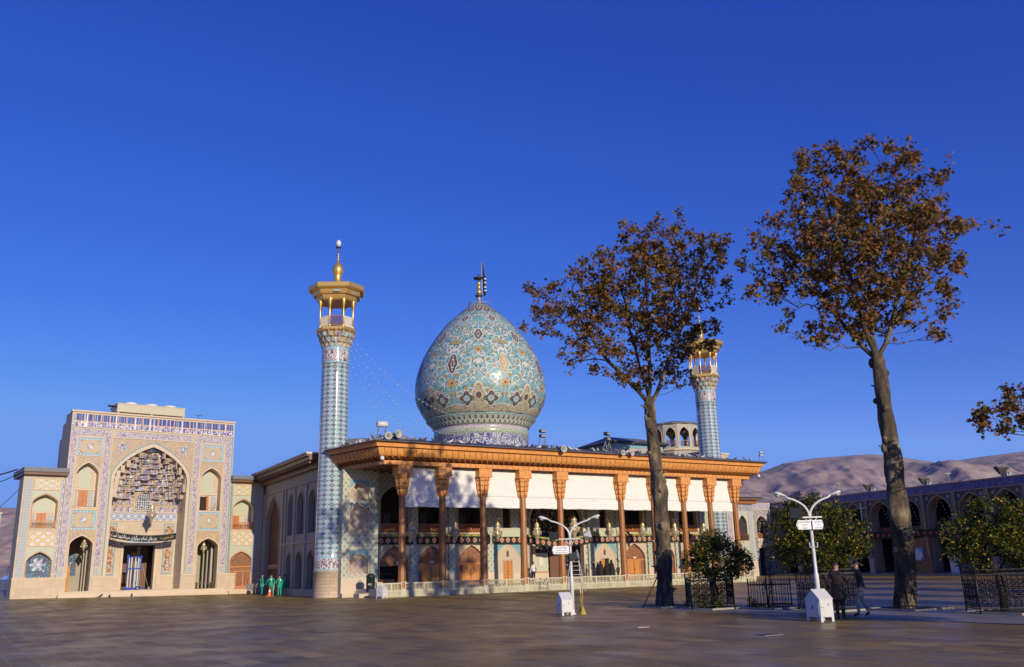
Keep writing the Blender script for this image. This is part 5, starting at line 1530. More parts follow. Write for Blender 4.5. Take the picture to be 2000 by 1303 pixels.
# ================================================================ MINARETS
def build_minaret(loc, label, rot):
    root = empty('minaret', loc, rot, label, 'minaret', 'tiled minarets flanking the porch')
    mb = MB('base_stone')
    mb.lathe([(1.28, -0.3), (1.28, 2.0), (1.34, 2.02), (1.34, 2.1), (1.25, 2.12)], 48, (0, 0), 'base_stone', uvk=lambda f, r, z: (f * 8.0, z))
    mb.build('base', root)
    mb = MB('minaret')
    body = [(1.245, 2.1, 'turq'), (1.245, 2.22, 'inscr_brown'), (1.24, 3.02, 'turq'), (1.24, 3.18, 'minaret')]
    n = 20
    for i in range(n + 1): body.append((1.235 - 0.095 * i / n, 3.2 + (19.1 - 3.2) * i / n, 'minaret'))
    body += [(1.16, 19.12, 'turq'), (1.16, 19.3, 'inscr_brown'), (1.15, 20.28, 'turq'), (1.17, 20.5, 'turq')]
    def uvk(f, r, z):
        return (f * 12.0, z / 0.765)
    mb.lathe(body, 48, (0, 0), 'minaret', uvk=uvk)
    # separate uv for script bands
    for idx, mi in enumerate(mb.fm):
        if mb.mats[mi] in ('inscr_brown', 'turq') and mb.uv[idx]:
            mb.uv[idx] = [(u / 12 * 2 * PI * 1.2, v * 0.765) for u, v in mb.uv[idx]]
    mb.build('shaft', root)
    mb = MB('muq')
    for tier, (r0, r1, z0, z1, n) in enumerate(((1.14, 1.28, 20.5, 20.95, 16), (1.26, 1.46, 20.95, 21.42, 16), (1.42, 1.62, 21.42, 21.9, 16))):
        mb.lathe([(r0 - .06, z0), (r0 - .02, z1 - .05), (r1, z1)], 32, (0, 0), 'trim', False)
        for i in range(n):
            a0 = 2 * PI * (i + .5 * (tier % 2)) / n; a1 = a0 + 2 * PI / n; am = (a0 + a1) / 2
            def p(r, a, z): return (r * math.cos(a), r * math.sin(a), z)
            g = 0.12 * (a1 - a0); h = z1 - z0
            mt = ('girih', 'ochre2', 'muq2', 'turq')[(i + tier) % 4]
            mb.poly((p(r0 + .03, a0 + g, z0), p(r0 - .02, am, z0), p(r1 - .1, am, z0 + h * .7), p(r1, a0 + g, z0 + h * .6)), mt)
            mb.poly((p(r0 - .02, am, z0), p(r0 + .03, a1 - g, z0), p(r1, a1 - g, z0 + h * .6), p(r1 - .1, am, z0 + h * .7)), mt)
            mb.poly((p(r1, a0 + g, z0 + h * .6), p(r1 - .1, am, z0 + h * .7), p(r1 + .02, am, z0 + h * .95)), 'sand_glaze'); mb.poly((p(r1 - .1, am, z0 + h * .7), p(r1, a1 - g, z0 + h * .6), p(r1 + .02, am, z0 + h * .95)), 'sand_glaze')
            mb.poly((p(r0 + .06, a0 - g, z0), p(r0 + .06, a0 + g, z0), p(r1 + .04, a0 + g, z1), p(r1 + .04, a0 - g, z1)), 'sand_glaze')
    mb.build('stalactite_collar', root)
    A8 = PI / 8
    mb = MB('gold')
    mb.lathe([(1.0, 21.88), (1.68, 21.9), (1.74, 22.0), (1.74, 22.2), (1.62, 22.25), (0.01, 22.27)], 8, (0, 0), 'gold', False, a0=A8)
    mb.build('balcony_floor', root)
    vs = [(1.5 * math.cos(A8 + k * PI / 4), 1.5 * math.sin(A8 + k * PI / 4)) for k in range(8)]
    for k in range(8):
        x, y = vs[k]
        mb = MB('gold')
        mb.lathe([(.10, 22.25), (.10, 22.4), (.065, 22.45), (.06, 24.0), (.08, 24.05), (.14, 24.35), (.18, 24.55), (.18, 24.7)], 8, (x, y), 'gold')
        mb.build('balcony_column', root)
    for k in range(8):
        a, b = Vector((*vs[k], 0)), Vector((*vs[(k + 1) % 8], 0))
        mb = MB('white_glaze')
        d = (b - a); L = d.length; d.normalize(); nrm = Vector((d.y, -d.x, 0))
        M_ = Matrix((( d.x, -nrm.x, 0, a.x), (d.y, -nrm.y, 0, a.y), (0, 0, 1, 0), (0, 0, 0, 1)))
        mb.X = M_
        mt = 'white_glaze' if k % 2 == 0 else 'wood_brown'
        mb.box(.08, L - .08, -0.02, .02, 22.30, 22.36, mt); mb.box(.08, L - .08, -.02, .02, 23.12, 23.2, mt)
        for q in range(5):
            x0 = .1 + (L - .2) * q / 5; x1 = .1 + (L - .2) * (q + 1) / 5
            for (p0, p1) in (((x0, 22.36), (x1, 23.12)), ((x1, 22.36), (x0, 23.12)), ((x0, 22.74), ((x0 + x1) / 2, 23.12)), ((x1, 22.74), ((x0 + x1) / 2, 22.36))):
                mb.tube([(p0[0], 0, p0[1]), (p1[0], 0, p1[1])], 0.026, 4, mt, False, False)
        if k % 2 == 0: mb.box(.1, L - .1, .025, .035, 22.36, 23.12, 'inscr_brown')
        mb.build('balcony_rail', root)
    mb = MB('gold')
    c8 = 1 / math.cos(PI / 8)
    mb.lathe([(0.01, 24.62), (1.6, 24.62), (1.6, 24.66), (1.72, 24.68), (1.80, 24.95), (1.80, 25.05), (2.06, 25.08), (2.14, 25.36), (2.14, 25.46), (2.40, 25.5), (2.48, 25.62), (2.50, 25.96), (2.46, 26.0), (1.0, 26.3), (0.55, 26.42), (0.5, 26.5)], 8, (0, 0), 'gold', False, a0=A8)
    for k in range(8):
        a = k * PI / 4 + PI / 4
        mb.lathe([(0.01, 0), (0.01, 0)], 3) if False else None
    rf = mb.build('balcony_roof', root)
    mb = MB('turqlat')
    for k in range(8):
        a0 = A8 + k * PI / 4; am = a0 + PI / 8
        rr = 2.115 * math.cos(PI / 8) + 0.012
        cx, cy = rr * math.cos(am), rr * math.sin(am)
        t = Vector((-math.sin(am), math.cos(am)))
        mb.poly(((cx - t.x * .3, cy - t.y * .3, 25.15), (cx + t.x * .3, cy + t.y * .3, 25.15), (cx + t.x * .3, cy + t.y * .3, 25.32), (cx - t.x * .3, cy - t.y * .3, 25.32)), 'turqlat')
    mb.build('tile_inlay', rf)
    mb = MB('gold')
    mb.lathe([(0.42, 26.35), (0.40, 26.5), (0.33, 26.6), (0.32, 27.1), (0.34, 27.22), (0.46, 27.45), (0.50, 27.7), (0.46, 27.95), (0.33, 28.2), (0.15, 28.4), (0.06, 28.5), (0.05, 28.6)], 20, (0, 0), 'gold')
    for z, r in ((28.7, .12), (28.93, .10), (29.12, .08), (29.28, .065)): mb.ball((0, 0, z), r, 10)
    mb.tube([(0, 0, 28.5), (0, 0, 30.0)], 0.025, 5)
    mb.lathe([(.01, 29.78), (.24, 29.82), (.24, 29.86), (.01, 29.9)], 14, (0, 0), 'dark_metal')
    mb.lathe([(0.03, 29.9), (0.16, 30.0), (0.24, 30.2), (0.17, 30.42), (0.03, 30.55)], 12, (0, 0), 'bulb')
    for k in range(4):
        a = k * PI / 2
        mb.tube([(0, 0, 29.3), (0.12 * math.cos(a), .12 * math.sin(a), 29.6), (.16 * math.cos(a), .16 * math.sin(a), 29.8)], 0.015, 4, 'brass_dark')
    mb.build('finial', root)
    return root
g = glob(-3.45, 6.5)
build_minaret(g, 'tall patterned minaret with a gold balcony beside the shaded side hall', R(-101 + 22.5 + 0))
g = glob(40.2, 6.5)
build_minaret(g, 'patterned minaret partly hidden by the autumn plane tree beyond the dome', R(-101 + 10))

# ================================================================ roof-top buildings
kiosk = empty('roof_pavilion', glob(51.5, 24, 0), AN + R(8), 'grey tiled eight-sided open pavilion with pointed arches rising above the porch roof', 'pavilion')
def build_kiosk():
    r = 3.6; n = 12; A8 = PI / 12
    for k in range(12):
        a0 = A8 + k * PI / 6; a1 = a0 + PI / 6
        p0 = Vector((r * math.cos(a0), r * math.sin(a0), 0)); p1 = Vector((r * math.cos(a1), r * math.sin(a1), 0))
        d = (p1 - p0); L = d.length; d.normalize(); nr = Vector((-d.y, d.x, 0))
        mb = MB('palegreen'); mb.X = Matrix(((d.x, nr.x, 0, p0.x), (d.y, nr.y, 0, p0.y), (0, 0, 1, 0), (0, 0, 0, 1)))
        a, b = L * .15, L * .85
        wall(mb, rect(0, L, 16.3, 19.55), [arch_outline(a, b, 16.6, 18.3, 19.15)], 0, 0.22, 'pavilion_grey', 'trim')
        arch_frame(mb, a, b, 16.6, 18.3, 19.15, .07, 0, 'trim', .05)
        mb.box(0, L, .20, .22, 16.3, 16.6, 'pavilion_grey')
        o = mb.build('arcade_wall', kiosk)
        rl = MB('wood_brown'); rl.X = mb.X
        rl.box(a, b, .10, .14, 17.35, 17.42)
        for q in range(5): rl.tube([(a + (b - a) * q / 5, .12, 16.6), (a + (b - a) * (q + 1) / 5, .12, 17.35)], .03, 4); rl.tube([(a + (b - a) * (q + 1) / 5, .12, 16.6), (a + (b - a) * q / 5, .12, 17.35)], .03, 4)
        rl.build('rail', o)
    mb = MB('trim')
    mb.lathe([(3.6, 19.55), (3.8, 19.6), (3.85, 19.75), (3.8, 19.8), (0.01, 20.5)], 12, (0, 0), 'lead_roof', False, a0=A8)
    mb.build('roof', kiosk)
    mb = MB('trim'); mb.lathe([(3.75, 16.1), (3.85, 16.15), (3.85, 16.3), (0.01, 16.32)], 12, (0, 0), 'trim', False, a0=A8); mb.lathe([(3.6, 12.0), (3.6, 16.15)], 12, (0, 0), 'pavilion_grey', False, a0=A8)
    mb.build('base', kiosk)
build_kiosk()
rb = empty('rooftop_building', glob(0, 0, 0), AN, 'low rooftop block with a dark hipped metal roof behind the eaves floodlights', 'building')
def build_rb():
    mb = MB('star')
    mb.box(39.8, 47.8, 22.5, 29, 12, 16.9, 'pavilion_grey'); mb.box(39.8, 47.8, 22.45, 22.5, 16.2, 16.7, 'turqlat')
    for i in range(5):
        c = 41 + i * 1.45
        mb.prism(arch_outline(c - .45, c + .45, 14.3, 15.3, 15.8), 22.44, 22.5, 'dark_room'); arch_frame(mb, c - .45, c + .45, 14.3, 15.3, 15.8, .08, 22.5, 'trim', .08)
    mb.box(47.8, 56, 22.6, 29, 12, 15.6, 'pavilion_grey'); mb.box(47.8, 56, 22.55, 22.6, 15.4, 15.7, 'trim')
    mb.build('wall', rb)
    mb = MB('lead_roof')
    a, b, c, d = (39.2, 21.7, 16.95), (48.4, 21.7, 16.95), (48.4, 29.5, 16.95), (39.2, 29.5, 16.95)
    e, f = (41.3, 25.5, 17.95), (46.2, 25.5, 17.95)
    for p in ((a, b, f, e), (b, c, f), (c, d, e, f), (d, a, e)): mb.poly(p)
    mb.box(39.2, 48.4, 21.7, 29.5, 16.75, 16.94, 'dark_metal')
    mb.build('roof', rb)
build_rb()
pb = empty('rooftop_parapet', glob(0, 0, 0), AN, 'short pale parapet block right behind the far minaret', 'parapet')
m = MB('trim'); m.box(42.0, 46.6, 10, 15, 12, 14.05, 'star'); m.box(41.9, 46.7, 9.9, 15, 14.05, 14.25, 'trim'); m.build('wall', pb)
m = MB('horn_grey'); m.lathe([(0.02, 0), (.06, .25), (.3, .55)], 12, (0, 0)); o = m.build('loudspeaker'); o.location = glob(44.2, 10.6, 14.5); o.rotation_euler = (0, R(70), R(10))
tag(o, 'grey horn loudspeaker on the parapet behind the far minaret', 'loudspeaker')

# ================================================================ blinds
def build_blind(i):
    a, b = CU[i], CU[i + 1]
    root = empty('roll_blind', glob((a + b) / 2, 0.42, 6.8), AN)
    w = (b - a) / 2 - 0.24; h = 3.1
    rng = random.Random(i)
    mb = MB('canvas')
    n = int(w * 2 / 0.25) + 2; rows = 16
    ph = rng.uniform(0, 6)
    grid = []
    for j in range(rows + 1):
        z = 0.82 + (h - 0.82) * j / rows
        grid.append([mb.pt((-w + 2 * w * k / n, 0.015 * math.sin(k * 1.3 + ph + j * .4) + 0.012 * math.sin(k * .5 + j * .9 + ph), z)) for k in range(n + 1)])
    for j in range(rows):
        for k in range(n): mb.face((grid[j][k], grid[j][k + 1], grid[j + 1][k + 1], grid[j + 1][k]), 'canvas', None, True)
    mb.build('canvas', root)
    mb = MB('canvas')                                   # gathered folds at the foot
    prev = None
    for j in range(17):
        z = 0.82 * j / 16
        y = -0.05 * abs(math.sin(j * PI / 4)) - 0.01
        row = [mb.pt((-w + 2 * w * k / n, y + 0.012 * math.sin(k * .9 + ph + j), z + 0.014 * math.sin(k * 0.55 + ph * 2) + 0.01 * math.sin(k * 1.7 + j))) for k in range(n + 1)]
        if prev:
            for k in range(n): mb.face((prev[k], prev[k + 1], row[k + 1], row[k]), 'canvas', None, True)
        prev = row
    mb.build('gathered_folds', root)
    mb = MB('brass_dark')
    q = int(2 * w / 0.21)
    for k in range(q): mb.box(-w + (k + .3) * 2 * w / q, -w + (k + .62) * 2 * w / q, -0.03, -0.012, 0.92, 1.0, 'grey_metal')
    mb.build('eyelets', root)
    mb = MB('grey_metal'); mb.tube([(-w, 0.0, h + .02), (w, 0.0, h + .02)], 0.05, 8); mb.build('roller', root)
    return root
bl = ['white roll-down porch blind dappled with tree shadow at the minaret end', 'white roll-down blind in the second porch bay from the minaret', 'white roll-down blind in the third porch bay from the minaret', 'white roll-down blind in the porch bay just before the widest one', 'extra-wide white roll-down blind over the central porch opening', 'white roll-down blind in the porch bay just after the widest one', 'white roll-down blind half hidden behind the plane tree trunk', 'white roll-down blind in the second to last porch bay', 'white roll-down blind in the last porch bay above the orange tree']
for i in range(9):
    r_ = build_blind(i); tag(r_, bl[i], 'blind', 'white canvas blinds between the porch columns')

# ================================================================ mourning banners on the rear wall
def banner_strip(pts, label, name='mourning_banner', hh=0.82, vy=0.0):
    """pts: list of (u, z_top) along the wall at local v=0 ; facing -v"""
    root = empty(name, glob(0, 0, 0), AN, label, 'banner', 'black mourning banners along the porch')
    mb = MB('banner_black')
    us = np.arange(pts[0][0], pts[-1][0] + 0.01, 0.25)
    zt = np.interp(us, [p[0] for p in pts], [p[1] for p in pts]); vv = np.interp(us, [p[0] for p in pts], [p[2] for p in pts])
    T_, Mi, Bo = [], [], []
    for u, z, v in zip(us, zt, vv):
        s = 0.02 * math.sin(u * 2.1)
        T_.append((u, v + s, z)); Mi.append((u, v + s * 1.6 - .02, z - hh * .22)); Bo.append((u, v - s - .03, z - hh))
    mb.strip(T_, Mi, 'banner_green'); mb.strip(Mi, Bo, 'banner_black')
    ct = mb.build('cloth', root)
    g = MB('banner_gold'); m_ = MB('banner_beige')
    L = pts[-1][0] - pts[0][0]; n = max(1, int(L / 0.62))
    for k in range(n):
        u = pts[0][0] + (k + .5) * L / n
        z = float(np.interp(u, us, zt)); v = float(np.interp(u, us, vv)); dz = (float(np.interp(u + .2, us, zt)) - z) / .2
        g.prism([(u - .26, z - .17 - .26 * dz), (u - .26, z - .06 - .26 * dz), (u + .26, z - .06 + .26 * dz), (u + .26, z - .17 + .26 * dz)], v - 0.075, v - 0.05, 'banner_gold')
        c = z - hh * .62; R_ = .215
        m_.prism([(u + R_ * x, c + R_ * y + x * R_ * dz) for x, y in ((-1, 0), (-.62, .62), (0, 1.12), (.62, .62), (1, 0), (.62, -.62), (0, -1.12), (-.62, -.62))], v - 0.085, v - 0.06, 'banner_beige')
        m_.prism([(u + .125 * math.cos(a), c + .135 * math.sin(a)) for a in [2 * PI * q / 12 for q in range(12)]], v - 0.10, v - 0.085, 'banner_red')
        m_.box(u - .06, u + .02, v - .108, v - .10, c - .015, c + .015, 'banner_beige'); m_.box(u - .01, u + .015, v - .108, v - .1, c, c + .06, 'banner_beige')
    g.build('gold_lettering', ct); m_.build('medallions', ct)
    return root
zb = 4.86
banner_strip([(-0.7, zb, 5.05), (3.3, zb, 5.05)], 'black banner with red medallions over the dark kiosk bay beside the minaret')
banner_strip([(3.6, zb, 5.05), (10.9, zb, 5.05)], 'black banner with red medallions over the first pair of carved doors')
banner_strip([(11.1, zb, 5.05), (14.6, zb - .02, 5.05), (18.35, zb - .48, 4.9), (22.1, zb - .02, 5.05), (25.6, zb, 5.05)], 'black banner with red medallions sagging across the mirrored central recess')
banner_strip([(25.8, zb, 5.05), (38.0, zb, 5.05)], 'black banner with red medallions over the doors beyond the central recess')

# ================================================================ chandeliers
def build_chandelier(scale=1.0):
    root = empty('chandelier')
    prof = [(0.01, 0), (.05, .05), (.12, .25), (.22, .5), (.34, .66), (.36, .74), (.26, .80), (.40, .84), (.42, .9), (.30, .98), (.26, 1.06), (.29, 1.12), (.29, 1.22), (.18, 1.3), (.20, 1.36), (.19, 1.56), (.10, 1.62), (.03, 1.66)]
    mb = MB('crystal'); mb.lathe([(r, z) for r, z in prof], 20, (0, 0), 'crystal')
    for z, r in ((.7, .38), (.87, .43), (1.17, .30), (1.46, .2)):
        for k in range(16):
            a = 2 * PI * k / 16
            mb.lathe([(.005, z - .13), (.028, z - .06), (.012, z)], 5, (r * math.cos(a), r * math.sin(a)), 'crystal')
    mb.build('crystal_body', root)
    mb = MB('gold'); mb.tube([(0, 0, 1.6), (0, 0, 2.1)], 0.022, 6, 'brass_dark'); mb.ball((0, 0, 1.7), .05, 8, 'gold')
    mb.lathe([(.2, 1.62), (.21, 1.58), (.2, 1.54)], 16, (0, 0), 'gold'); mb.build('stem', root)
    return root
CH = [2.1, 6.2, 10.4, 14.5, 18.6, 22.7, 26.8, 30.95, 34.85]
cl = ['glass chandelier in front of the dark kiosk bay, nearest the minaret', 'glass chandelier hanging in the second porch bay from the minaret', 'glass chandelier in front of the small blank-arch door of the porch', 'glass chandelier hanging before the open doorway left of the lamp post', 'large chandelier hanging in the widest porch bay behind the lamp post', 'glass chandelier just right of the lamp post arm in the wide bay', 'glass chandelier between the wide bay and the plane tree trunk', 'glass chandelier just right of the plane tree trunk', 'glass chandelier half hidden by the top of the orange tree']
ch0 = build_chandelier()
for i, u in enumerate(CH):
    big = i == 4
    c = ch0 if i == 0 else copy_tree(ch0)
    k = 1.3 if big else 1.0
    c.location = glob(u, 3.0, 4.2 if big else 4.1); c.scale = (k, k, k); c['label'] = cl[i]
    c['category'] = 'chandelier'; c['group'] = 'chandeliers along the porch'
    # hanging cable up to the ceiling belongs to each chandelier
    m = MB('brass_dark'); m.tube([(0, 0, 2.05), (0, 0, (9.95 - (4.2 if big else 4.1)) / k)], 0.012, 4); m.build('cable', c)
c = copy_tree(ch0); c.location = Vector(PO + (0,)) + Matrix.Rotation(PA, 3, 'Z') @ Vector((7.3, -0.6, 6.8))
c['label'] = 'chandelier hanging in the gateway vault above the black banner'; c['category'] = 'chandelier'; c['group'] = 'chandeliers of the gateway'
for k_ in [x for x in bpy.data.objects if x.parent == c and x.name.startswith('cable')]:
    pass
for (x, z, lb) in ((1.9, 4.3, 'chandelier hanging in the left side arch of the gateway'), (12.75, 4.0, 'chandelier hanging in the right side arch of the gateway')):
    c2 = copy_tree(c); c2.location = Vector(PO + (0,)) + Matrix.Rotation(PA, 3, 'Z') @ Vector((x, 0.55, z)); c2['label'] = lb; c2.scale = (.72, .72, .62)

# ================================================================ gateway banner
gb = empty('mourning_banner', PO + (0,), PA, 'black cloth banner with white script sagging over the gateway door', 'banner')
def gbz(x): return 5.72 - 0.30 * (1 - ((x - 6.85) / 2.95) ** 2) - 0.09 * (x - 6.85) / 2.95
mb = MB('banner_black')
xs = [3.9 + i * 5.9 / 24 for i in range(25)]
mb.strip([(x, -0.12 + .02 * math.sin(x * 3), gbz(x) + .3) for x in xs], [(x, -0.16 - .02 * math.sin(x * 3), gbz(x) - .3) for x in xs], 'banner_black')
ct = mb.build('cloth', gb)
mb = MB('poster_blue'); mb.strip([(x, -0.165, gbz(x) - .3) for x in xs[6:16]], [(x, -0.165, gbz(x) - .36) for x in xs[6:16]], 'poster_blue'); mb.build('blue_edge', ct)
cxm = 6.0
text_mesh(shape_ar('رمز بقای اسلام سوگواری سیدالشهدا است'), 0.5, 'white_letter', 'white_lettering', ct, facing(cxm, -0.20, gbz(cxm)), width=4.1, bend=lambda x: gbz(x + cxm) - gbz(cxm))
text_mesh(shape_ar('امام خمینی ره'), 0.34, 'yellow_letter', 'yellow_lettering', ct, facing(8.95, -0.20, gbz(8.95) + .02), width=1.15, bend=lambda x: gbz(x + 8.95) - gbz(8.95))

# ================================================================ gear on the porch roof
def horn(loc, rz, tilt=0, label='', size=1.0):
    mb = MB('horn_grey')
    mb.lathe([(0.02, -.35), (.09, -.34), (.09, -.2), (.05, -.18), (.07, 0.0), (.13, .12), (.24, .24), (.30, .27), (.31, .29), (.22, .25), (.1, .12), (.04, 0.0)], 18, (0, 0), 'horn_grey')
    mb.lathe([(.02, -.02), (.06, .08), (.02, .16)], 10, (0, 0), 'grey_metal')
    o = mb.build('loudspeaker')
    o.location = loc; o.scale = (size,) * 3
    o.rotation_euler = (R(90 + tilt), 0, rz)             # horn mouth towards the given heading
    tag(o, label, 'loudspeaker', 'horn loudspeakers on the porch eaves')
    return o
def face_cam(off): return AN + R(off)
horn(glob(-2.15, -1.55, 11.98), R(20), 0, 'lower left horn loudspeaker of the pair at the roof corner beside the minaret', 1.0)
horn(glob(-1.45, -1.6, 12.16), R(48), 0, 'upper right horn loudspeaker of the pair at the roof corner beside the minaret', 1.1)
horn(glob(14.25, -1.7, 11.75), R(30), 0, 'single horn loudspeaker on the eaves right of the dome', 1.05)
horn(glob(20.9, -1.7, 11.72), R(25), 0, 'left horn loudspeaker of the pair on the eaves below the hipped roof', .85)
horn(glob(21.9, -1.7, 11.72), R(40), 0, 'right horn loudspeaker of the pair on the eaves below the hipped roof', .85)
def floodstand(loc, rz, label, two=True, s=1.0, cat='floodlight'):
    root = empty('floodlight_stand', loc, rz, label, cat, 'floodlights on the porch roof')
    mb = MB('grey_metal')
    for x in (-.35, .35):
        mb.tube([(x, -.15, 0), (x * .8, 0, .9)], .025, 5); mb.tube([(x, .3, 0), (x * .8, 0, .9)], .025, 5)
    mb.tube([(-.33, 0, .55), (.33, 0, .55)], .02, 4)
    mb.build('stand', root)
    for k in range(2 if two else 1):
        z = .95 + k * .42
        mb = MB('horn_grey'); mb.box(-.27, .27, -.16, .16, z, z + .26, 'dark_metal'); mb.box(-.23, .23, -.19, -.16, z + .04, z + .22, 'grey_metal'); mb.build('lamp_head', root)
    root.scale = (s, s, s)
    return root
f = floodstand(glob(-2.2, -.6, 11.95), AN + R(-8), 'cylindrical white lamp on thin legs at the roof corner with pigeons', False)
for ch in kids(f):
    if ch.name.startswith('lamp_head'): bpy.data.objects.remove(ch)
mb = MB('horn_grey'); mb.tube([(-.42, 0, 1.1), (.42, 0, 1.1)], .24, 14, 'white_paint'); mb.build('lamp_head', f)
floodstand(glob(13.2, -.3, 11.95), AN, 'double floodlight on a tripod on the roof just right of the dome')
floodstand(glob(20.4, -.3, 11.9), AN + R(20), 'dark double floodlight stand by the left end of the hipped roof', True, 1.15)
floodstand(glob(40.3, -.6, 11.75), AN + R(-20), 'small floodlight at the far tip of the porch roof', True, .7)
def cctv(loc, label):
    mb = MB('white_paint'); mb.tube([(0, 0, 0), (0, 0, -.42)], .02, 5); mb.lathe([(.01, -.78), (.13, -.74), (.17, -.64), (.17, -.5), (.1, -.42), (.01, -.4)], 14, (0, 0), 'white_paint'); mb.lathe([(.01, -.86), (.1, -.82), (.14, -.74)], 12, (0, 0), 'dark_metal')
    o = mb.build('dome_camera'); o.location = loc; tag(o, label, 'camera', 'dome cameras hanging from the eaves')
cctv(glob(-2.3, -.9, 10.95), 'white dome camera hanging below the roof corner beside the minaret')
cctv(glob(39.3, -.9, 10.9), 'dome camera hanging below the far right tip of the eaves')
mb = MB('white_paint'); mb.tube([(0, 0, 0), (.45, -.5, -.12)], .06, 8); o = mb.build('security_camera'); o.location = glob(25.0, -.1, 4.05); tag(o, 'small white tube camera on the porch column left of the plane trunk', 'camera')

# pigeons on the roof
def pigeon(m):
    mb = MB(m)
    mb.lathe([(.005, -.16), (.03, -.13), (.055, -.06), (.07, .02), (.055, .09), (.03, .13)], 7, (0, 0), m)
    v = [Vector((p.z + 0.0, p.y, p.x * 0.95 + 0.11 + p.z * .35)) for p in mb.v]; mb.v = v
    mb.ball((.14, 0, .21), .036, 6); mb.tube([(.10, 0, .15), (.14, 0, .21)], [.04, .028], 6)
    mb.tube([(.17, 0, .205), (.20, 0, .2)], [.01, .003], 4, 'dark_metal')
    mb.box(-.27, -.12, -.03, .03, .055, .075, m)
    for s in (-.025, .025): mb.tube([(0, s, 0), (0, s, .06)], .006, 4, 'blush_panel')
    o = mb.build('pigeon'); return o
def place_pigeons():
    rng = random.Random(21)
    protos = [pigeon('feather_grey'), pigeon('feather_dark'), pigeon('feather_white')]
    used = [False] * 3
    def put(loc, s, label, group):
        k = rng.choices([0, 1, 2], [5, 4, 3])[0]
        if used[k]: o = protos[k].copy(); COL.objects.link(o)
        else: o = protos[k]; used[k] = True
        o.location = loc; o.rotation_euler = (0, 0, rng.uniform(0, 2 * PI)); o.scale = (s,) * 3
        tag(o, ('grey ', 'dark ', 'white ')[k] + label, 'pigeon', group)
    def roofz(v): return 11.66 + (v + 1.68) * (12.75 - 11.66) / (4.5 + 1.68) + 0.02
    L1 = 'pigeon perched on the grey porch roof edge'; G1 = 'pigeons along the porch roof'
    for i in range(150):
        u = rng.choice([rng.uniform(-2.5, 5), rng.gauss(14, 4), rng.gauss(22, 5), rng.uniform(4, 39), rng.gauss(29, 4)])
        u = min(39.2, max(-2.6, u)); v = -1.45 + abs(rng.gauss(0, 1.0))
        put(glob(u, v, roofz(min(v, 4))), rng.uniform(1.25, 1.6), L1, G1)
    for i in range(26):
        t = rng.random(); u = -3.0 - 1.2 * t - rng.uniform(0, .3) + .3; v = -1.2 + 6.0 * t
        put(glob(u + .25, v, 11.72), rng.uniform(1.25, 1.6), L1, G1)
    for i in range(22): put(glob(rng.gauss(-1.6, .5), rng.gauss(-1.0, .25), 11.85 + rng.uniform(0, .12)), 1.5, L1, G1)
    for (x, y) in ((-36.2, 79.2), (-34.6, 77.4), (-33.9, 80.2)):
        put((x, y, ground_z(x, y)), 1.5, 'pigeon standing on the wet paving in front of the gateway', 'pigeons on the paving')
place_pigeons()

# strings of bulbs
def bulb_string(p0, p1, sag, n, label, bulbs=True, group='strings of bulbs', s=0.042):
    p0, p1 = Vector(p0), Vector(p1)
    pts = []
    for i in range(n * 2 + 1):
        t = i / (n * 2); p = p0.lerp(p1, t); p.z -= sag * 4 * t * (1 - t); pts.append(p)
    mb = MB('grey_metal'); mb.tube(pts, 0.009, 4, 'grey_metal', False)
    for i in range(1, n * 2, 2):
        mb.ball(pts[i] - Vector((0, 0, .07)), s, 6, 'bulb'); mb.tube([pts[i], pts[i] - Vector((0, 0, .05))], .02, 4, 'dark_metal', False)
    o = mb.build('bulb_string'); tag(o, label, 'light string', group)
    return o
ms = glob(-3.45, 6.5)
r0 = glob(-2.0, 6.8)
bulb_string(r0 + Vector((0, 0, 22.0)), glob(15.8, 13.2, 16.9), 2.2, 34, 'uppermost string of bulbs from the minaret balcony across the dome')
bulb_string(r0 + Vector((0, 0, 21.6)), glob(14.2, 14.0, 15.6), 3.0, 36, 'second string of bulbs from the minaret down over the dome side')
bulb_string(r0 + Vector((-.1, 0, 21.0)), glob(13.2, 14.4, 13.9), 3.2, 34, 'third string of bulbs from the minaret to the foot of the dome')
bulb_string(r0 + Vector((-.2, 0, 20.2)), glob(12.2, 14.6, 12.9), 3.4, 34, 'lowest string of bulbs from the minaret to the porch roof')
m2 = glob(39.4, 6.2)
bulb_string(m2 + Vector((0, 0, 21.4)), glob(28, 12, 13.2), 1.6, 26, 'left string of bulbs running down from the far minaret')
bulb_string(m2 + Vector((0, 0, 18.8)), glob(33, 9, 12.9), 1.0, 16, 'right string of bulbs running down from the far minaret')

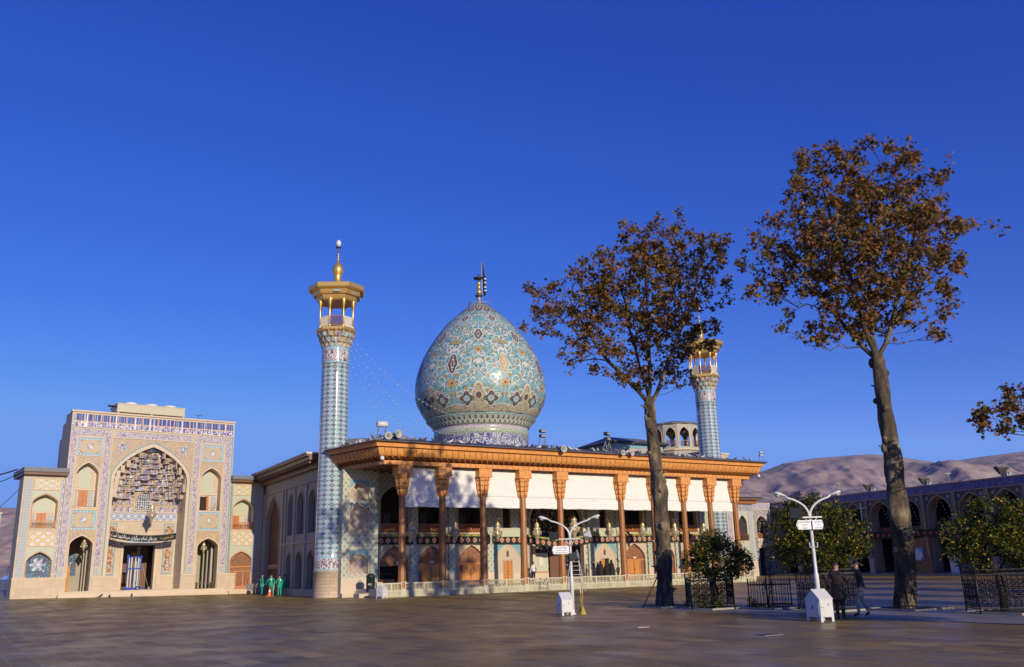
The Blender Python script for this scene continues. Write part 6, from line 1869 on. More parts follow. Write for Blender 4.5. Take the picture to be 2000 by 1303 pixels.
# ================================================================ ARCADE on the right side of the court
arc = empty('arcade_building', (35.6, 125.5, 0), R(-67.1), 'long shaded two-storey arcade with a blue inscription band on the right of the court', 'arcade')
def build_arcade():
    P = 4.27; N = 17
    mb = MB('arctile')
    ops = []
    for k in range(N):
        c = 2.8 + P * k
        ops.append(arch_outline(c - 1.6, c + 1.6, 0.3, 6.9, 8.45))
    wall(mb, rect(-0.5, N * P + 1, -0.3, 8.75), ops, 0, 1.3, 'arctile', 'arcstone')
    mb.build('wall', arc)
    mb = MB('inscr_deep')
    mb.box(-0.5, N * P + 1, -0.06, 0.3, 8.8, 9.62, 'inscr_deep'); mb.box(-0.5, N * P + 1, -0.12, 0.3, 9.62, 9.72, 'blush_panel'); mb.box(-0.5, N * P + 1, -0.10, 0.0, 8.7, 8.8, 'blush_panel')
    mb.box(-0.5, N * P + 1, 0.3, 6, 9.3, 9.6, 'lead_roof')
    mb.build('inscription_band', arc)
    for k in range(N + 1):
        x = 0.66 + P * k
        mb = MB('trim')
        mb.box(x - 0.26, x - 0.10, -0.10, 0, 1.9, 8.7, 'hall_wall'); mb.box(x - 0.10, x + 0.10, -0.22, 0, 1.9, 8.7, 'arctile'); mb.box(x + 0.10, x + 0.26, -0.30, 0, 1.9, 8.7, 'arcstone')  # right strip warmer: the sunlit edge is put into its colour
        mb.box(x - 0.36, x + 0.36, -0.22, 0, -0.2, 1.9, 'hall_trim')
        mb.build('pilaster', arc)
    mb = MB('trim')
    for k in range(N):
        c = 2.8 + P * k
        arch_frame(mb, c - 1.6, c + 1.6, 0.3, 6.9, 8.45, 0.12, 0, 'arcstone', 0.05)
        for s in (-1, 1):
            mb.prism([(c + s * 1.42 + .2 * math.cos(a), 8.25 + .2 * math.sin(a)) for a in [2 * PI * q / 12 for q in range(12)]], -0.05, -.01, 'hall_wall')
    mb.build('arch_surround', arc)
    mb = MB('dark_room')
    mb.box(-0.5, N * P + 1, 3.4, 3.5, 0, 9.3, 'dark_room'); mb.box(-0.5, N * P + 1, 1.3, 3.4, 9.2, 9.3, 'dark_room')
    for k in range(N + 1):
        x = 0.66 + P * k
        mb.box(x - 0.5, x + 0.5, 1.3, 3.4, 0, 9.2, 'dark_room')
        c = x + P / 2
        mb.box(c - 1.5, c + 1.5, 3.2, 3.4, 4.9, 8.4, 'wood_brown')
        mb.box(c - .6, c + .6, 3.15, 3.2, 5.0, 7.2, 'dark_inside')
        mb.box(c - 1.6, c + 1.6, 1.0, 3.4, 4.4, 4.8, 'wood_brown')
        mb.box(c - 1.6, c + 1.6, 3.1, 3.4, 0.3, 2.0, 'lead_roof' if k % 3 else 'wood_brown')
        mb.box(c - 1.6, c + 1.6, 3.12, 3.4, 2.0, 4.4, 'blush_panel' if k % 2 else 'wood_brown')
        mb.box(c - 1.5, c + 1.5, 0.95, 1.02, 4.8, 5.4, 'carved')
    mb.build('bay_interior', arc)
    mb = MB('kerb_stone'); mb.box(-0.5, N * P, -1.6, 0, -0.2, 0.16, 'kerb_stone'); mb.box(-.5, N * P, 0, 3.4, 0, 0.3, 'kerb_stone'); mb.build('step', arc)
build_arcade()
def arc_pt(x, y, z): return Vector((35.6, 125.5, 0)) + Matrix.Rotation(R(-67.1), 3, 'Z') @ Vector((x, y, z))
# strings of bulbs hung as triangles in the arcade arches
for k in range(0, 12):
    c = 2.8 + 4.27 * k
    mb = MB('bulb')
    top = (c, 0.2, 8.1)
    for s in (-1, 1):
        for q in range(9):
            t = q / 8
            mb.ball((c + s * (0.15 + 1.25 * t), 0.2, 8.1 - 3.2 * t), 0.055, 6)
        mb.tube([(c, .2, 8.2), (c + s * 1.42, .2, 4.9)], 0.01, 4, 'dark_metal')
    o = mb.build('bulb_string', loc=(35.6, 125.5, 0), rz=R(-67.1)); tag(o, 'pair of bulb strings hung like a tent in an arcade arch', 'light string', 'bulb strings in the arcade arches')
def simple_banner(origin, rz, x0, x1, y, z1, label):
    root = empty('mourning_banner', origin, rz, label, 'banner', 'black mourning banners on the arcade')
    mb = MB('banner_black'); mb.box(x0, x1, y, y + 0.02, z1 - .8, z1, 'banner_black'); ct = mb.build('cloth', root)
    m_ = MB('banner_beige')
    n = int((x1 - x0) / .85)
    for k in range(n):
        u = x0 + (k + .5) * (x1 - x0) / n; c = z1 - .42
        m_.prism([(u + .2 * a, c + .2 * b) for a, b in ((-1, 0), (-.62, .62), (0, 1.1), (.62, .62), (1, 0), (.62, -.62), (0, -1.1), (-.62, -.62))], y - .02, y, 'banner_red')
    m_.build('medallions', ct)
simple_banner((35.6, 125.5, 0), R(-67.1), 0, 13.4, -0.3, 4.9, 'black banner with dim red medallions on the arcade beyond the orange tree')
simple_banner((35.6, 125.5, 0), R(-67.1), 13.8, 31.0, -0.3, 4.9, 'black banner with dim red medallions on the arcade around the big plane trunk')
simple_banner((35.6, 125.5, 0), R(-67.1), 31.4, 60.0, -0.3, 4.9, 'black banner on the arcade behind the rightmost orange tree')
def poster(x, z0, z1, w, label, blue=True, m1='poster_blue'):
    mb = MB('poster_white')
    mb.box(-w / 2, w / 2, -.02, .02, 0, z1 - z0, m1 if blue else 'poster_white')
    if blue:
        mb.prism(arch_outline(-w * .4, w * .4, .05, (z1 - z0) * .45, (z1 - z0) * .92), -.03, -.02, 'poster_white')
        mb.box(w * .3, w * .46, -.035, -.03, .06, .25, 'cloth_red')
    else:
        for q in range(3): mb.box(-w * .36, w * .36, -.026, -.02, .12 + q * .22, .17 + q * .22, 'horn_grey')
    o = mb.build('poster'); o.location = arc_pt(x, -0.35, z0); o.rotation_euler = (0, 0, R(-67.1)); tag(o, label, 'poster')
poster(24.9, 1.55, 2.95, 1.75, 'blue poster with a white arch shape beside the big plane trunk')
poster(14.6, 1.5, 2.35, 1.7, 'white poster partly hidden by the orange tree behind the two men', False)
poster(37.2, 2.0, 2.7, 1.5, 'small white poster above the iron guard at the far right', False)
mb = MB('redtile'); mb.box(0, 3.2, 0, .05, 0.1, 3.9, 'carved'); o = mb.build('notice_board'); o.location = arc_pt(23.6, -0.28, 0.1); o.rotation_euler = (0, 0, R(-67.1)); tag(o, 'tall brown lattice board in the arcade carrying the blue poster', 'board')
o = MB('fridge_white'); o.box(-.5, .5, -.4, .4, 0, 1.9, 'fridge_white'); o.box(-.42, .42, -.42, -.4, .2, 1.7, 'poster_white'); o = o.build('drinks_cabinet'); o.location = arc_pt(30.6, -1.0, 0.16); o.rotation_euler = (0, 0, R(-67.1)); tag(o, 'pale cabinet standing against the arcade left of the last orange tree', 'cabinet')
mb = MB('white_paint'); mb.box(-.08, .08, -.06, .0, 0, 3.6); mb.box(-.9, .9, -.05, 0, 2.9, 2.98); o = mb.build('tube_light'); o.location = arc_pt(17.2, -.3, 4.9); o.rotation_euler = (0, 0, R(-67.1)); tag(o, 'thin white pole with a cross bar beside the plane trunk at the arcade', 'pole')
for i, (x, s) in enumerate(((8.6, 1.0), (17.9, 1.1), (26.4, 1.05), (36.5, 1.25))):
    root = empty('floodlight', arc_pt(x, 0.6, 9.7), R(-67.1), ('small', 'second', 'third', 'largest')[i] + ' square floodlight on the arcade roof ' + ('above the lamp post', 'left of the big plane trunk', 'right of the big plane trunk', 'near the right edge')[i], 'floodlight', 'floodlights on the arcade roof')
    mb = MB('dark_metal'); mb.lathe([(.25, .25), (.62, .8), (.62, .9), (.1, .92)], 4, (0, 0), 'dark_metal', False, a0=PI / 4); mb.box(-.4, .4, .3, .6, .1, .4, 'grey_metal'); mb.build('lamp_head', root)
    mb = MB('grey_metal'); mb.box(-.1, .5, -.1, .1, 0, .28, 'grey_metal'); mb.tube([(.4, 0, 0), (.5, 0, .6)], .04, 5); mb.build('bracket', root); root.scale = (s,) * 3
for i, (x, h) in enumerate(((11.5, 1.4), (12.6, 1.7), (20.4, 1.6), (29.5, 1.2))):
    mb = MB('grey_metal'); mb.tube([(0, 0, 0), (0, 0, h)], .03, 4, 'horn_grey'); mb.box(-.3, .3, -.02, .02, h - .1, h - .05); 
    if i == 2: mb.box(-.06, .3, -.02, .02, .5, .9, 'cloth_white')
    o = mb.build('roof_antenna'); o.location = arc_pt(x, 1, 9.7); tag(o, ['short thin mast on the arcade roof left of the big trunk', 'tall thin mast on the arcade roof left of the big trunk', 'mast with a small white flag right of the big trunk', 'faint mast on the arcade roof further right'][i], 'mast')

# ---------------------------------------------------------------- end wall closing the court beyond the porch
ew = empty('end_building', (35.6, 125.5, 0), AN, 'sunlit cream and purple tiled corner building between the porch and the arcade', 'building')
def build_end():
    mb = MB('arccream')
    wall(mb, rect(-4.0, -0.3, -0.3, 8.85), [arch_outline(-3.3, -1.1, 3.9, 6.9, 8.0), rect(-3.1, -1.3, 0, 3.6)], 0, 0.9, 'arccream', 'trim')
    mb.box(-4.0, -0.3, -.08, .3, 8.85, 9.6, 'purple'); mb.box(-4.0, -.3, -.12, .3, 9.6, 9.7, 'trim'); mb.box(-4, -.3, -.1, 0, 8.75, 8.85, 'trim')
    mb.build('wall', ew)
    mb = MB('dark_inside'); mb.box(-4, -.3, .95, 1.0, 0, 9, 'dark_room'); mb.box(-2.7, -1.6, .85, .95, 5.3, 6.3, 'dark_inside'); mb.box(-3.1, -1.3, .85, .95, 0, 3.6, 'dark_inside'); mb.box(-3.3, -1.1, .0, .9, 3.75, 3.9, 'trim'); mb.box(-3.4, -1.0, -.15, .0, 3.65, 4.9, 'trim'); mb.build('bay_interior', ew)
    lattice_rail('balcony_rail', ew, -3.25, -1.15, 0.1, 4.9, 5.6, 'wood_door')
    mb = MB('trim'); arch_frame(mb, -3.3, -1.1, 3.9, 6.9, 8.0, .12, 0, 'trim', .06)
    for x in (-.75, -.4): mb.box(x, x + .2, -.3, 0, -.2, 8.8, 'trim')
    mb.box(-.85, -.1, -.35, 0, -.2, 1.9, 'kerb_stone'); mb.build('pilaster', ew)
    # taller pier with its own little roof, set nearer
    mb = MB('arccream')
    wall(mb, rect(-11, -5.3, -0.3, 9.4), [arch_outline(-8.1, -6.6, 4.6, 6.9, 7.9)], -1.4, .5, 'palegreen', 'trim')
    mb.box(-5.5, -5.3, -1.399, 0, -.3, 9.4, 'arccream'); mb.box(-6.3, -5.6, -1.44, -1.4, 1.9, 9.2, 'bluefl'); mb.box(-11, -5.3, -1.45, -1.4, 8.5, 9.3, 'arccream'); mb.box(-5.3, -4.0, 0, .3, -.3, 9.2, 'arccream')
    mb.box(-8.2, -6.5, -.92, -.9, 4.5, 8, 'dark_room')
    mb.box(-11, -5.2, -1.5, -1.4, -.3, 1.9, 'trim')
    mb.build('corner_pier', ew)
    lattice_rail('balcony_rail', ew, -8.2, -6.5, -1.45, 4.6, 5.4, 'wood_brown')
    mb = MB('lead_roof'); mb.box(-11, -3.7, -2.5, 3, 10.2, 10.34, 'lead_roof'); mb.box(-11, -4.1, -2.2, 3, 9.85, 10.2, 'wood_brown'); mb.box(-11, -4.8, -1.8, 3, 9.4, 9.85, 'wood')
    mb.build('roof', ew)
build_end()
mb = MB('bulb')
for s in (-1, 1):
    for q in range(7): mb.ball((-2.2 + s * (0.1 + .8 * q / 6), -.1, 7.8 - 2.6 * q / 6), .055, 6)
    mb.tube([(-2.2, -.1, 7.9), (-2.2 + s * .95, -.1, 5.1)], .01, 4, 'dark_metal')
o = mb.build('bulb_string', loc=(35.6, 125.5, 0), rz=AN); tag(o, 'pair of bulb strings in the sunlit corner arch', 'light string')
# second gateway seen through the last porch bay
g2 = empty('inner_gateway', glob(46.5, 14, 0), AN, 'blue and purple tiled gateway edge glimpsed through the last porch bay', 'gateway')
m = MB('bluefl'); m.box(0, 1.8, 0, 3, -.3, 9.0, 'inscr_blue'); m.box(1.8, 4.2, 0, 3, -.3, 9.0, 'trim'); m.box(2.0, 3.1, -.04, 0, 5.2, 8.2, 'turq'); m.box(2.2, 2.9, -.06, -.04, 5.5, 7.9, 'ochre2'); m.box(3.35, 4.0, -.04, 0, 1.8, 8.8, 'purple'); m.build('wall', g2)

# far bits at the left edge
mb = MB('white_paint')
mb.box(0, .12, 0, .12, 0, 3.3); mb.box(-1.6, 0, .03, .09, .15, .3); mb.box(-1.6, 0, .03, .09, 2.9, 3.05); mb.box(-1.6, 0, .03, .09, 1.4, 1.5)
for i in range(8): mb.box(-1.5 + i * .19, -1.44 + i * .19, .04, .08, .3, 2.9)
gt = mb.build('white_gate'); gt.location = (-54.2, 99.5, .3); gt.rotation_euler = (0, 0, R(30)); tag(gt, 'white metal gate at the far left edge beyond the wing', 'gate')
tw = empty('far_tiled_tower', (-60.4, 104.0, 0), R(30), 'sliver of a pale tiled tower at the far left edge', 'tower')
m = MB('palegreen'); m.box(-3, 0.4, 0, 3, 0, 9.4, 'turqlat'); m.box(-3, .5, -.1, 3, 9.4, 9.6, 'trim'); m.build('wall', tw)
for i, (dx, r) in enumerate(((0, 2.2), (3.2, 1.7))):
    pass
# cables at left edge
for i, (a, b, sg, lb) in enumerate((((-47.1, 79.0, 10.9), (-43.9, 77.8, 11.4), .05, 'thick cable running off the left edge from the wing roof'), ((-47.5, 80.0, 10.3), (-43.6, 77.8, 11.1), .1, 'second cable below it at the wing roof'), ((-49.5, 82, 7.2), (-43.7, 78.1, 9.7), .3, 'thin slack cable reaching the left corner of the wing'))):
    a, b = Vector(a), Vector(b); pts = []
    for k in range(9):
        t = k / 8; p = a.lerp(b, t); p.z -= sg * 4 * t * (1 - t); pts.append(p)
    m = MB('dark_metal'); m.tube(pts, (.07, .04, .025)[i], 5); o = m.build('cable'); tag(o, lb, 'cable')

# ================================================================ TREES
def leaf_mesh(name, pts, size, mat_, parent, seed, kind='lobed', droop=0.5, ncol=7):
    rng = np.random.default_rng(seed)
    n = len(pts)
    if kind == 'lobed':                                   # five-lobed plane leaf
        base = np.array([(0, -.08), (.20, -.02), (.50, .06), (.27, .26), (.40, .62), (.14, .50), (0, .98), (-.14, .50), (-.40, .62), (-.27, .26), (-.50, .06), (-.20, -.02)])
    else:
        base = np.array([(0, 0), (.17, .25), (.2, .55), (0, 1.0), (-.2, .55), (-.17, .25)])
    k = len(base)
    b3 = np.zeros((k, 3)); b3[:, 0] = base[:, 0]; b3[:, 1] = base[:, 1]; b3[:, 2] = -0.35 * np.abs(base[:, 0]) - 0.18 * base[:, 1] ** 2
    # random orientation: tip mostly outward/down
    az = rng.uniform(0, 2 * np.pi, n); el = rng.normal(-droop, 0.55, n); rl = rng.uniform(-1.3, 1.3, n)
    y = np.stack([np.cos(el) * np.cos(az), np.cos(el) * np.sin(az), np.sin(el)], 1)
    s = np.stack([-np.sin(az), np.cos(az), np.zeros(n)], 1)
    z = np.cross(s, y)
    x = s * np.cos(rl)[:, None] + z * np.sin(rl)[:, None]; z = np.cross(x, y)
    sz = size * rng.uniform(0.65, 1.25, n)
    V = (pts[:, None, :] + sz[:, None, None] * (b3[None, :, 0:1] * x[:, None, :] + b3[None, :, 1:2] * y[:, None, :] + b3[None, :, 2:3] * z[:, None, :])).reshape(-1, 3)
    me = bpy.data.meshes.new(name)
    me.vertices.add(n * k); me.vertices.foreach_set('co', V.ravel().astype(np.float32))
    me.loops.add(n * k); me.loops.foreach_set('vertex_index', np.arange(n * k, dtype=np.int32))
    me.polygons.add(n); me.polygons.foreach_set('loop_start', (np.arange(n) * k).astype(np.int32)); 
    me.update(calc_edges=True)
    at = me.attributes.new('leaf', 'FLOAT', 'FACE'); at.data.foreach_set('value', rng.uniform(0, 1, n).astype(np.float32))
    me.materials.append(MATS[mat_])
    o = bpy.data.objects.new(name, me); COL.objects.link(o); o.parent = parent
    return o

def grow(root_pts, attractors, alpha=0.35, step=0.45, chains=()):
    """connect attractors to a growing skeleton (nodes with parents)"""
    nodes = [Vector(p) for p in root_pts]; par = [-1] + list(range(len(root_pts) - 1)); plen = [0.0] * len(nodes)
    for ch_ in chains:                                   # main limbs, each from the last root point
        cur = len(root_pts) - 1
        q = nodes[cur]
        for p in ch_:
            p = Vector(p); L = (p - q).length; n = max(1, int(L / step)); q0 = q
            for s in range(1, n + 1):
                nodes.append(q0.lerp(p, s / n) + Vector((random.gauss(0, .035), random.gauss(0, .035), random.gauss(0, .03)))); par.append(cur); plen.append(plen[cur] * 1 + 0.25 * L / n); cur = len(nodes) - 1
            q = p
    order = sorted(range(len(attractors)), key=lambda i: (attractors[i] - nodes[len(root_pts) - 1]).length)
    P = np.array([tuple(p) for p in nodes]); PL = np.array(plen)
    ends = []
    for i in order:
        a = attractors[i]
        d = np.linalg.norm(P - np.array(a), axis=1)
        below = np.maximum(0, P[:, 2] - a[2] + 0.2)
        j = int(np.argmin(d + alpha * PL + 1.2 * below))
        q = nodes[j]; L = (a - q).length; n = max(1, int(L / step))
        cur = j; bow = Vector((0, 0, -0.06 * L))
        new = []
        for s in range(1, n + 1):
            t = s / n
            p = q.lerp(a, t) + bow * (4 * t * (1 - t)) + Vector((random.gauss(0, .03), random.gauss(0, .03), random.gauss(0, .03))) * (1 if s < n else 0)
            nodes.append(p); par.append(cur); PL = np.append(PL, PL[cur] + L / n); cur = len(nodes) - 1; new.append(tuple(p))
        P = np.vstack([P, np.array(new)])
        ends.append(cur)
    return nodes, par, ends

def branches_mesh(name, nodes, par, ends, parent, mat_, rtip=0.014, rmax=0.3, expo=2.05, start=0):
    n = len(nodes)
    w = [0.0] * n; ch = [[] for _ in range(n)]
    for i, p in enumerate(par):
        if p >= 0: ch[p].append(i)
    for i in range(n - 1, -1, -1):
        if not ch[i]: w[i] = rtip ** expo
        if par[i] >= 0: w[par[i]] += w[i]
    r = [min(rmax, x ** (1 / expo)) for x in w]
    mb = MB(mat_)
    done = set()
    for i in range(n):
        # start a chain at root or at every non-main child
        p = par[i]
        if p >= 0:
            main = max(ch[p], key=lambda c: w[c])
            if main == i: continue
        chain = [p, i] if p >= 0 else [i]
        c = i
        while ch[c]:
            c = max(ch[c], key=lambda q: w[q]); chain.append(c)
        pts = [nodes[q] for q in chain]; rr = [r[q] for q in chain]
        if p >= 0: rr[0] = min(r[p], rr[1] * 1.15)
        mb.tube(pts, rr, 7 if rr[0] > 0.08 else 4 if rr[0] > .03 else 3, mat_, True, False)
    return mb.build(name, parent)

def plane_tree(base, trunk, blobs, label, seed, nleaf, leafsize, nattr, depth=0.8, group='autumn plane trees in the court', top_r=0.26, limb_mat='bark', chains=()):
    trunk = [(a_, b_, c_ * 0.65) for a_, b_, c_ in trunk]; trunk.append((trunk[-1][0], trunk[-1][1] + .35, trunk[-1][2] * .72)); trunk.append((trunk[-1][0], trunk[-1][1] + .12, 0.02))
    random.seed(seed); rng = np.random.default_rng(seed)
    root = empty('plane_tree', (base[0], base[1], 0), 0, label, 'tree', group)
    # knobbly trunk
    tz = [t[1] for t in trunk]; 
    mb = MB('bark'); rows = []
    nseg = 90; N = 22
    z0, z1 = -0.1, trunk[-1][1]
    for j in range(nseg + 1):
        z = z0 + (z1 - z0) * j / nseg
        cx = np.interp(z, tz, [t[0] for t in trunk]); r = np.interp(z, tz, [t[2] for t in trunk])
        if z < 0.5: r *= 1 + 0.35 * (0.5 - z) ** 1.5
        row = []
        for k in range(N):
            a = 2 * PI * k / N
            q = 1 + 0.06 * math.sin(3 * a + z * 0.9 + seed) + 0.05 * math.sin(5 * a - z * 2.3) + 0.05 * math.sin(2 * a + z * 3.7) + 0.02 * math.sin(9 * a + z * 7) + rng.uniform(-.025, .025)
            row.append(mb.pt((cx + r * q * math.cos(a), r * q * math.sin(a), z)))
        rows.append(row)
    for j in range(nseg):
        for k in range(N): mb.face((rows[j][k], rows[j][(k + 1) % N], rows[j + 1][(k + 1) % N], rows[j + 1][k]), 'bark', None, True)
    for _ in range(26):                                   # burrs and stubs
        z = rng.uniform(.6, z1 * .95); a = rng.uniform(0, 2 * PI)
        cx = np.interp(z, tz, [t[0] for t in trunk]); r = np.interp(z, tz, [t[2] for t in trunk])
        s = rng.uniform(.06, .16)
        mb.ball((cx + r * .97 * math.cos(a), r * .97 * math.sin(a), z), s, 7, 'bark', rng.uniform(.8, 1.8))
        if rng.random() < .4: mb.tube([(cx + r * math.cos(a), r * math.sin(a), z), (cx + (r + .22) * math.cos(a), (r + .22) * math.sin(a), z + .08)], [.05, .025], 5, 'bark')
    mb.build('trunk', root)
    # crown
    A = []
    vol = np.array([b[2] * b[3] * b[2] for b in blobs]); vol = vol / vol.sum()
    tries = 0
    while len(A) < nattr and tries < 40000:
        tries += 1
        b = blobs[rng.choice(len(blobs), p=vol)]
        v = rng.normal(size=3); v /= np.linalg.norm(v); v *= rng.uniform(0.25, 1) ** 0.5 if rng.random() > .14 else rng.uniform(1.0, 1.42)
        p = Vector((b[0] + v[0] * b[2], (b[4] if len(b) > 4 else 0) + v[1] * b[2] * depth, b[1] + v[2] * b[3]))
        if all((p - q).length > 0.42 for q in A[-400:]): A.append(p)
    tx, tzz = trunk[-1][0], trunk[-1][1]
    nodes, par, ends = grow([(tx, 0, tzz - 1.1), (tx, 0, tzz - .45)], A, chains=chains)
    branches_mesh('limbs', nodes, par, ends, root, limb_mat, 0.012, top_r)
    # leaves: tufts round the outer nodes
    P = []
    deg = [0] * len(nodes)
    for p in par:
        if p >= 0: deg[p] += 1
    tips = [i for i in range(len(nodes)) if deg[i] == 0]
    mids = [i for i in range(len(nodes)) if deg[i] == 1]
    tp = np.array([tuple(nodes[i]) for i in tips]); mp = np.array([tuple(nodes[i]) for i in mids])
    clump = rng.uniform(0.1, 1.6, len(tips)) ** 1.4; clump /= clump.sum()
    cnt1 = int(nleaf * .68)
    idx = rng.choice(len(tips), cnt1, p=clump)
    off = rng.normal(size=(cnt1, 3)); off /= np.linalg.norm(off, axis=1)[:, None]; off *= (0.40 * rng.uniform(0, 1, cnt1) ** .75)[:, None]
    P1 = tp[idx] + off
    idx = rng.integers(0, len(mids), nleaf - cnt1); P2 = mp[idx] + rng.normal(0, .13, (nleaf - cnt1, 3))
    keep = P2[:, 2] > tzz + .4
    leaf_mesh('crown', np.vstack([P1, P2[keep]]), leafsize, 'plane_leaves', root, seed)
    return root

plane_tree((6.95, 44.2), [(0.03, -.1, .62), (.11, 1.54, .57), (.18, 3.23, .55), (.16, 4.46, .54), (.20, 5.45, .60), (.07, 6.46, .50), (.01, 7.48, .47), (-.07, 9.04, .42), (-.07, 9.83, .42)],
           [(-3.43, 15.07, 2.1, 1.75), (-5.2, 14.3, .9, .9), (-3.01, 12.9, 1.4, 1.1), (0.12, 15.9, 2.5, 2.9), (-.35, 18.9, .95, 1.1), (2.0, 19.3, .85, 1.0), (3.19, 17.44, 1.5, 1.5), (4.0, 18.2, .7, .6), (1.84, 13.82, 1.9, 1.7), (-1.5, 12.0, 1.4, .8), (1.9, 11.3, .8, .9), (.7, 11.1, .8, .6), (-.9, 11.3, .9, .6), (1.08, 17.9, 1.5, 1.5), (-2.05, 15.6, 1.5, 1.3), (-3.7, 16.5, .7, .7), (0.53, 12.7, 1.2, 1.5), (4.1, 15.6, .7, .9)],
           'tall autumn plane tree in front of the porch with a crown leaning left', 7, 15500, 0.185, 600,
           chains=[[(-.5, .1, 10.5), (-1.3, .3, 11.4), (-2.3, .2, 12.6), (-3.4, 0, 14.4), (-3.9, -.2, 15.6)], [(.02, 0, 11.2), (.1, -.1, 13.2), (.15, .1, 15.2), (.3, 0, 17.4), (.2, 0, 18.6)], [(.5, -.3, 10.6), (1.3, -.5, 12.6), (2.5, -.4, 15.2), (3.0, -.2, 17.0)], [(-.1, .6, 11), (-.6, 1.0, 13.5), (-1.0, .8, 16)]])
plane_tree((15.45, 37.0), [(0.01, -.1, .64), (.2, 1.38, .62), (.29, 2.79, .63), (.27, 4.23, .60), (.36, 5.92, .55), (.29, 7.64, .48), (.25, 8.97, .45), (.26, 10.2, .42)],
           [(0.15, 15.47, 3.7, 3.1), (-1.3, 19.0, 1.5, 1.3), (1.12, 19.4, 2.0, 1.2), (3.1, 18.9, 1.4, 1.2), (-2.6, 18.2, .9, .9), (-3.49, 15.57, 1.5, 1.3), (-4.25, 17.1, .42, .75), (-2.81, 13.5, 1.7, 1.4), (2.74, 14.43, 1.8, 1.8), (4.7, 16.1, .9, .5), (5.9, 16.1, .6, .3), (6.5, 15.9, .3, .2), (5.6, 17.2, .3, .6), (5.2, 16.5, .4, .4), (-1.68, 12.0, 1.2, .8), (.62, 12.5, 2.1, 1.1), (2.49, 11.4, .8, .55), (-.9, 11.2, .9, .5), (-2.4, 11.4, .8, .5), (.2, 11.5, .9, .5), (-1.9, 10.9, .4, .3), (3.0, 11.0, .5, .3), (3.95, 13.45, .6, 1.0), (-3.08, 17.1, .8, 1.0), (-1.5, 15.03, 1.8, 1.8), (.8, 16.9, 2.2, 1.6), (3.6, 12.3, .5, .4)],
           'largest autumn plane tree with a rounded crown and sunlit trunk on the right', 19, 19500, 0.185, 680,
           chains=[[(-.3, .1, 10.9), (-1.1, .3, 12.2), (-2.2, .2, 13.8), (-3.3, 0, 15.6)], [(-.15, -.2, 11.2), (-.5, -.3, 13.2), (-.9, -.2, 16), (-1.2, 0, 18.2)], [(.25, .1, 11.3), (.4, .2, 13.6), (.8, .1, 16.4), (1.2, 0, 18.6)], [(.7, -.1, 11.0), (1.4, 0, 12.8), (2.4, .1, 15), (3.0, 0, 17.8)], [(1.2, .3, 11.8), (2.6, .4, 13.4), (3.9, .3, 15.2), (4.8, .1, 16.1)]])
plane_tree((23.5, 32.0), [(0, -.1, .6), (.1, 3, .5), (0, 6.2, .42)],
           [(-5.15, 6.8, 1.1, .75), (-6.1, 7.0, .6, .33), (-4.2, 7.35, 1.2, .9), (-4.9, 7.7, .6, .4), (-5.3, 6.05, .45, .4), (-3.0, 8.2, 1.2, .9), (-.5, 9.5, 2.2, 1.8), (1.0, 10.5, 2.4, 2.0), (.5, 12.0, 2.0, 1.5)],
           'plane tree mostly outside the right edge with a dark low branch in view', 31, 9000, 0.185, 330)

def orange_tree(base, trunk_h, blobs, label, seed, nleaf, leaf=0.13, fruit=30):
    rng = np.random.default_rng(seed); random.seed(seed)
    root = empty('orange_tree', (base[0], base[1], 0), 0, label, 'tree', 'clipped orange trees in iron guards')
    A = []; vol = np.array([b[2] * b[3] * b[2] for b in blobs]); vol /= vol.sum()
    tries = 0
    while len(A) < 130 and tries < 20000:
        tries += 1
        b = blobs[rng.choice(len(blobs), p=vol)]; v = rng.normal(size=3); v /= np.linalg.norm(v); v *= rng.uniform(.2, 1) ** .5
        p = Vector((b[0] + v[0] * b[2] * .9, v[1] * b[2] * .85, b[1] + v[2] * b[3] * .9))
        if all((p - q).length > .2 for q in A): A.append(p)
    c = blobs[0]
    nodes, par, ends = grow([(0, 0, 0), (.03, 0, trunk_h * .5), (-.02, .02, trunk_h)], A, .2, .25)
    branches_mesh('trunk', nodes, par, ends, root, 'bark_dark', .01, .11)
    mb = MB('bark_dark'); mb.tube([(0, 0, -.1), (.03, 0, trunk_h * .5), (-.02, .02, trunk_h)], [.13, .1, .09], 8); mb.tube([(.12, .05, -.05), (.22, .05, trunk_h * .6), (.1, .03, trunk_h * 1.15)], [.08, .06, .05], 7); mb.build('stem', root)
    # leaves on blob shells, in clusters
    P = []
    per = (vol * nleaf).astype(int)
    for b, m_ in zip(blobs, per):
        ncl = max(6, int(m_ / 26))
        v = rng.normal(size=(ncl, 3)); v /= np.linalg.norm(v, axis=1)[:, None]
        rr = rng.uniform(.72, 1.08, ncl)[:, None]
        cc = np.array([b[0], 0, b[1]]) + v * rr * np.array([b[2], b[2] * .9, b[3]])
        idx = rng.integers(0, ncl, m_)
        P.append(cc[idx] + rng.normal(0, .10, (m_, 3)))
    P = np.vstack(P)
    leaf_mesh('crown', P, leaf, 'orange_leaves', root, seed, 'oval', 0.25, 5)
    # dark inner twig mass so the crown closes
    inner = MB('bark_dark')
    if fruit:
        fb = MB('orange_fruit')
        for _ in range(fruit):
            q = P[rng.integers(0, len(P))]; fb.ball(tuple(q), .04, 6)
        f = fb.build('fruit', root)
    return root
orange_tree((8.7, 41.2), 1.15, [(.35, 2.15, 1.15, .95), (-.65, 1.95, .6, .7), (1.25, 1.95, .75, .6), (.25, 2.95, .6, .5), (-.2, 2.6, .7, .55)], 'orange tree in front of the last porch columns beside the plane trunk', 3, 9000)
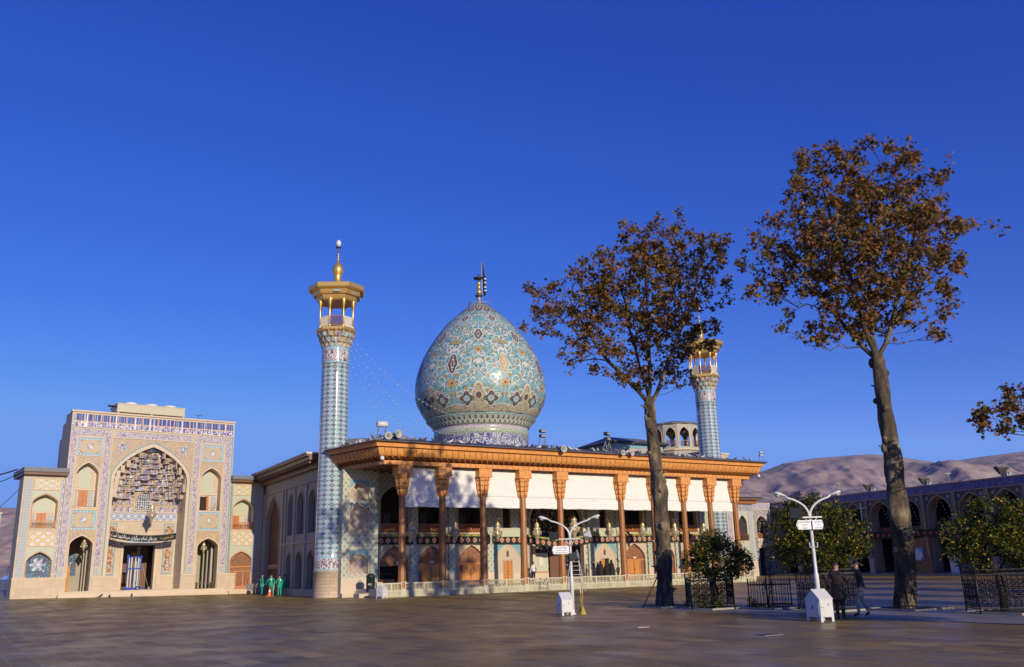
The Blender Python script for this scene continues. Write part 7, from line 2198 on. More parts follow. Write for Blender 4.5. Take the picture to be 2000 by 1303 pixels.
orange_tree((12.3, 37.2), 1.4, [(-.95, 3.15, 1.0, 1.2), (.1, 3.5, 1.1, 1.05), (1.25, 2.95, .95, 1.1), (-.2, 2.4, 1.7, .75), (-.5, 4.15, .6, .5), (.6, 2.3, 1.3, .7)], 'large orange tree with yellow-green leaves behind the right lamp post', 5, 13000, 0.14)
orange_tree((17.6, 33.6), 1.3, [(-1.1, 2.6, .9, .85), (.1, 3.1, 1.25, 1.0), (1.3, 3.0, 1.1, 1.1), (0, 2.2, 1.6, .65), (2.0, 2.6, 1.0, .9)], 'orange tree in the rightmost iron guard at the picture edge', 9, 12000, 0.14)

orange_tree((16.5, 24.6), 1.4, [(0, 3.1, 1.45, 1.2), (-.5, 2.6, 1.0, .9), (.9, 2.9, 1.1, 1.0)], 'unseen orange tree added outside the right edge to shade the two men', 13, 8000, 0.14, 0)  # unseen tree, added for the shade it throws on the two men
# unseen plane trees added outside the right edge to shade the far paving
_pl = [o for o in bpy.data.objects if o.name.startswith('plane_tree') and o.parent is None][1]
for i_, (x_, y_, r_, s_) in enumerate(((30, 21, .7, .48), (33, 29, 2.1, .5), (38, 37, 3.9, .5), (45, 44, 5.0, .6), (54, 52, 1.2, .85), (40, 31, 2.8, .42))):
    c_ = copy_tree(_pl, (x_, y_, 0), r_, None, s_); c_['label'] = ('unseen plane tree added to shade the far paving, ' + ('first', 'second', 'third', 'fourth', 'fifth', 'sixth')[i_] + ' of the row')

# climbing plant and low plants
def small_plant(loc, h, n, label, mat_='hedge_leaves', size=.12, name='plant', spread=.35, seed=0, stems=4, group=None):
    rng = np.random.default_rng(seed)
    root = empty(name, loc, 0, label, 'plant', group)
    mb = MB('bark_dark'); P = []
    for s in range(stems):
        a = rng.uniform(0, 2 * PI); pts = [(0.03 * s, 0, -.02)]
        for k in range(1, 7):
            t = k / 6; pts.append((spread * t * math.cos(a) + rng.normal(0, .03), spread * t * math.sin(a) + rng.normal(0, .03), h * t * (1 - .1 * s)))
        mb.tube(pts, [.018 * (1 - .7 * k / 6) for k in range(7)], 4)
        for q in range(n // stems):
            k = rng.uniform(.15, 1) * 6; i = min(5, int(k)); p = Vector(pts[i]).lerp(Vector(pts[i + 1]), k - i); P.append(np.array(p) + rng.normal(0, .07 + spread * .12, 3))
    mb.build('stem', root); leaf_mesh('foliage', np.array(P), size, mat_, root, seed, 'oval', .2)
    return root
small_plant((10.9, 40.2, 0), 3.0, 130, 'thin climbing rose growing out of the plain iron guard', 'creeper_leaves', .13, 'climbing_rose', .3, 2, 3)
small_plant((8.1, 40.75, 0), .7, 320, 'bushy low plant at the foot of the nearest orange tree', 'hedge_leaves', .14, 'shrub', .35, 4, 7)
small_plant((8.75, 40.6, 0), .55, 260, 'bright green low plant beside the orange tree guard', 'hedge_leaves', .13, 'shrub', .3, 5, 6)
small_plant((10.4, 40.3, 0), .35, 200, 'dark low plant inside the plain iron guard', 'orange_leaves', .12, 'shrub', .35, 6, 6)
small_plant((7.9, 43.2, 0), .25, 40, 'tuft of grass at the foot of the left plane tree', 'hedge_leaves', .12, 'grass_tuft', .18, 8, 5)
small_plant((12.0, 36.9, 0), .8, 260, 'dark low plant inside the scrolled guard behind the bin', 'orange_leaves', .13, 'shrub', .4, 12, 6)

# tree pits (stone edging with soil)
def tree_pit(loc, w, d, rz, label):
    root = empty('tree_pit', loc, rz, label, 'tree pit', 'stone edged tree pits')
    mb = MB('kerb_stone')
    for a, b, c, e in ((-w, w, -d, -d + .14), (-w, w, d - .14, d), (-w, -w + .14, -d + .14, d - .14), (w - .14, w, -d + .14, d - .14)): mb.box(a, b, c, e, -.02, .07)
    mb.build('kerb', root); m = MB('soil'); m.box(-w + .14, w - .14, -d + .14, d - .14, -.02, .035); m.build('soil', root)
tree_pit((6.95, 44.0, 0.006), 1.25, 1.2, AN, 'stone edged pit at the foot of the left plane tree')
tree_pit((8.7, 41.1, 0.006), 1.1, 1.0, AN, 'stone edged pit under the nearest orange tree')
tree_pit((11.0, 40.1, 0.006), .95, 1.0, AN, 'stone edged pit with the climbing rose')
tree_pit((12.5, 37.1, 0.006), 1.25, 1.0, AN, 'stone edged pit under the middle orange tree')
tree_pit((15.45, 36.8, 0.006), 1.3, 1.2, AN, 'stone edged pit at the foot of the largest plane tree')
tree_pit((17.6, 33.2, 0.006), 1.4, 1.2, AN, 'stone edged pit under the rightmost orange tree')
m = MB('iron_black'); m.tube([(0, 0, 0.04), (1.05, .5, 1.75)], .03, 5); o = m.build('prop'); o.location = (5.75, 42.9, 0); tag(o, 'thin iron prop leaning on the left plane trunk', 'prop')

# ================================================================ iron guards
def scroll(mb, cx, z, s, flip, vert):
    pts = []
    for i in range(13):
        a = i / 12 * 2 * PI * 0.85; r = .11 * s * (1 - .62 * i / 12)
        pts.append((cx + flip * (r * math.cos(a) - .0), 0, z + vert * (r * math.sin(a))))
    mb.tube(pts, .011, 4, None, False, False)
def scrolled_panel(name, parent, p0, p1, h=1.28):
    d = Vector((p1[0] - p0[0], p1[1] - p0[1], 0)); L = d.length; d.normalize(); nr = Vector((-d.y, d.x, 0))
    mb = MB('iron_black'); mb.X = Matrix(((d.x, nr.x, 0, p0[0]), (d.y, nr.y, 0, p0[1]), (0, 0, 1, 0), (0, 0, 0, 1)))
    mb.box(0, L, -.015, .015, .16, .19); mb.box(0, L, -.02, .02, h - .16, h - .12); mb.box(0, L, -.012, .012, h, h + .025)
    n = max(2, int(L / .36)); w = L / n
    for k in range(n + 1): mb.tube([(k * w, 0, .17), (k * w, 0, h)], .012, 4, None, False, False)
    for k in range(n):
        c = (k + .5) * w
        mb.tube([(c, 0, .17), (c, 0, h - .14)], .01, 4, None, False, False)
        for z, v in ((.34, -1), (.50, 1), (.66, -1), (.78, 1), (.94, -1), (1.06, 1)):
            for s in (-1, 1): scroll(mb, c + s * w * .26, z, 1.0, s, v)
        for s in (-1, 1):
            mb.tube([(c, 0, .42), (c + s * w * .4, 0, .58), (c, 0, .74)], .01, 4, None, False, False); mb.tube([(c, 0, .86), (c + s * w * .4, 0, .96), (c, 0, 1.1)], .01, 4, None, False, False)
            mb.tube([(c, 0, h - .12), (c + s * w * .25, 0, h - .03), (c + s * w * .5, 0, h - .12)], .009, 4, None, False, False)
        mb.ball((c, 0, .74), .028, 6)
    return mb.build(name, parent)
def guard(loc, w, d, rz, label, h=1.28, plain_=False, lean=0.0):
    root = empty('tree_guard', loc, rz, label, 'tree guard', 'black iron tree guards')
    c = [(-w, -d), (w, -d), (w, d), (-w, d)]
    for k in range(4):
        p0, p1 = c[k], c[(k + 1) % 4]
        if plain_:
            dd = Vector((p1[0] - p0[0], p1[1] - p0[1], 0)); L = dd.length; dd.normalize()
            mb = MB('iron_black')
            n = int(L / .15)
            for q in range(n + 1):
                x, y = p0[0] + dd.x * L * q / n, p0[1] + dd.y * L * q / n
                mb.tube([(x, y, .08), (x + lean * .9, y, h - .02)], .012, 4, None, False); mb.lathe([(.018, h - .02), (.001, h + .07)], 4, (x + lean * .9, y))
            for z in (.18, h - .18): mb.tube([(p0[0] + lean * z * .7, p0[1], z), (p1[0] + lean * z * .7, p1[1], z)], .02, 4)
            mb.build('railing', root)
        else: scrolled_panel('railing', root, p0, p1, h)
    for k in range(4):
        mb = MB('iron_black'); x, y = c[k]
        mb.tube([(x, y, -.01), (x + (lean * .9 if plain_ else 0), y, h + .08)], .03, 6)
        if not plain_: mb.lathe([(.001, h + .05), (.04, h + .1), (.028, h + .16), (.002, h + .24)], 6, (x, y))
        mb.build('post', root)
    if not plain_:
        for z in (.02,): pass
    return root
guard((8.55, 41.2, 0), 0.92, .8, R(-2), 'scrolled iron guard round the nearest orange tree', 1.35)
guard((11.0, 40.3, 0), .64, .62, R(24), 'plain spiked iron guard round the climbing rose', 1.18, True, .0)
guard((12.5, 37.35, 0), .86, .78, R(10), 'scrolled iron guard behind the right bin and lamp post', 1.6)
guard((17.6, 33.3, 0), 1.15, .9, R(-12), 'scrolled iron guard at the right picture edge', 1.5)

# ================================================================ LAMP POSTS
def lamp_post(loc, label, H, sp, rz=0.0, signs=1):
    root = empty('street_lamp', loc, rz, label, 'lamp post', 'twin-arm lamp posts in the court')
    mb = MB('white_paint')
    mb.tube([(0, 0, 0), (0, 0, 1.5), (0, 0, 1.6), (0, 0, H)], [.085, .085, .06, .052], 14)
    mb.lathe([(.14, 0), (.14, .04), (.09, .08), (.088, .2)], 16, (0, 0), 'white_paint')
    for s in (-1, 1): mb.tube([(s * .02, -.06, H - 1.05), (s * .13, -.08, H - 1.1), (s * .14, -.08, H - .92)], .018, 5)
    mb.build('pole', root)
    for s in (-1, 1):
        pts = [(s * .015, 0, H - .15)]
        for k in range(11):
            t = k / 10; a = t * 1.18
            pts.append((s * (.02 + sp * .62 * (1 - math.cos(a)) / (1 - math.cos(1.18)) * .98), 0, H + .62 * math.sin(a) / math.sin(1.18)))
        e = pts[-1]; pts.append((s * (abs(e[0]) + sp * .12), 0, e[2] + .10))
        m = MB('white_paint'); m.tube(pts, [.042] * 6 + [.036] * (len(pts) - 6), 10); arm = m.build('arm', root)
        x0, z0 = abs(pts[-1][0]), pts[-1][2]
        m = MB('white_paint')
        # cobra-head luminaire
        for k in range(1): pass
        L = sp * .34
        secs = [(0, .045, .04), (.12, .07, .055), (.35, .11, .08), (.65, .135, .095), (.85, .12, .08), (1.0, .03, .02)]
        rows = []
        for t, wy, wz in secs:
            rows.append([m.pt((s * (x0 - .03 + L * t), wy * math.cos(2 * PI * q / 12), z0 + .10 * t - .02 + wz * (math.sin(2 * PI * q / 12) if math.sin(2 * PI * q / 12) > 0 else .45 * math.sin(2 * PI * q / 12)))) for q in range(12)])
        for i in range(len(rows) - 1):
            for q in range(12): m.face((rows[i][q], rows[i][(q + 1) % 12], rows[i + 1][(q + 1) % 12], rows[i + 1][q]), 'white_paint', None, True)
        hd = m.build('lamp_head', arm)
        m = MB('bulb'); m.ball((s * (x0 + L * .58), 0, z0 + .0), .095, 10, 'horn_grey', .7); m.build('diffuser', hd)
    return root
def flood_box(name, loc, rz, label, parent=None, tilt=0.0, s=1.0):
    root = empty(name, loc, rz, label, 'floodlight')
    mb = MB('grey_metal')
    mb.lathe([(.08, .16), (.30, -.10), (.30, -.16)], 4, (0, 0), 'horn_grey', False, a0=PI / 4)
    for i, p in enumerate(mb.v): mb.v[i] = Vector((p.x * .92 * s, p.z * s, p.y * .8 * s))
    mb.build('housing', root)
    m = MB('dark_metal'); m.box(-.2 * s, .2 * s, -.165 * s, -.15 * s, -.165 * s, .165 * s, 'dark_metal'); m.build('glass', root)
    root.rotation_euler = (tilt, 0, rz)
    return root
LL = (2.30, 39.48, 0); LR = (10.34, 31.75, 0)
lamp_post(LL, 'white twin-arm lamp post with loudspeaker before the porch centre', 3.30, 1.28)
lamp_post(LR, 'white twin-arm lamp post with signs before the middle orange tree', 3.52, 1.12)
def bracket(loc, label, w=.62):
    m = MB('white_paint'); m.box(-w, w * .9, -.05, .05, -.025, .025); m.tube([(-.22, 0, 0), (0, 0, -.3)], .016, 4); m.tube([(.22, 0, 0), (0, 0, -.3)], .016, 4)
    o = m.build('bracket'); o.location = loc; tag(o, label, 'bracket'); return o
bracket((LL[0], LL[1] - .1, 3.14), 'white cross bar carrying floodlights on the left lamp post', .5); bracket((LR[0], LR[1] - .1, 3.46), 'white cross bar carrying a floodlight on the right lamp post', .42)
flood_box('floodlight', (LL[0] - .66, LL[1] - .15, 3.28), R(-25), 'dark floodlight on the left side of the left lamp post', None, 0.0, .95)
flood_box('floodlight', (LL[0] + .68, LL[1] - .15, 3.28), R(125), 'pale backed floodlight on the right side of the left lamp post', None, 0, .95)
flood_box('floodlight', (LR[0] - .50, LR[1] - .2, 3.60), R(-28), 'large dark floodlight on the right lamp post', None, 0, 1.05)
m = MB('dark_metal'); m.box(-.14, .16, -.16, .1, -.2, .2, 'jacket_black'); m.lathe([(.02, 0), (.1, .1), (.24, .2), (.25, .22)], 14, (0, 0), 'white_paint')
o = m.build('loudspeaker'); 
o.location = (LL[0] + .12, LL[1] - .1, 2.42); o.rotation_euler = (0, R(78), 0); tag(o, 'dark box loudspeaker with white rim strapped to the left lamp post', 'loudspeaker')
def sign(loc, w, h, lines, label, arrow=-1, rz=0.0):
    root = empty('direction_sign', loc, rz, label, 'sign', 'white direction signs on the lamp posts')
    mb = MB('sign_white'); a = .07
    pts = [(-w / 2 + a, -h / 2), (-w / 2, 0), (-w / 2 + a, h / 2), (w / 2, h / 2), (w / 2, -h / 2)] if arrow < 0 else [(-w / 2, -h / 2), (-w / 2, h / 2), (w / 2 - a * .5, h / 2), (w / 2, 0), (w / 2 - a * .5, -h / 2)]
    mb.prism(pts, -.012, .012, 'sign_white'); bd = mb.build('board', root)
    if arrow < 0:
        m = MB('ink'); m.tube([(-w / 2 + a + .02, -.016, -h / 2 + .04), (-w / 2 + .03, -.016, 0), (-w / 2 + a + .02, -.016, h / 2 - .04)], .005, 4); m.build('arrow', bd)
    for t, z, s, wd in lines: text_mesh(t, s, 'ink', 'lettering', bd, facing(.03, -.016, z), .001, None, wd)
sign((LL[0] - .44, LL[1] - .16, 2.68), .74, .34, [(shape_ar('فروشگاه آستان مقدس'), .1, .09, .5), (shape_ar('احمدی ومحمدی'), .0, .085, .42), ('Holy Shrine Library', -.11, .07, .52)], 'white arrow sign with dark lettering on the left lamp post', -1, R(4))
sign((LR[0] - .30, LR[1] - .16, 3.2), .52, .32, [(shape_ar('فروشگاه آستان مقدس'), .1, .075, .38), (shape_ar('داراشفاء'), .0, .06, .2), ('Clinic', -.11, .07, .16)], 'white arrow sign left of the right lamp post pole', -1)
sign((LR[0] + .20, LR[1] - .16, 3.2), .38, .32, [(shape_ar('خروج اضطراری'), .1, .07, .26), (shape_ar('داخل'), .0, .06, .14), ('Exit  Way', -.11, .06, .26)], 'white plain-ended sign right of the right lamp post pole', 1)

# ================================================================ BINS, CONE, LADDER, BROOMS
def gable_bin(loc, rz, label, s=1.0):
    root = empty('waste_bin', loc, rz, label, 'bin', 'white house-shaped metal bins')
    w, d, h, r = .25, .3, .66, .92                       # half width (x), half depth (y), eaves, ridge
    # ridge runs along x ; gable on -x face ; long side faces -y
    mb = MB('white_paint')
    mb.box(-w, w, -d, d, .13, h, 'white_paint')
    A = [(-w, -d, h), (-w, d, h), (-w, 0, r)]; B = [(w, -d, h), (w, d, h), (w, 0, r)]
    mb.poly(A); mb.poly(B[::-1])
    for sx in (-1, 1):
        for sy in (-1, 1):
            mb.prismz([(sx * w, sy * d), (sx * (w - .09), sy * d), (sx * w, sy * (d - .09))], .0, .135, 'white_paint')
    mb.build('body', root)
    mb = MB('white_paint')
    t = .015
    for s_ in (-1, 1):
        mb.poly([(-w - .015, s_ * (d + .015), h - .01), (w + .015, s_ * (d + .015), h - .01), (w + .015, 0, r + .012), (-w - .015, 0, r + .012)])
        mb.poly([(-w - .015, s_ * (d + .015), h - .03), (w + .015, s_ * (d + .015), h - .03), (w + .015, s_ * (d + .015), h - .01), (-w - .015, s_ * (d + .015), h - .01)])
    mb.build('lid', root)
    m = MB('white_paint'); m.box(-w + .02, w - .02, -d - .012, -d, .16, h - .04); m.tube([(-w + .03, -d - .03, .42), (-w + .1, -d - .03, .42)], .009, 5, 'grey_metal'); m.box(.05, .08, -d - .018, -d - .012, .46, .51, 'dark_metal')
    dr = m.build('door', root)
    m = MB('white_paint'); m.box(-w - .012, -w, -d + .05, d - .05, .2, .56); m.box(-w - .02, -w - .012, -.02, .02, .36, .46, 'dark_metal'); m.build('side_panel', root)
    root.scale = (s,) * 3
    return root
gable_bin((1.93, 38.95, 0), R(20), 'white house-shaped bin at the foot of the left lamp post', 1.0)
gable_bin((10.15, 31.2, 0), R(24), 'larger white house-shaped bin at the foot of the right lamp post', 1.13)
gable_bin((-10.1, 67.7, 0), R(58), 'small distant white house-shaped bin by the balustrade corner', 1.05)
mb = MB('green_enamel'); mb.lathe([(.30, 0), (.31, .05), (.30, .1), (.30, 1.0), (.33, 1.02), (.33, 1.08), (.2, 1.2), (.05, 1.24)], 20, (0, 0), 'green_enamel'); mb.box(-.12, .12, -.33, -.3, .5, .62, 'grey_metal')
mb.tube([(-.12, 0, 1.2), (-.1, 0, 1.34), (.1, 0, 1.34), (.12, 0, 1.2)], .02, 5, 'dark_metal')
o = mb.build('waste_bin'); o.location = glob(-1.75, 2.2, .3); o.scale = (1.15, 1.15, 1.2); tag(o, 'dark green round bin standing by the tiled pier', 'bin')
m = MB('trim'); m.box(-1.3, 1.4, -.5, .6, 0, .3, 'trim'); o = m.build('stone_step'); o.location = glob(-1.6, 2.2, 0); o.rotation_euler = (0, 0, AN); tag(o, 'low stone step under the dark green bin', 'step')
# barricade cone
cone = empty('traffic_cone', (-22.0, 80.9, ground_z(-22, 80.9)), 0, 'orange and white traffic cone among the green-clad workers', 'cone')
m = MB('orange_plastic'); m.box(-.32, .32, -.32, .32, 0, .06); m.lathe([(.26, .06), (.16, .45)], 14, (0, 0), 'orange_plastic'); m.lathe([(.12, .62), (.05, .95), (.02, .96)], 14, (0, 0), 'orange_plastic'); m.build('body', cone)
m = MB('white_paint'); m.lathe([(.16, .45), (.12, .62)], 14, (0, 0), 'white_paint'); m.build('stripe', cone)
cone.scale = (.8, .8, .85)
# utility cart
ct = empty('hand_cart', (-25.2, 86.2, ground_z(-25.2, 86)), R(20), 'grey tub cart parked beside the leftmost worker', 'cart')
m = MB('hall_trim'); m.prism([(-.55, 1.0), (.55, 1.0), (.4, .45), (-.4, .45)], -.35, .35, 'brown_glaze'); m.build('tub', ct)
for s in (-1, 1):
    m = MB('rubber'); m.tube([(-.2, s * .36, .2), (-.2, s * .42, .2)], .2, 14, 'rubber'); m.build('wheel', ct)
m = MB('grey_metal'); m.tube([(.4, .3, .5), (.42, .3, 0)], .025, 5); m.tube([(.4, -.3, .5), (.42, -.3, 0)], .025, 5); m.tube([(-.3, .3, .2), (-.3, .3, .5)], .02, 4); m.tube([(-.3, -.3, .2), (-.3, -.3, .5)], .02, 4); m.build('leg', ct)
# ladder
ld = empty('step_ladder', (4.55, 72.9, 0), R(10), 'white A-frame ladder standing in front of the balustrade', 'ladder')
m = MB('white_paint')
for s, dy in ((1, -1), (1, 1)):
    w0, w1 = .62, .34
    for sx in (-1, 1): m.tube([(sx * w0, dy * .6, 0), (sx * w1, dy * .05, 2.45)], .03, 4)
for k in range(7):
    z = .3 + k * .33; t = z / 2.45; w = .62 + (.34 - .62) * t; m.tube([(-w, -.6 + .55 * t, z), (w, -.6 + .55 * t, z)], .02, 4)
m.build('frame', ld)
# dustpan poles and broom
br = empty('broom', (2.72, 39.35, 0), 0, 'yellow broom and dustpan poles beside the left bin', 'broom')
m = MB('straw'); m.lathe([(.16, 0), (.13, .06), (.07, .22), (.025, .32)], 12, (0, 0), 'straw'); m.build('brush', br)
m = MB('yellow_paint'); m.tube([(0, 0, .3), (.03, .05, 1.32)], .016, 6, 'yellow_paint'); m.tube([(-.06, .04, .25), (-.06, .08, .86)], .013, 6, 'yellow_paint'); m.tube([(-.06, .08, .84), (-.06, .08, 1.03)], .026, 6, 'white_paint'); m.tube([(.03, .05, 1.3), (.032, .052, 1.5)], .02, 6, 'white_paint'); m.build('handle', br)
m = MB('dark_metal'); m.box(-.14, 0, .02, .2, 0.01, .05); m.poly([(-.14, .2, .01), (0, .2, .01), (-.02, .2, .2), (-.12, .2, .2)]); m.build('dustpan', br)

# blue personnel lift in the gateway door
lift = empty('personnel_lift', Vector(PO + (0,)) + Matrix.Rotation(PA, 3, 'Z') @ Vector((6.55, 1.3, .72)), PA, 'blue and silver mobile mast lift standing in the gateway doorway', 'lift')
m = MB('blue_paint'); m.box(-.75, .75, -.45, .45, .12, .3, 'blue_paint'); m.box(-.75, -.6, -.55, .55, .1, .36, 'blue_paint'); m.box(.45, .75, -.5, .5, .1, .34, 'blue_paint'); m.build('base', lift)
m = MB('aluminium')
for x in (-.52, -.28, .05, .32): m.box(x, x + .12, -.1, .1, .3, 3.0, 'aluminium')
m.box(-.12, -.04, -.12, .1, .3, 3.0, 'dark_metal'); m.box(.5, .54, -.1, .1, .3, 2.9, 'aluminium'); m.build('mast', lift)
m = MB('blue_paint')
for z in (1.95, 3.0): m.box(-.65, .7, -.16, .14, z, z + .1, 'blue_paint')
m.box(-.6, -.52, -.2, .2, 1.5, 3.3, 'blue_paint'); m.box(.55, .62, -.2, .2, 2.0, 3.2, 'blue_paint'); m.build('cage', lift)
for x in (.35, 1.35):
    m = MB('rubber'); m.tube([(x, -.55, .2), (x, -.45, .2)], .2, 16, 'rubber'); m.tube([(x, -.56, .2), (x, -.44, .2)], .09, 10, 'grey_metal'); m.build('wheel', lift)
m = MB('grey_metal'); m.tube([(1.35, -.5, .2), (.6, -.4, 2.4)], .03, 5); m.tube([(1.35, -.5, .2), (.7, -.5, .22)], .03, 5, 'blue_paint'); m.build('strut', lift)
# table seen in right arch
tb = empty('bench', Vector(PO + (0,)) + Matrix.Rotation(PA, 3, 'Z') @ Vector((12.9, .55, .72)), PA, 'dark bench standing in the right side arch of the gateway', 'bench')
m = MB('wood_brown'); m.box(-.75, .85, -.2, .2, .5, .56); m.build('seat', tb)
for x in (-.65, .7):
    m = MB('wood_brown'); m.box(x, x + .06, -.18, .18, 0, .5); m.build('leg', tb)

# metal covers let into the paving
for i_, (x_, y_, w_, d_, lb_) in enumerate(((4.0, 30.5, .5, .3, 'small pale square drain cover in the paving before the left bin'), (7.0, 26.2, .75, .42, 'dark rectangular metal cover in the paving left of the right bin'))):
    m = MB('grey_metal' if i_ else 'kerb_stone'); m.box(-w_ / 2, w_ / 2, -d_ / 2, d_ / 2, -.01, .012); m.box(-w_ / 2 + .03, w_ / 2 - .03, -d_ / 2 + .03, d_ / 2 - .03, .012, .018, 'dark_metal' if i_ else 'trim')
    o = m.build('drain_cover'); o.location = (x_, y_, 0); o.rotation_euler = (0, 0, AN); tag(o, lb_, 'drain cover')

# ================================================================ PEOPLE
def person(loc, rz, label, H=1.75, top='coat_brown', bottom='cloth_black', arms=None, legs=None, lean=0.0, bow=0.0, skirt=None, hair='hair_black', fingers=False, chador=False, gloves=None, group=None, turn=0.0, fat=1.0):
    """body faces local +y. arms: [(elbow, wrist, hand)]*2 for x<0 and x>0"""
    root = empty('person', loc, rz, label, 'person', group)
    A = arms or [[(-.27, -.02, 1.13), (-.28, .06, .88), (-.28, .09, .79)], [(.27, -.02, 1.13), (.28, .06, .88), (.28, .09, .79)]]
    Lg = legs or [[(-.10, .01, .50), (-.11, -.02, .09), (-.13, .14, .04)], [(.10, .01, .50), (.11, -.02, .09), (.13, .14, .04)]]
    f = fat
    V = []; E = []; Rr = []; T_ = []
    def add(p, r, t, par):
        V.append(Vector(p)); Rr.append(r); T_.append(t)
        if par is not None: E.append((par, len(V) - 1))
        return len(V) - 1
    pel = add((0, 0, .95), (.155 * f, .115 * f), 'b', None)
    sp = add((0, lean * .3, 1.12), (.135 * f, .105 * f), 't', pel)
    ch = add((0, lean * .7, 1.32), (.165 * f, .12 * f), 't', sp)
    up = add((0, lean, 1.44), (.10, .08), 't', ch)
    nk = add((0, lean + bow * .03 + .01, 1.50), (.055, .055), 's', up)
    hd = add((0, lean + bow * .07 + .02, 1.58), (.075, .085), 's', nk)
    h2 = add((0, lean + bow * .11 + .025, 1.67), (.082, .10), 's', hd)
    add((0, lean + bow * .12 + .01, 1.735), (.05, .06), 's', h2)
    for i, s in enumerate((-1, 1)):
        sh = add((s * .155, lean, 1.41), (.07 * f, .07 * f), 't', up)
        e = add(A[i][0], (.050 * f, .050 * f), 't', sh); w = add(A[i][1], (.034, .036), 't', e); h = add(A[i][2], (.036, .022), 'g', w)
        if fingers:
            d = (Vector(A[i][2]) - Vector(A[i][1])).normalized(); sd = d.cross(Vector((0, 0, 1)));
            if sd.length < .3: sd = Vector((1, 0, 0))
            sd.normalize()
            for q, (o, L) in enumerate(((-.028, .06), (-.010, .075), (.009, .07), (.027, .055))):
                b = add(Vector(A[i][2]) + d * .035 + sd * o, (.010, .010), 'g', h); add(Vector(A[i][2]) + d * (.035 + L) + sd * o * 1.1 + Vector((0, .015, -.01)), (.007, .007), 'g', b)
            b = add(Vector(A[i][2]) + sd * -.045 + d * .005, (.011, .011), 'g', h); add(Vector(A[i][2]) + sd * -.07 + d * .035, (.008, .008), 'g', b)
    for i, s in enumerate((-1, 1)):
        hp = add((s * .09, 0, .86), (.10 * f, .10 * f), 'b', pel)
        k = add(Lg[i][0], (.066 * f, .07 * f), 'b', hp); a = add(Lg[i][1], (.052, .055), 'b', k); add(Lg[i][2], (.045, .03), 'f', a)
    me = bpy.data.meshes.new('body'); me.from_pydata([tuple(v) for v in V], E, []); me.update()
    o = bpy.data.objects.new('body', me); COL.objects.link(o)
    md = o.modifiers.new('skin', 'SKIN'); md.use_smooth_shade = True
    if not me.skin_vertices: me.skin_vertices.new() if hasattr(me.skin_vertices, 'new') else None
    sv = me.skin_vertices[0].data
    for i, r in enumerate(Rr): sv[i].radius = r; sv[i].use_root = (i == 0)
    sb = o.modifiers.new('sub', 'SUBSURF'); sb.levels = 2 if fingers else 1; sb.render_levels = sb.levels
    dg = bpy.context.evaluated_depsgraph_get()
    nm = bpy.data.meshes.new_from_object(o.evaluated_get(dg))
    bpy.data.objects.remove(o)
    nm.name = 'body'
    mats = {'t': top, 'b': bottom, 's': 'skin', 'g': gloves or 'skin', 'f': 'shoe'}
    keys = list(mats)
    nm.materials.clear()
    for k in keys: nm.materials.append(MATS[mats[k]])
    segs = [(V[a], V[b], T_[b] if T_[b] != 't' or T_[a] == 't' else 't') for a, b in E]
    for p in nm.polygons:
        c = p.center; best = 9; bt = 't'
        for a, b, t in segs:
            ab = b - a; q = max(0, min(1, (c - a).dot(ab) / ab.length_squared)); d = (a + ab * q - c).length
            if d < best: best, bt = d, t
        if bt == 'b' and c.z > .98: bt = 't'
        if bt == 's' and c.z < 1.49: bt = 't'
        p.material_index = keys.index(bt); p.use_smooth = True
    k = H / 1.75
    nm.transform(Matrix.Scale(k, 4))
    b = bpy.data.objects.new('body', nm); COL.objects.link(b); b.parent = root
    hy = lean + bow * .11 + .015
    if not chador:
        mb = MB(hair)
        mb.X = Matrix.Scale(k, 4) @ Matrix.Translation((0, hy, 1.665)) @ Matrix.Rotation(turn, 4, 'Z')
        rows = []
        for j in range(6):
            t = j / 5 * 1.75; rows.append([mb.pt((.098 * math.sin(t) * math.cos(a), -.012 + .118 * math.sin(t) * math.sin(a) * (1 if math.sin(a) < 0 else .78), .095 * math.cos(t) + .008 + (.03 if math.sin(a) > .2 and j > 3 else 0))) for a in [2 * PI * q / 12 for q in range(12)]])
        for j in range(5):
            for q in range(12): mb.face((rows[j][q], rows[j][(q + 1) % 12], rows[j + 1][(q + 1) % 12], rows[j + 1][q]), hair, None, True)
        mb.build('hair', root)
        mb = MB('skin'); mb.X = Matrix.Scale(k, 4) @ Matrix.Translation((0, hy, 1.62)) @ Matrix.Rotation(turn, 4, 'Z')
        mb.tube([(0, .095, .03), (0, .128, -.005), (0, .10, -.02)], [.012, .018, .010], 6)
        for s in (-1, 1): mb.ball((s * .088, -.005, 0.01), .02, 6, 'skin', 1.5); mb.ball((s * .033, .092, .035), .011, 6, 'hair_black')
        mb.box(-.028, .028, .088, .1, -.052, -.044, 'cloth_red'); mb.build('face', root)
    if skirt:
        z1, z0, r1, r0 = skirt
        mb = MB(top); mb.X = Matrix.Scale(k, 4)
        rows = []
        n = 20
        for j in range(7):
            t = j / 6; z = z1 + (z0 - z1) * t; r = r1 + (r0 - r1) * t
            rows.append([mb.pt((r * 1.18 * math.cos(a) * (1 + .03 * math.sin(5 * a) * t), r * .92 * math.sin(a) * (1 + .05 * math.sin(4 * a + 1) * t) + lean * .2, z)) for a in [2 * PI * q / n for q in range(n)]])
        for j in range(6):
            for q in range(n): mb.face((rows[j][q], rows[j][(q + 1) % n], rows[j + 1][(q + 1) % n], rows[j + 1][q]), top, None, True)
        mb.build('coat', root)
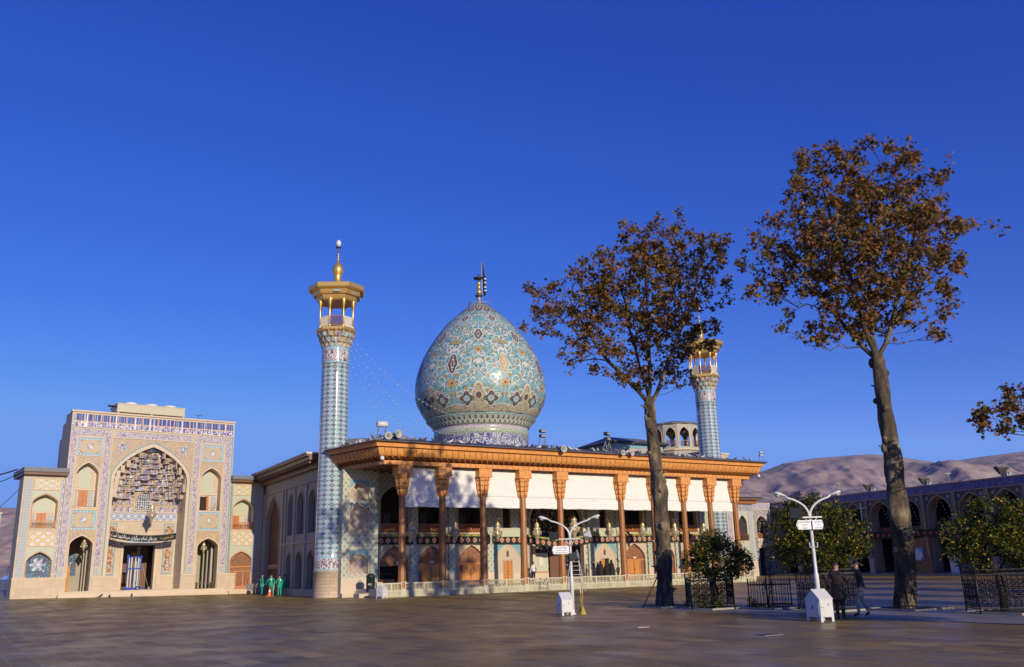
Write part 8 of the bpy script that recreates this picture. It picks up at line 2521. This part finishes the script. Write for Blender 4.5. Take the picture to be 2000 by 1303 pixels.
    if chador:
        mb = MB('cloth_black'); mb.X = Matrix.Scale(k, 4)
        prof = [(.34, .02), (.33, .3), (.29, .7), (.27, 1.0), (.27, 1.25), (.22, 1.40), (.13, 1.50), (.125, 1.60), (.12, 1.70), (.07, 1.77), (.005, 1.79)]
        n = 20; rows = []
        for r, z in prof: rows.append([mb.pt((r * math.cos(a) * (1 + .05 * math.sin(6 * a + z * 3) * (1.6 - z if z < 1.6 else 0)), r * .85 * math.sin(a) + (.0), z)) for a in [2 * PI * q / n for q in range(n)]])
        for j in range(len(rows) - 1):
            for q in range(n): mb.face((rows[j][q], rows[j][(q + 1) % n], rows[j + 1][(q + 1) % n], rows[j + 1][q]), 'cloth_black', None, True)
        mb.build('chador', root)
    return root
# local +y is the way the person faces; rz turns it
m1 = person((10.99, 31.62, 0.006), R(-35), 'man in a long dark coat seen from behind talking near the right bin', 1.9, 'coat_brown', 'cloth_black',
       arms=[[(-.30, -.03, 1.14), (-.31, .04, .92), (-.31, .06, .84)], [(.31, .05, 1.16), (.22, .28, 1.14), (.19, .35, 1.18)]], skirt=(1.12, .62, .165, .215), fingers=True, fat=1.16, turn=-.5,
       legs=[[(-.09, .02, .50), (-.09, -.01, .09), (-.10, .15, .04)], [(.09, .0, .50), (.10, -.02, .09), (.14, .13, .04)]])
m2 = person((12.35, 33.22, 0.006), R(78), 'man in a black jacket and grey trousers facing his companion beside the plane trunk', 1.9, 'jacket_black', 'trousers_grey',
       arms=[[(-.25, -.06, 1.14), (-.27, .05, .92), (-.26, .10, .84)], [(.26, -.10, 1.15), (.24, -.16, .95), (.15, -.18, .92)]],
       legs=[[(-.10, .13, .51), (-.10, .14, .09), (-.10, .32, .04)], [(.10, -.04, .50), (.09, -.22, .10), (.08, -.08, .04)]], fingers=True, fat=1.06, lean=.02, bow=.3, skirt=(1.08, .92, .15, .165))
gw = 'cleaners in green coveralls'
def wz(x, y): return ground_z(x, y)
def emblem(p, k=1.0):
    m = MB('cloth_white'); m.X = Matrix.Scale(1.07, 4); m.prism([(-.05, 1.24), (0, 1.20), (.05, 1.24), (.055, 1.36), (0, 1.39), (-.055, 1.36)], -.155, -.14, 'cloth_white'); m.build('emblem', p)
w = person((-23.5, 83.7, wz(-23.5, 83.7)), R(-60), 'leftmost cleaner in green beside the grey cart wearing a white glove', 1.86, 'coverall_green', 'coverall_green', skirt=(1.1, .72, .16, .20), gloves='cloth_white', group=gw, fat=1.08); emblem(w)
w = person((-22.5, 83.1, wz(-22.5, 83.1)), R(15), 'cleaner in green bending his head forward behind the traffic cone', 1.84, 'coverall_green', 'coverall_green', skirt=(1.1, .72, .165, .21), lean=.10, bow=1.2, group=gw, fat=1.12,
       arms=[[(-.34, .0, 1.16), (-.42, .08, .95), (-.45, .12, .87)], [(.33, .02, 1.14), (.36, .1, .9), (.36, .14, .82)]]); emblem(w)
w = person((-20.9, 80.0, wz(-20.9, 80)), R(35), 'nearest cleaner in green holding the white pole by the cone', 1.80, 'coverall_green', 'coverall_green', skirt=(1.1, .72, .16, .20), lean=.06, bow=.6, group=gw, fat=1.05,
       arms=[[(-.30, .08, 1.16), (-.42, .2, 1.0), (-.48, .24, .98)], [(.27, .02, 1.14), (.25, .12, .92), (.24, .15, .84)]]); emblem(w)
w = person((-21.15, 82.6, wz(-21.1, 82.6)), R(10), 'rightmost cleaner in green raising one hand by the shaded wall', 1.84, 'coverall_green', 'coverall_green', skirt=(1.1, .72, .17, .21), group=gw, fat=1.12,
       arms=[[(-.36, .06, 1.34), (-.42, .12, 1.5), (-.43, .13, 1.58)], [(.30, .0, 1.14), (.3, .1, .9), (.3, .12, .82)]]); emblem(w)
person((-20.55, 83.3, wz(-20.5, 83.3)), R(40), 'person in black leaning beside the rightmost green cleaner', 2.0, 'cloth_black', 'cloth_black', group=None, lean=-.05, fat=1.0)
person(glob(14.95, 4.4, .62), AN + R(0), 'person in a pale shirt with a bag stepping into the open porch doorway', 1.75, 'cloth_white', 'cloth_black')
person(glob(21.5, 4.0, .62), AN + R(60), 'man in black clothing standing at the edge of the mirrored recess', 1.8, 'cloth_black', 'cloth_black')
cg = 'women in black chadors at the porch door'
for i, (u, v, h, lb) in enumerate(((22.95, 4.9, 1.7, 'leftmost woman in a black chador at the small porch door'), (23.45, 4.6, 1.6, 'shorter woman in a black chador at the middle of the group'), (23.95, 4.5, 1.78, 'tallest woman in a black chador right of the small porch door'))):
    person(glob(u, v, .62), AN, lb, h, 'cloth_black', 'cloth_black', chador=True, group=cg)
person(glob(24.9, 4.7, .62), AN, 'small child in brown standing right of the women in chadors', 1.3, 'coat_brown', 'cloth_black')
m = MB('cloth_white'); m.tube([(0, 0, 0), (.12, 0, 1.25)], .03, 5, 'white_paint'); o = m.build('pole'); o.location = (-21.55, 80.3, wz(-21.5, 80.3)); tag(o, 'white pole standing in the cone beside the nearest cleaner', 'pole')

# ================================================================ HAZE: pale air that softens the far hills
hz = MB('trim')
hz.box(-3200, 3200, -60, 3700, -1.2, 392)
ho = hz.build('haze'); ho.data.materials.clear()
hm = bpy.data.materials.new('pale_air'); hm.use_nodes = True
ht = hm.node_tree; ht.nodes.remove(ht.nodes['Principled BSDF'])
pv_ = ht.nodes.new('ShaderNodeVolumePrincipled'); pv_.inputs['Color'].default_value = (0.55, 0.66, 1.0, 1); pv_.inputs['Density'].default_value = 0.00002; pv_.inputs['Anisotropy'].default_value = 0.2
ht.links.new(pv_.outputs[0], ht.nodes['Material Output'].inputs['Volume'])
ho.data.materials.append(hm); tag(ho, kind='stuff')
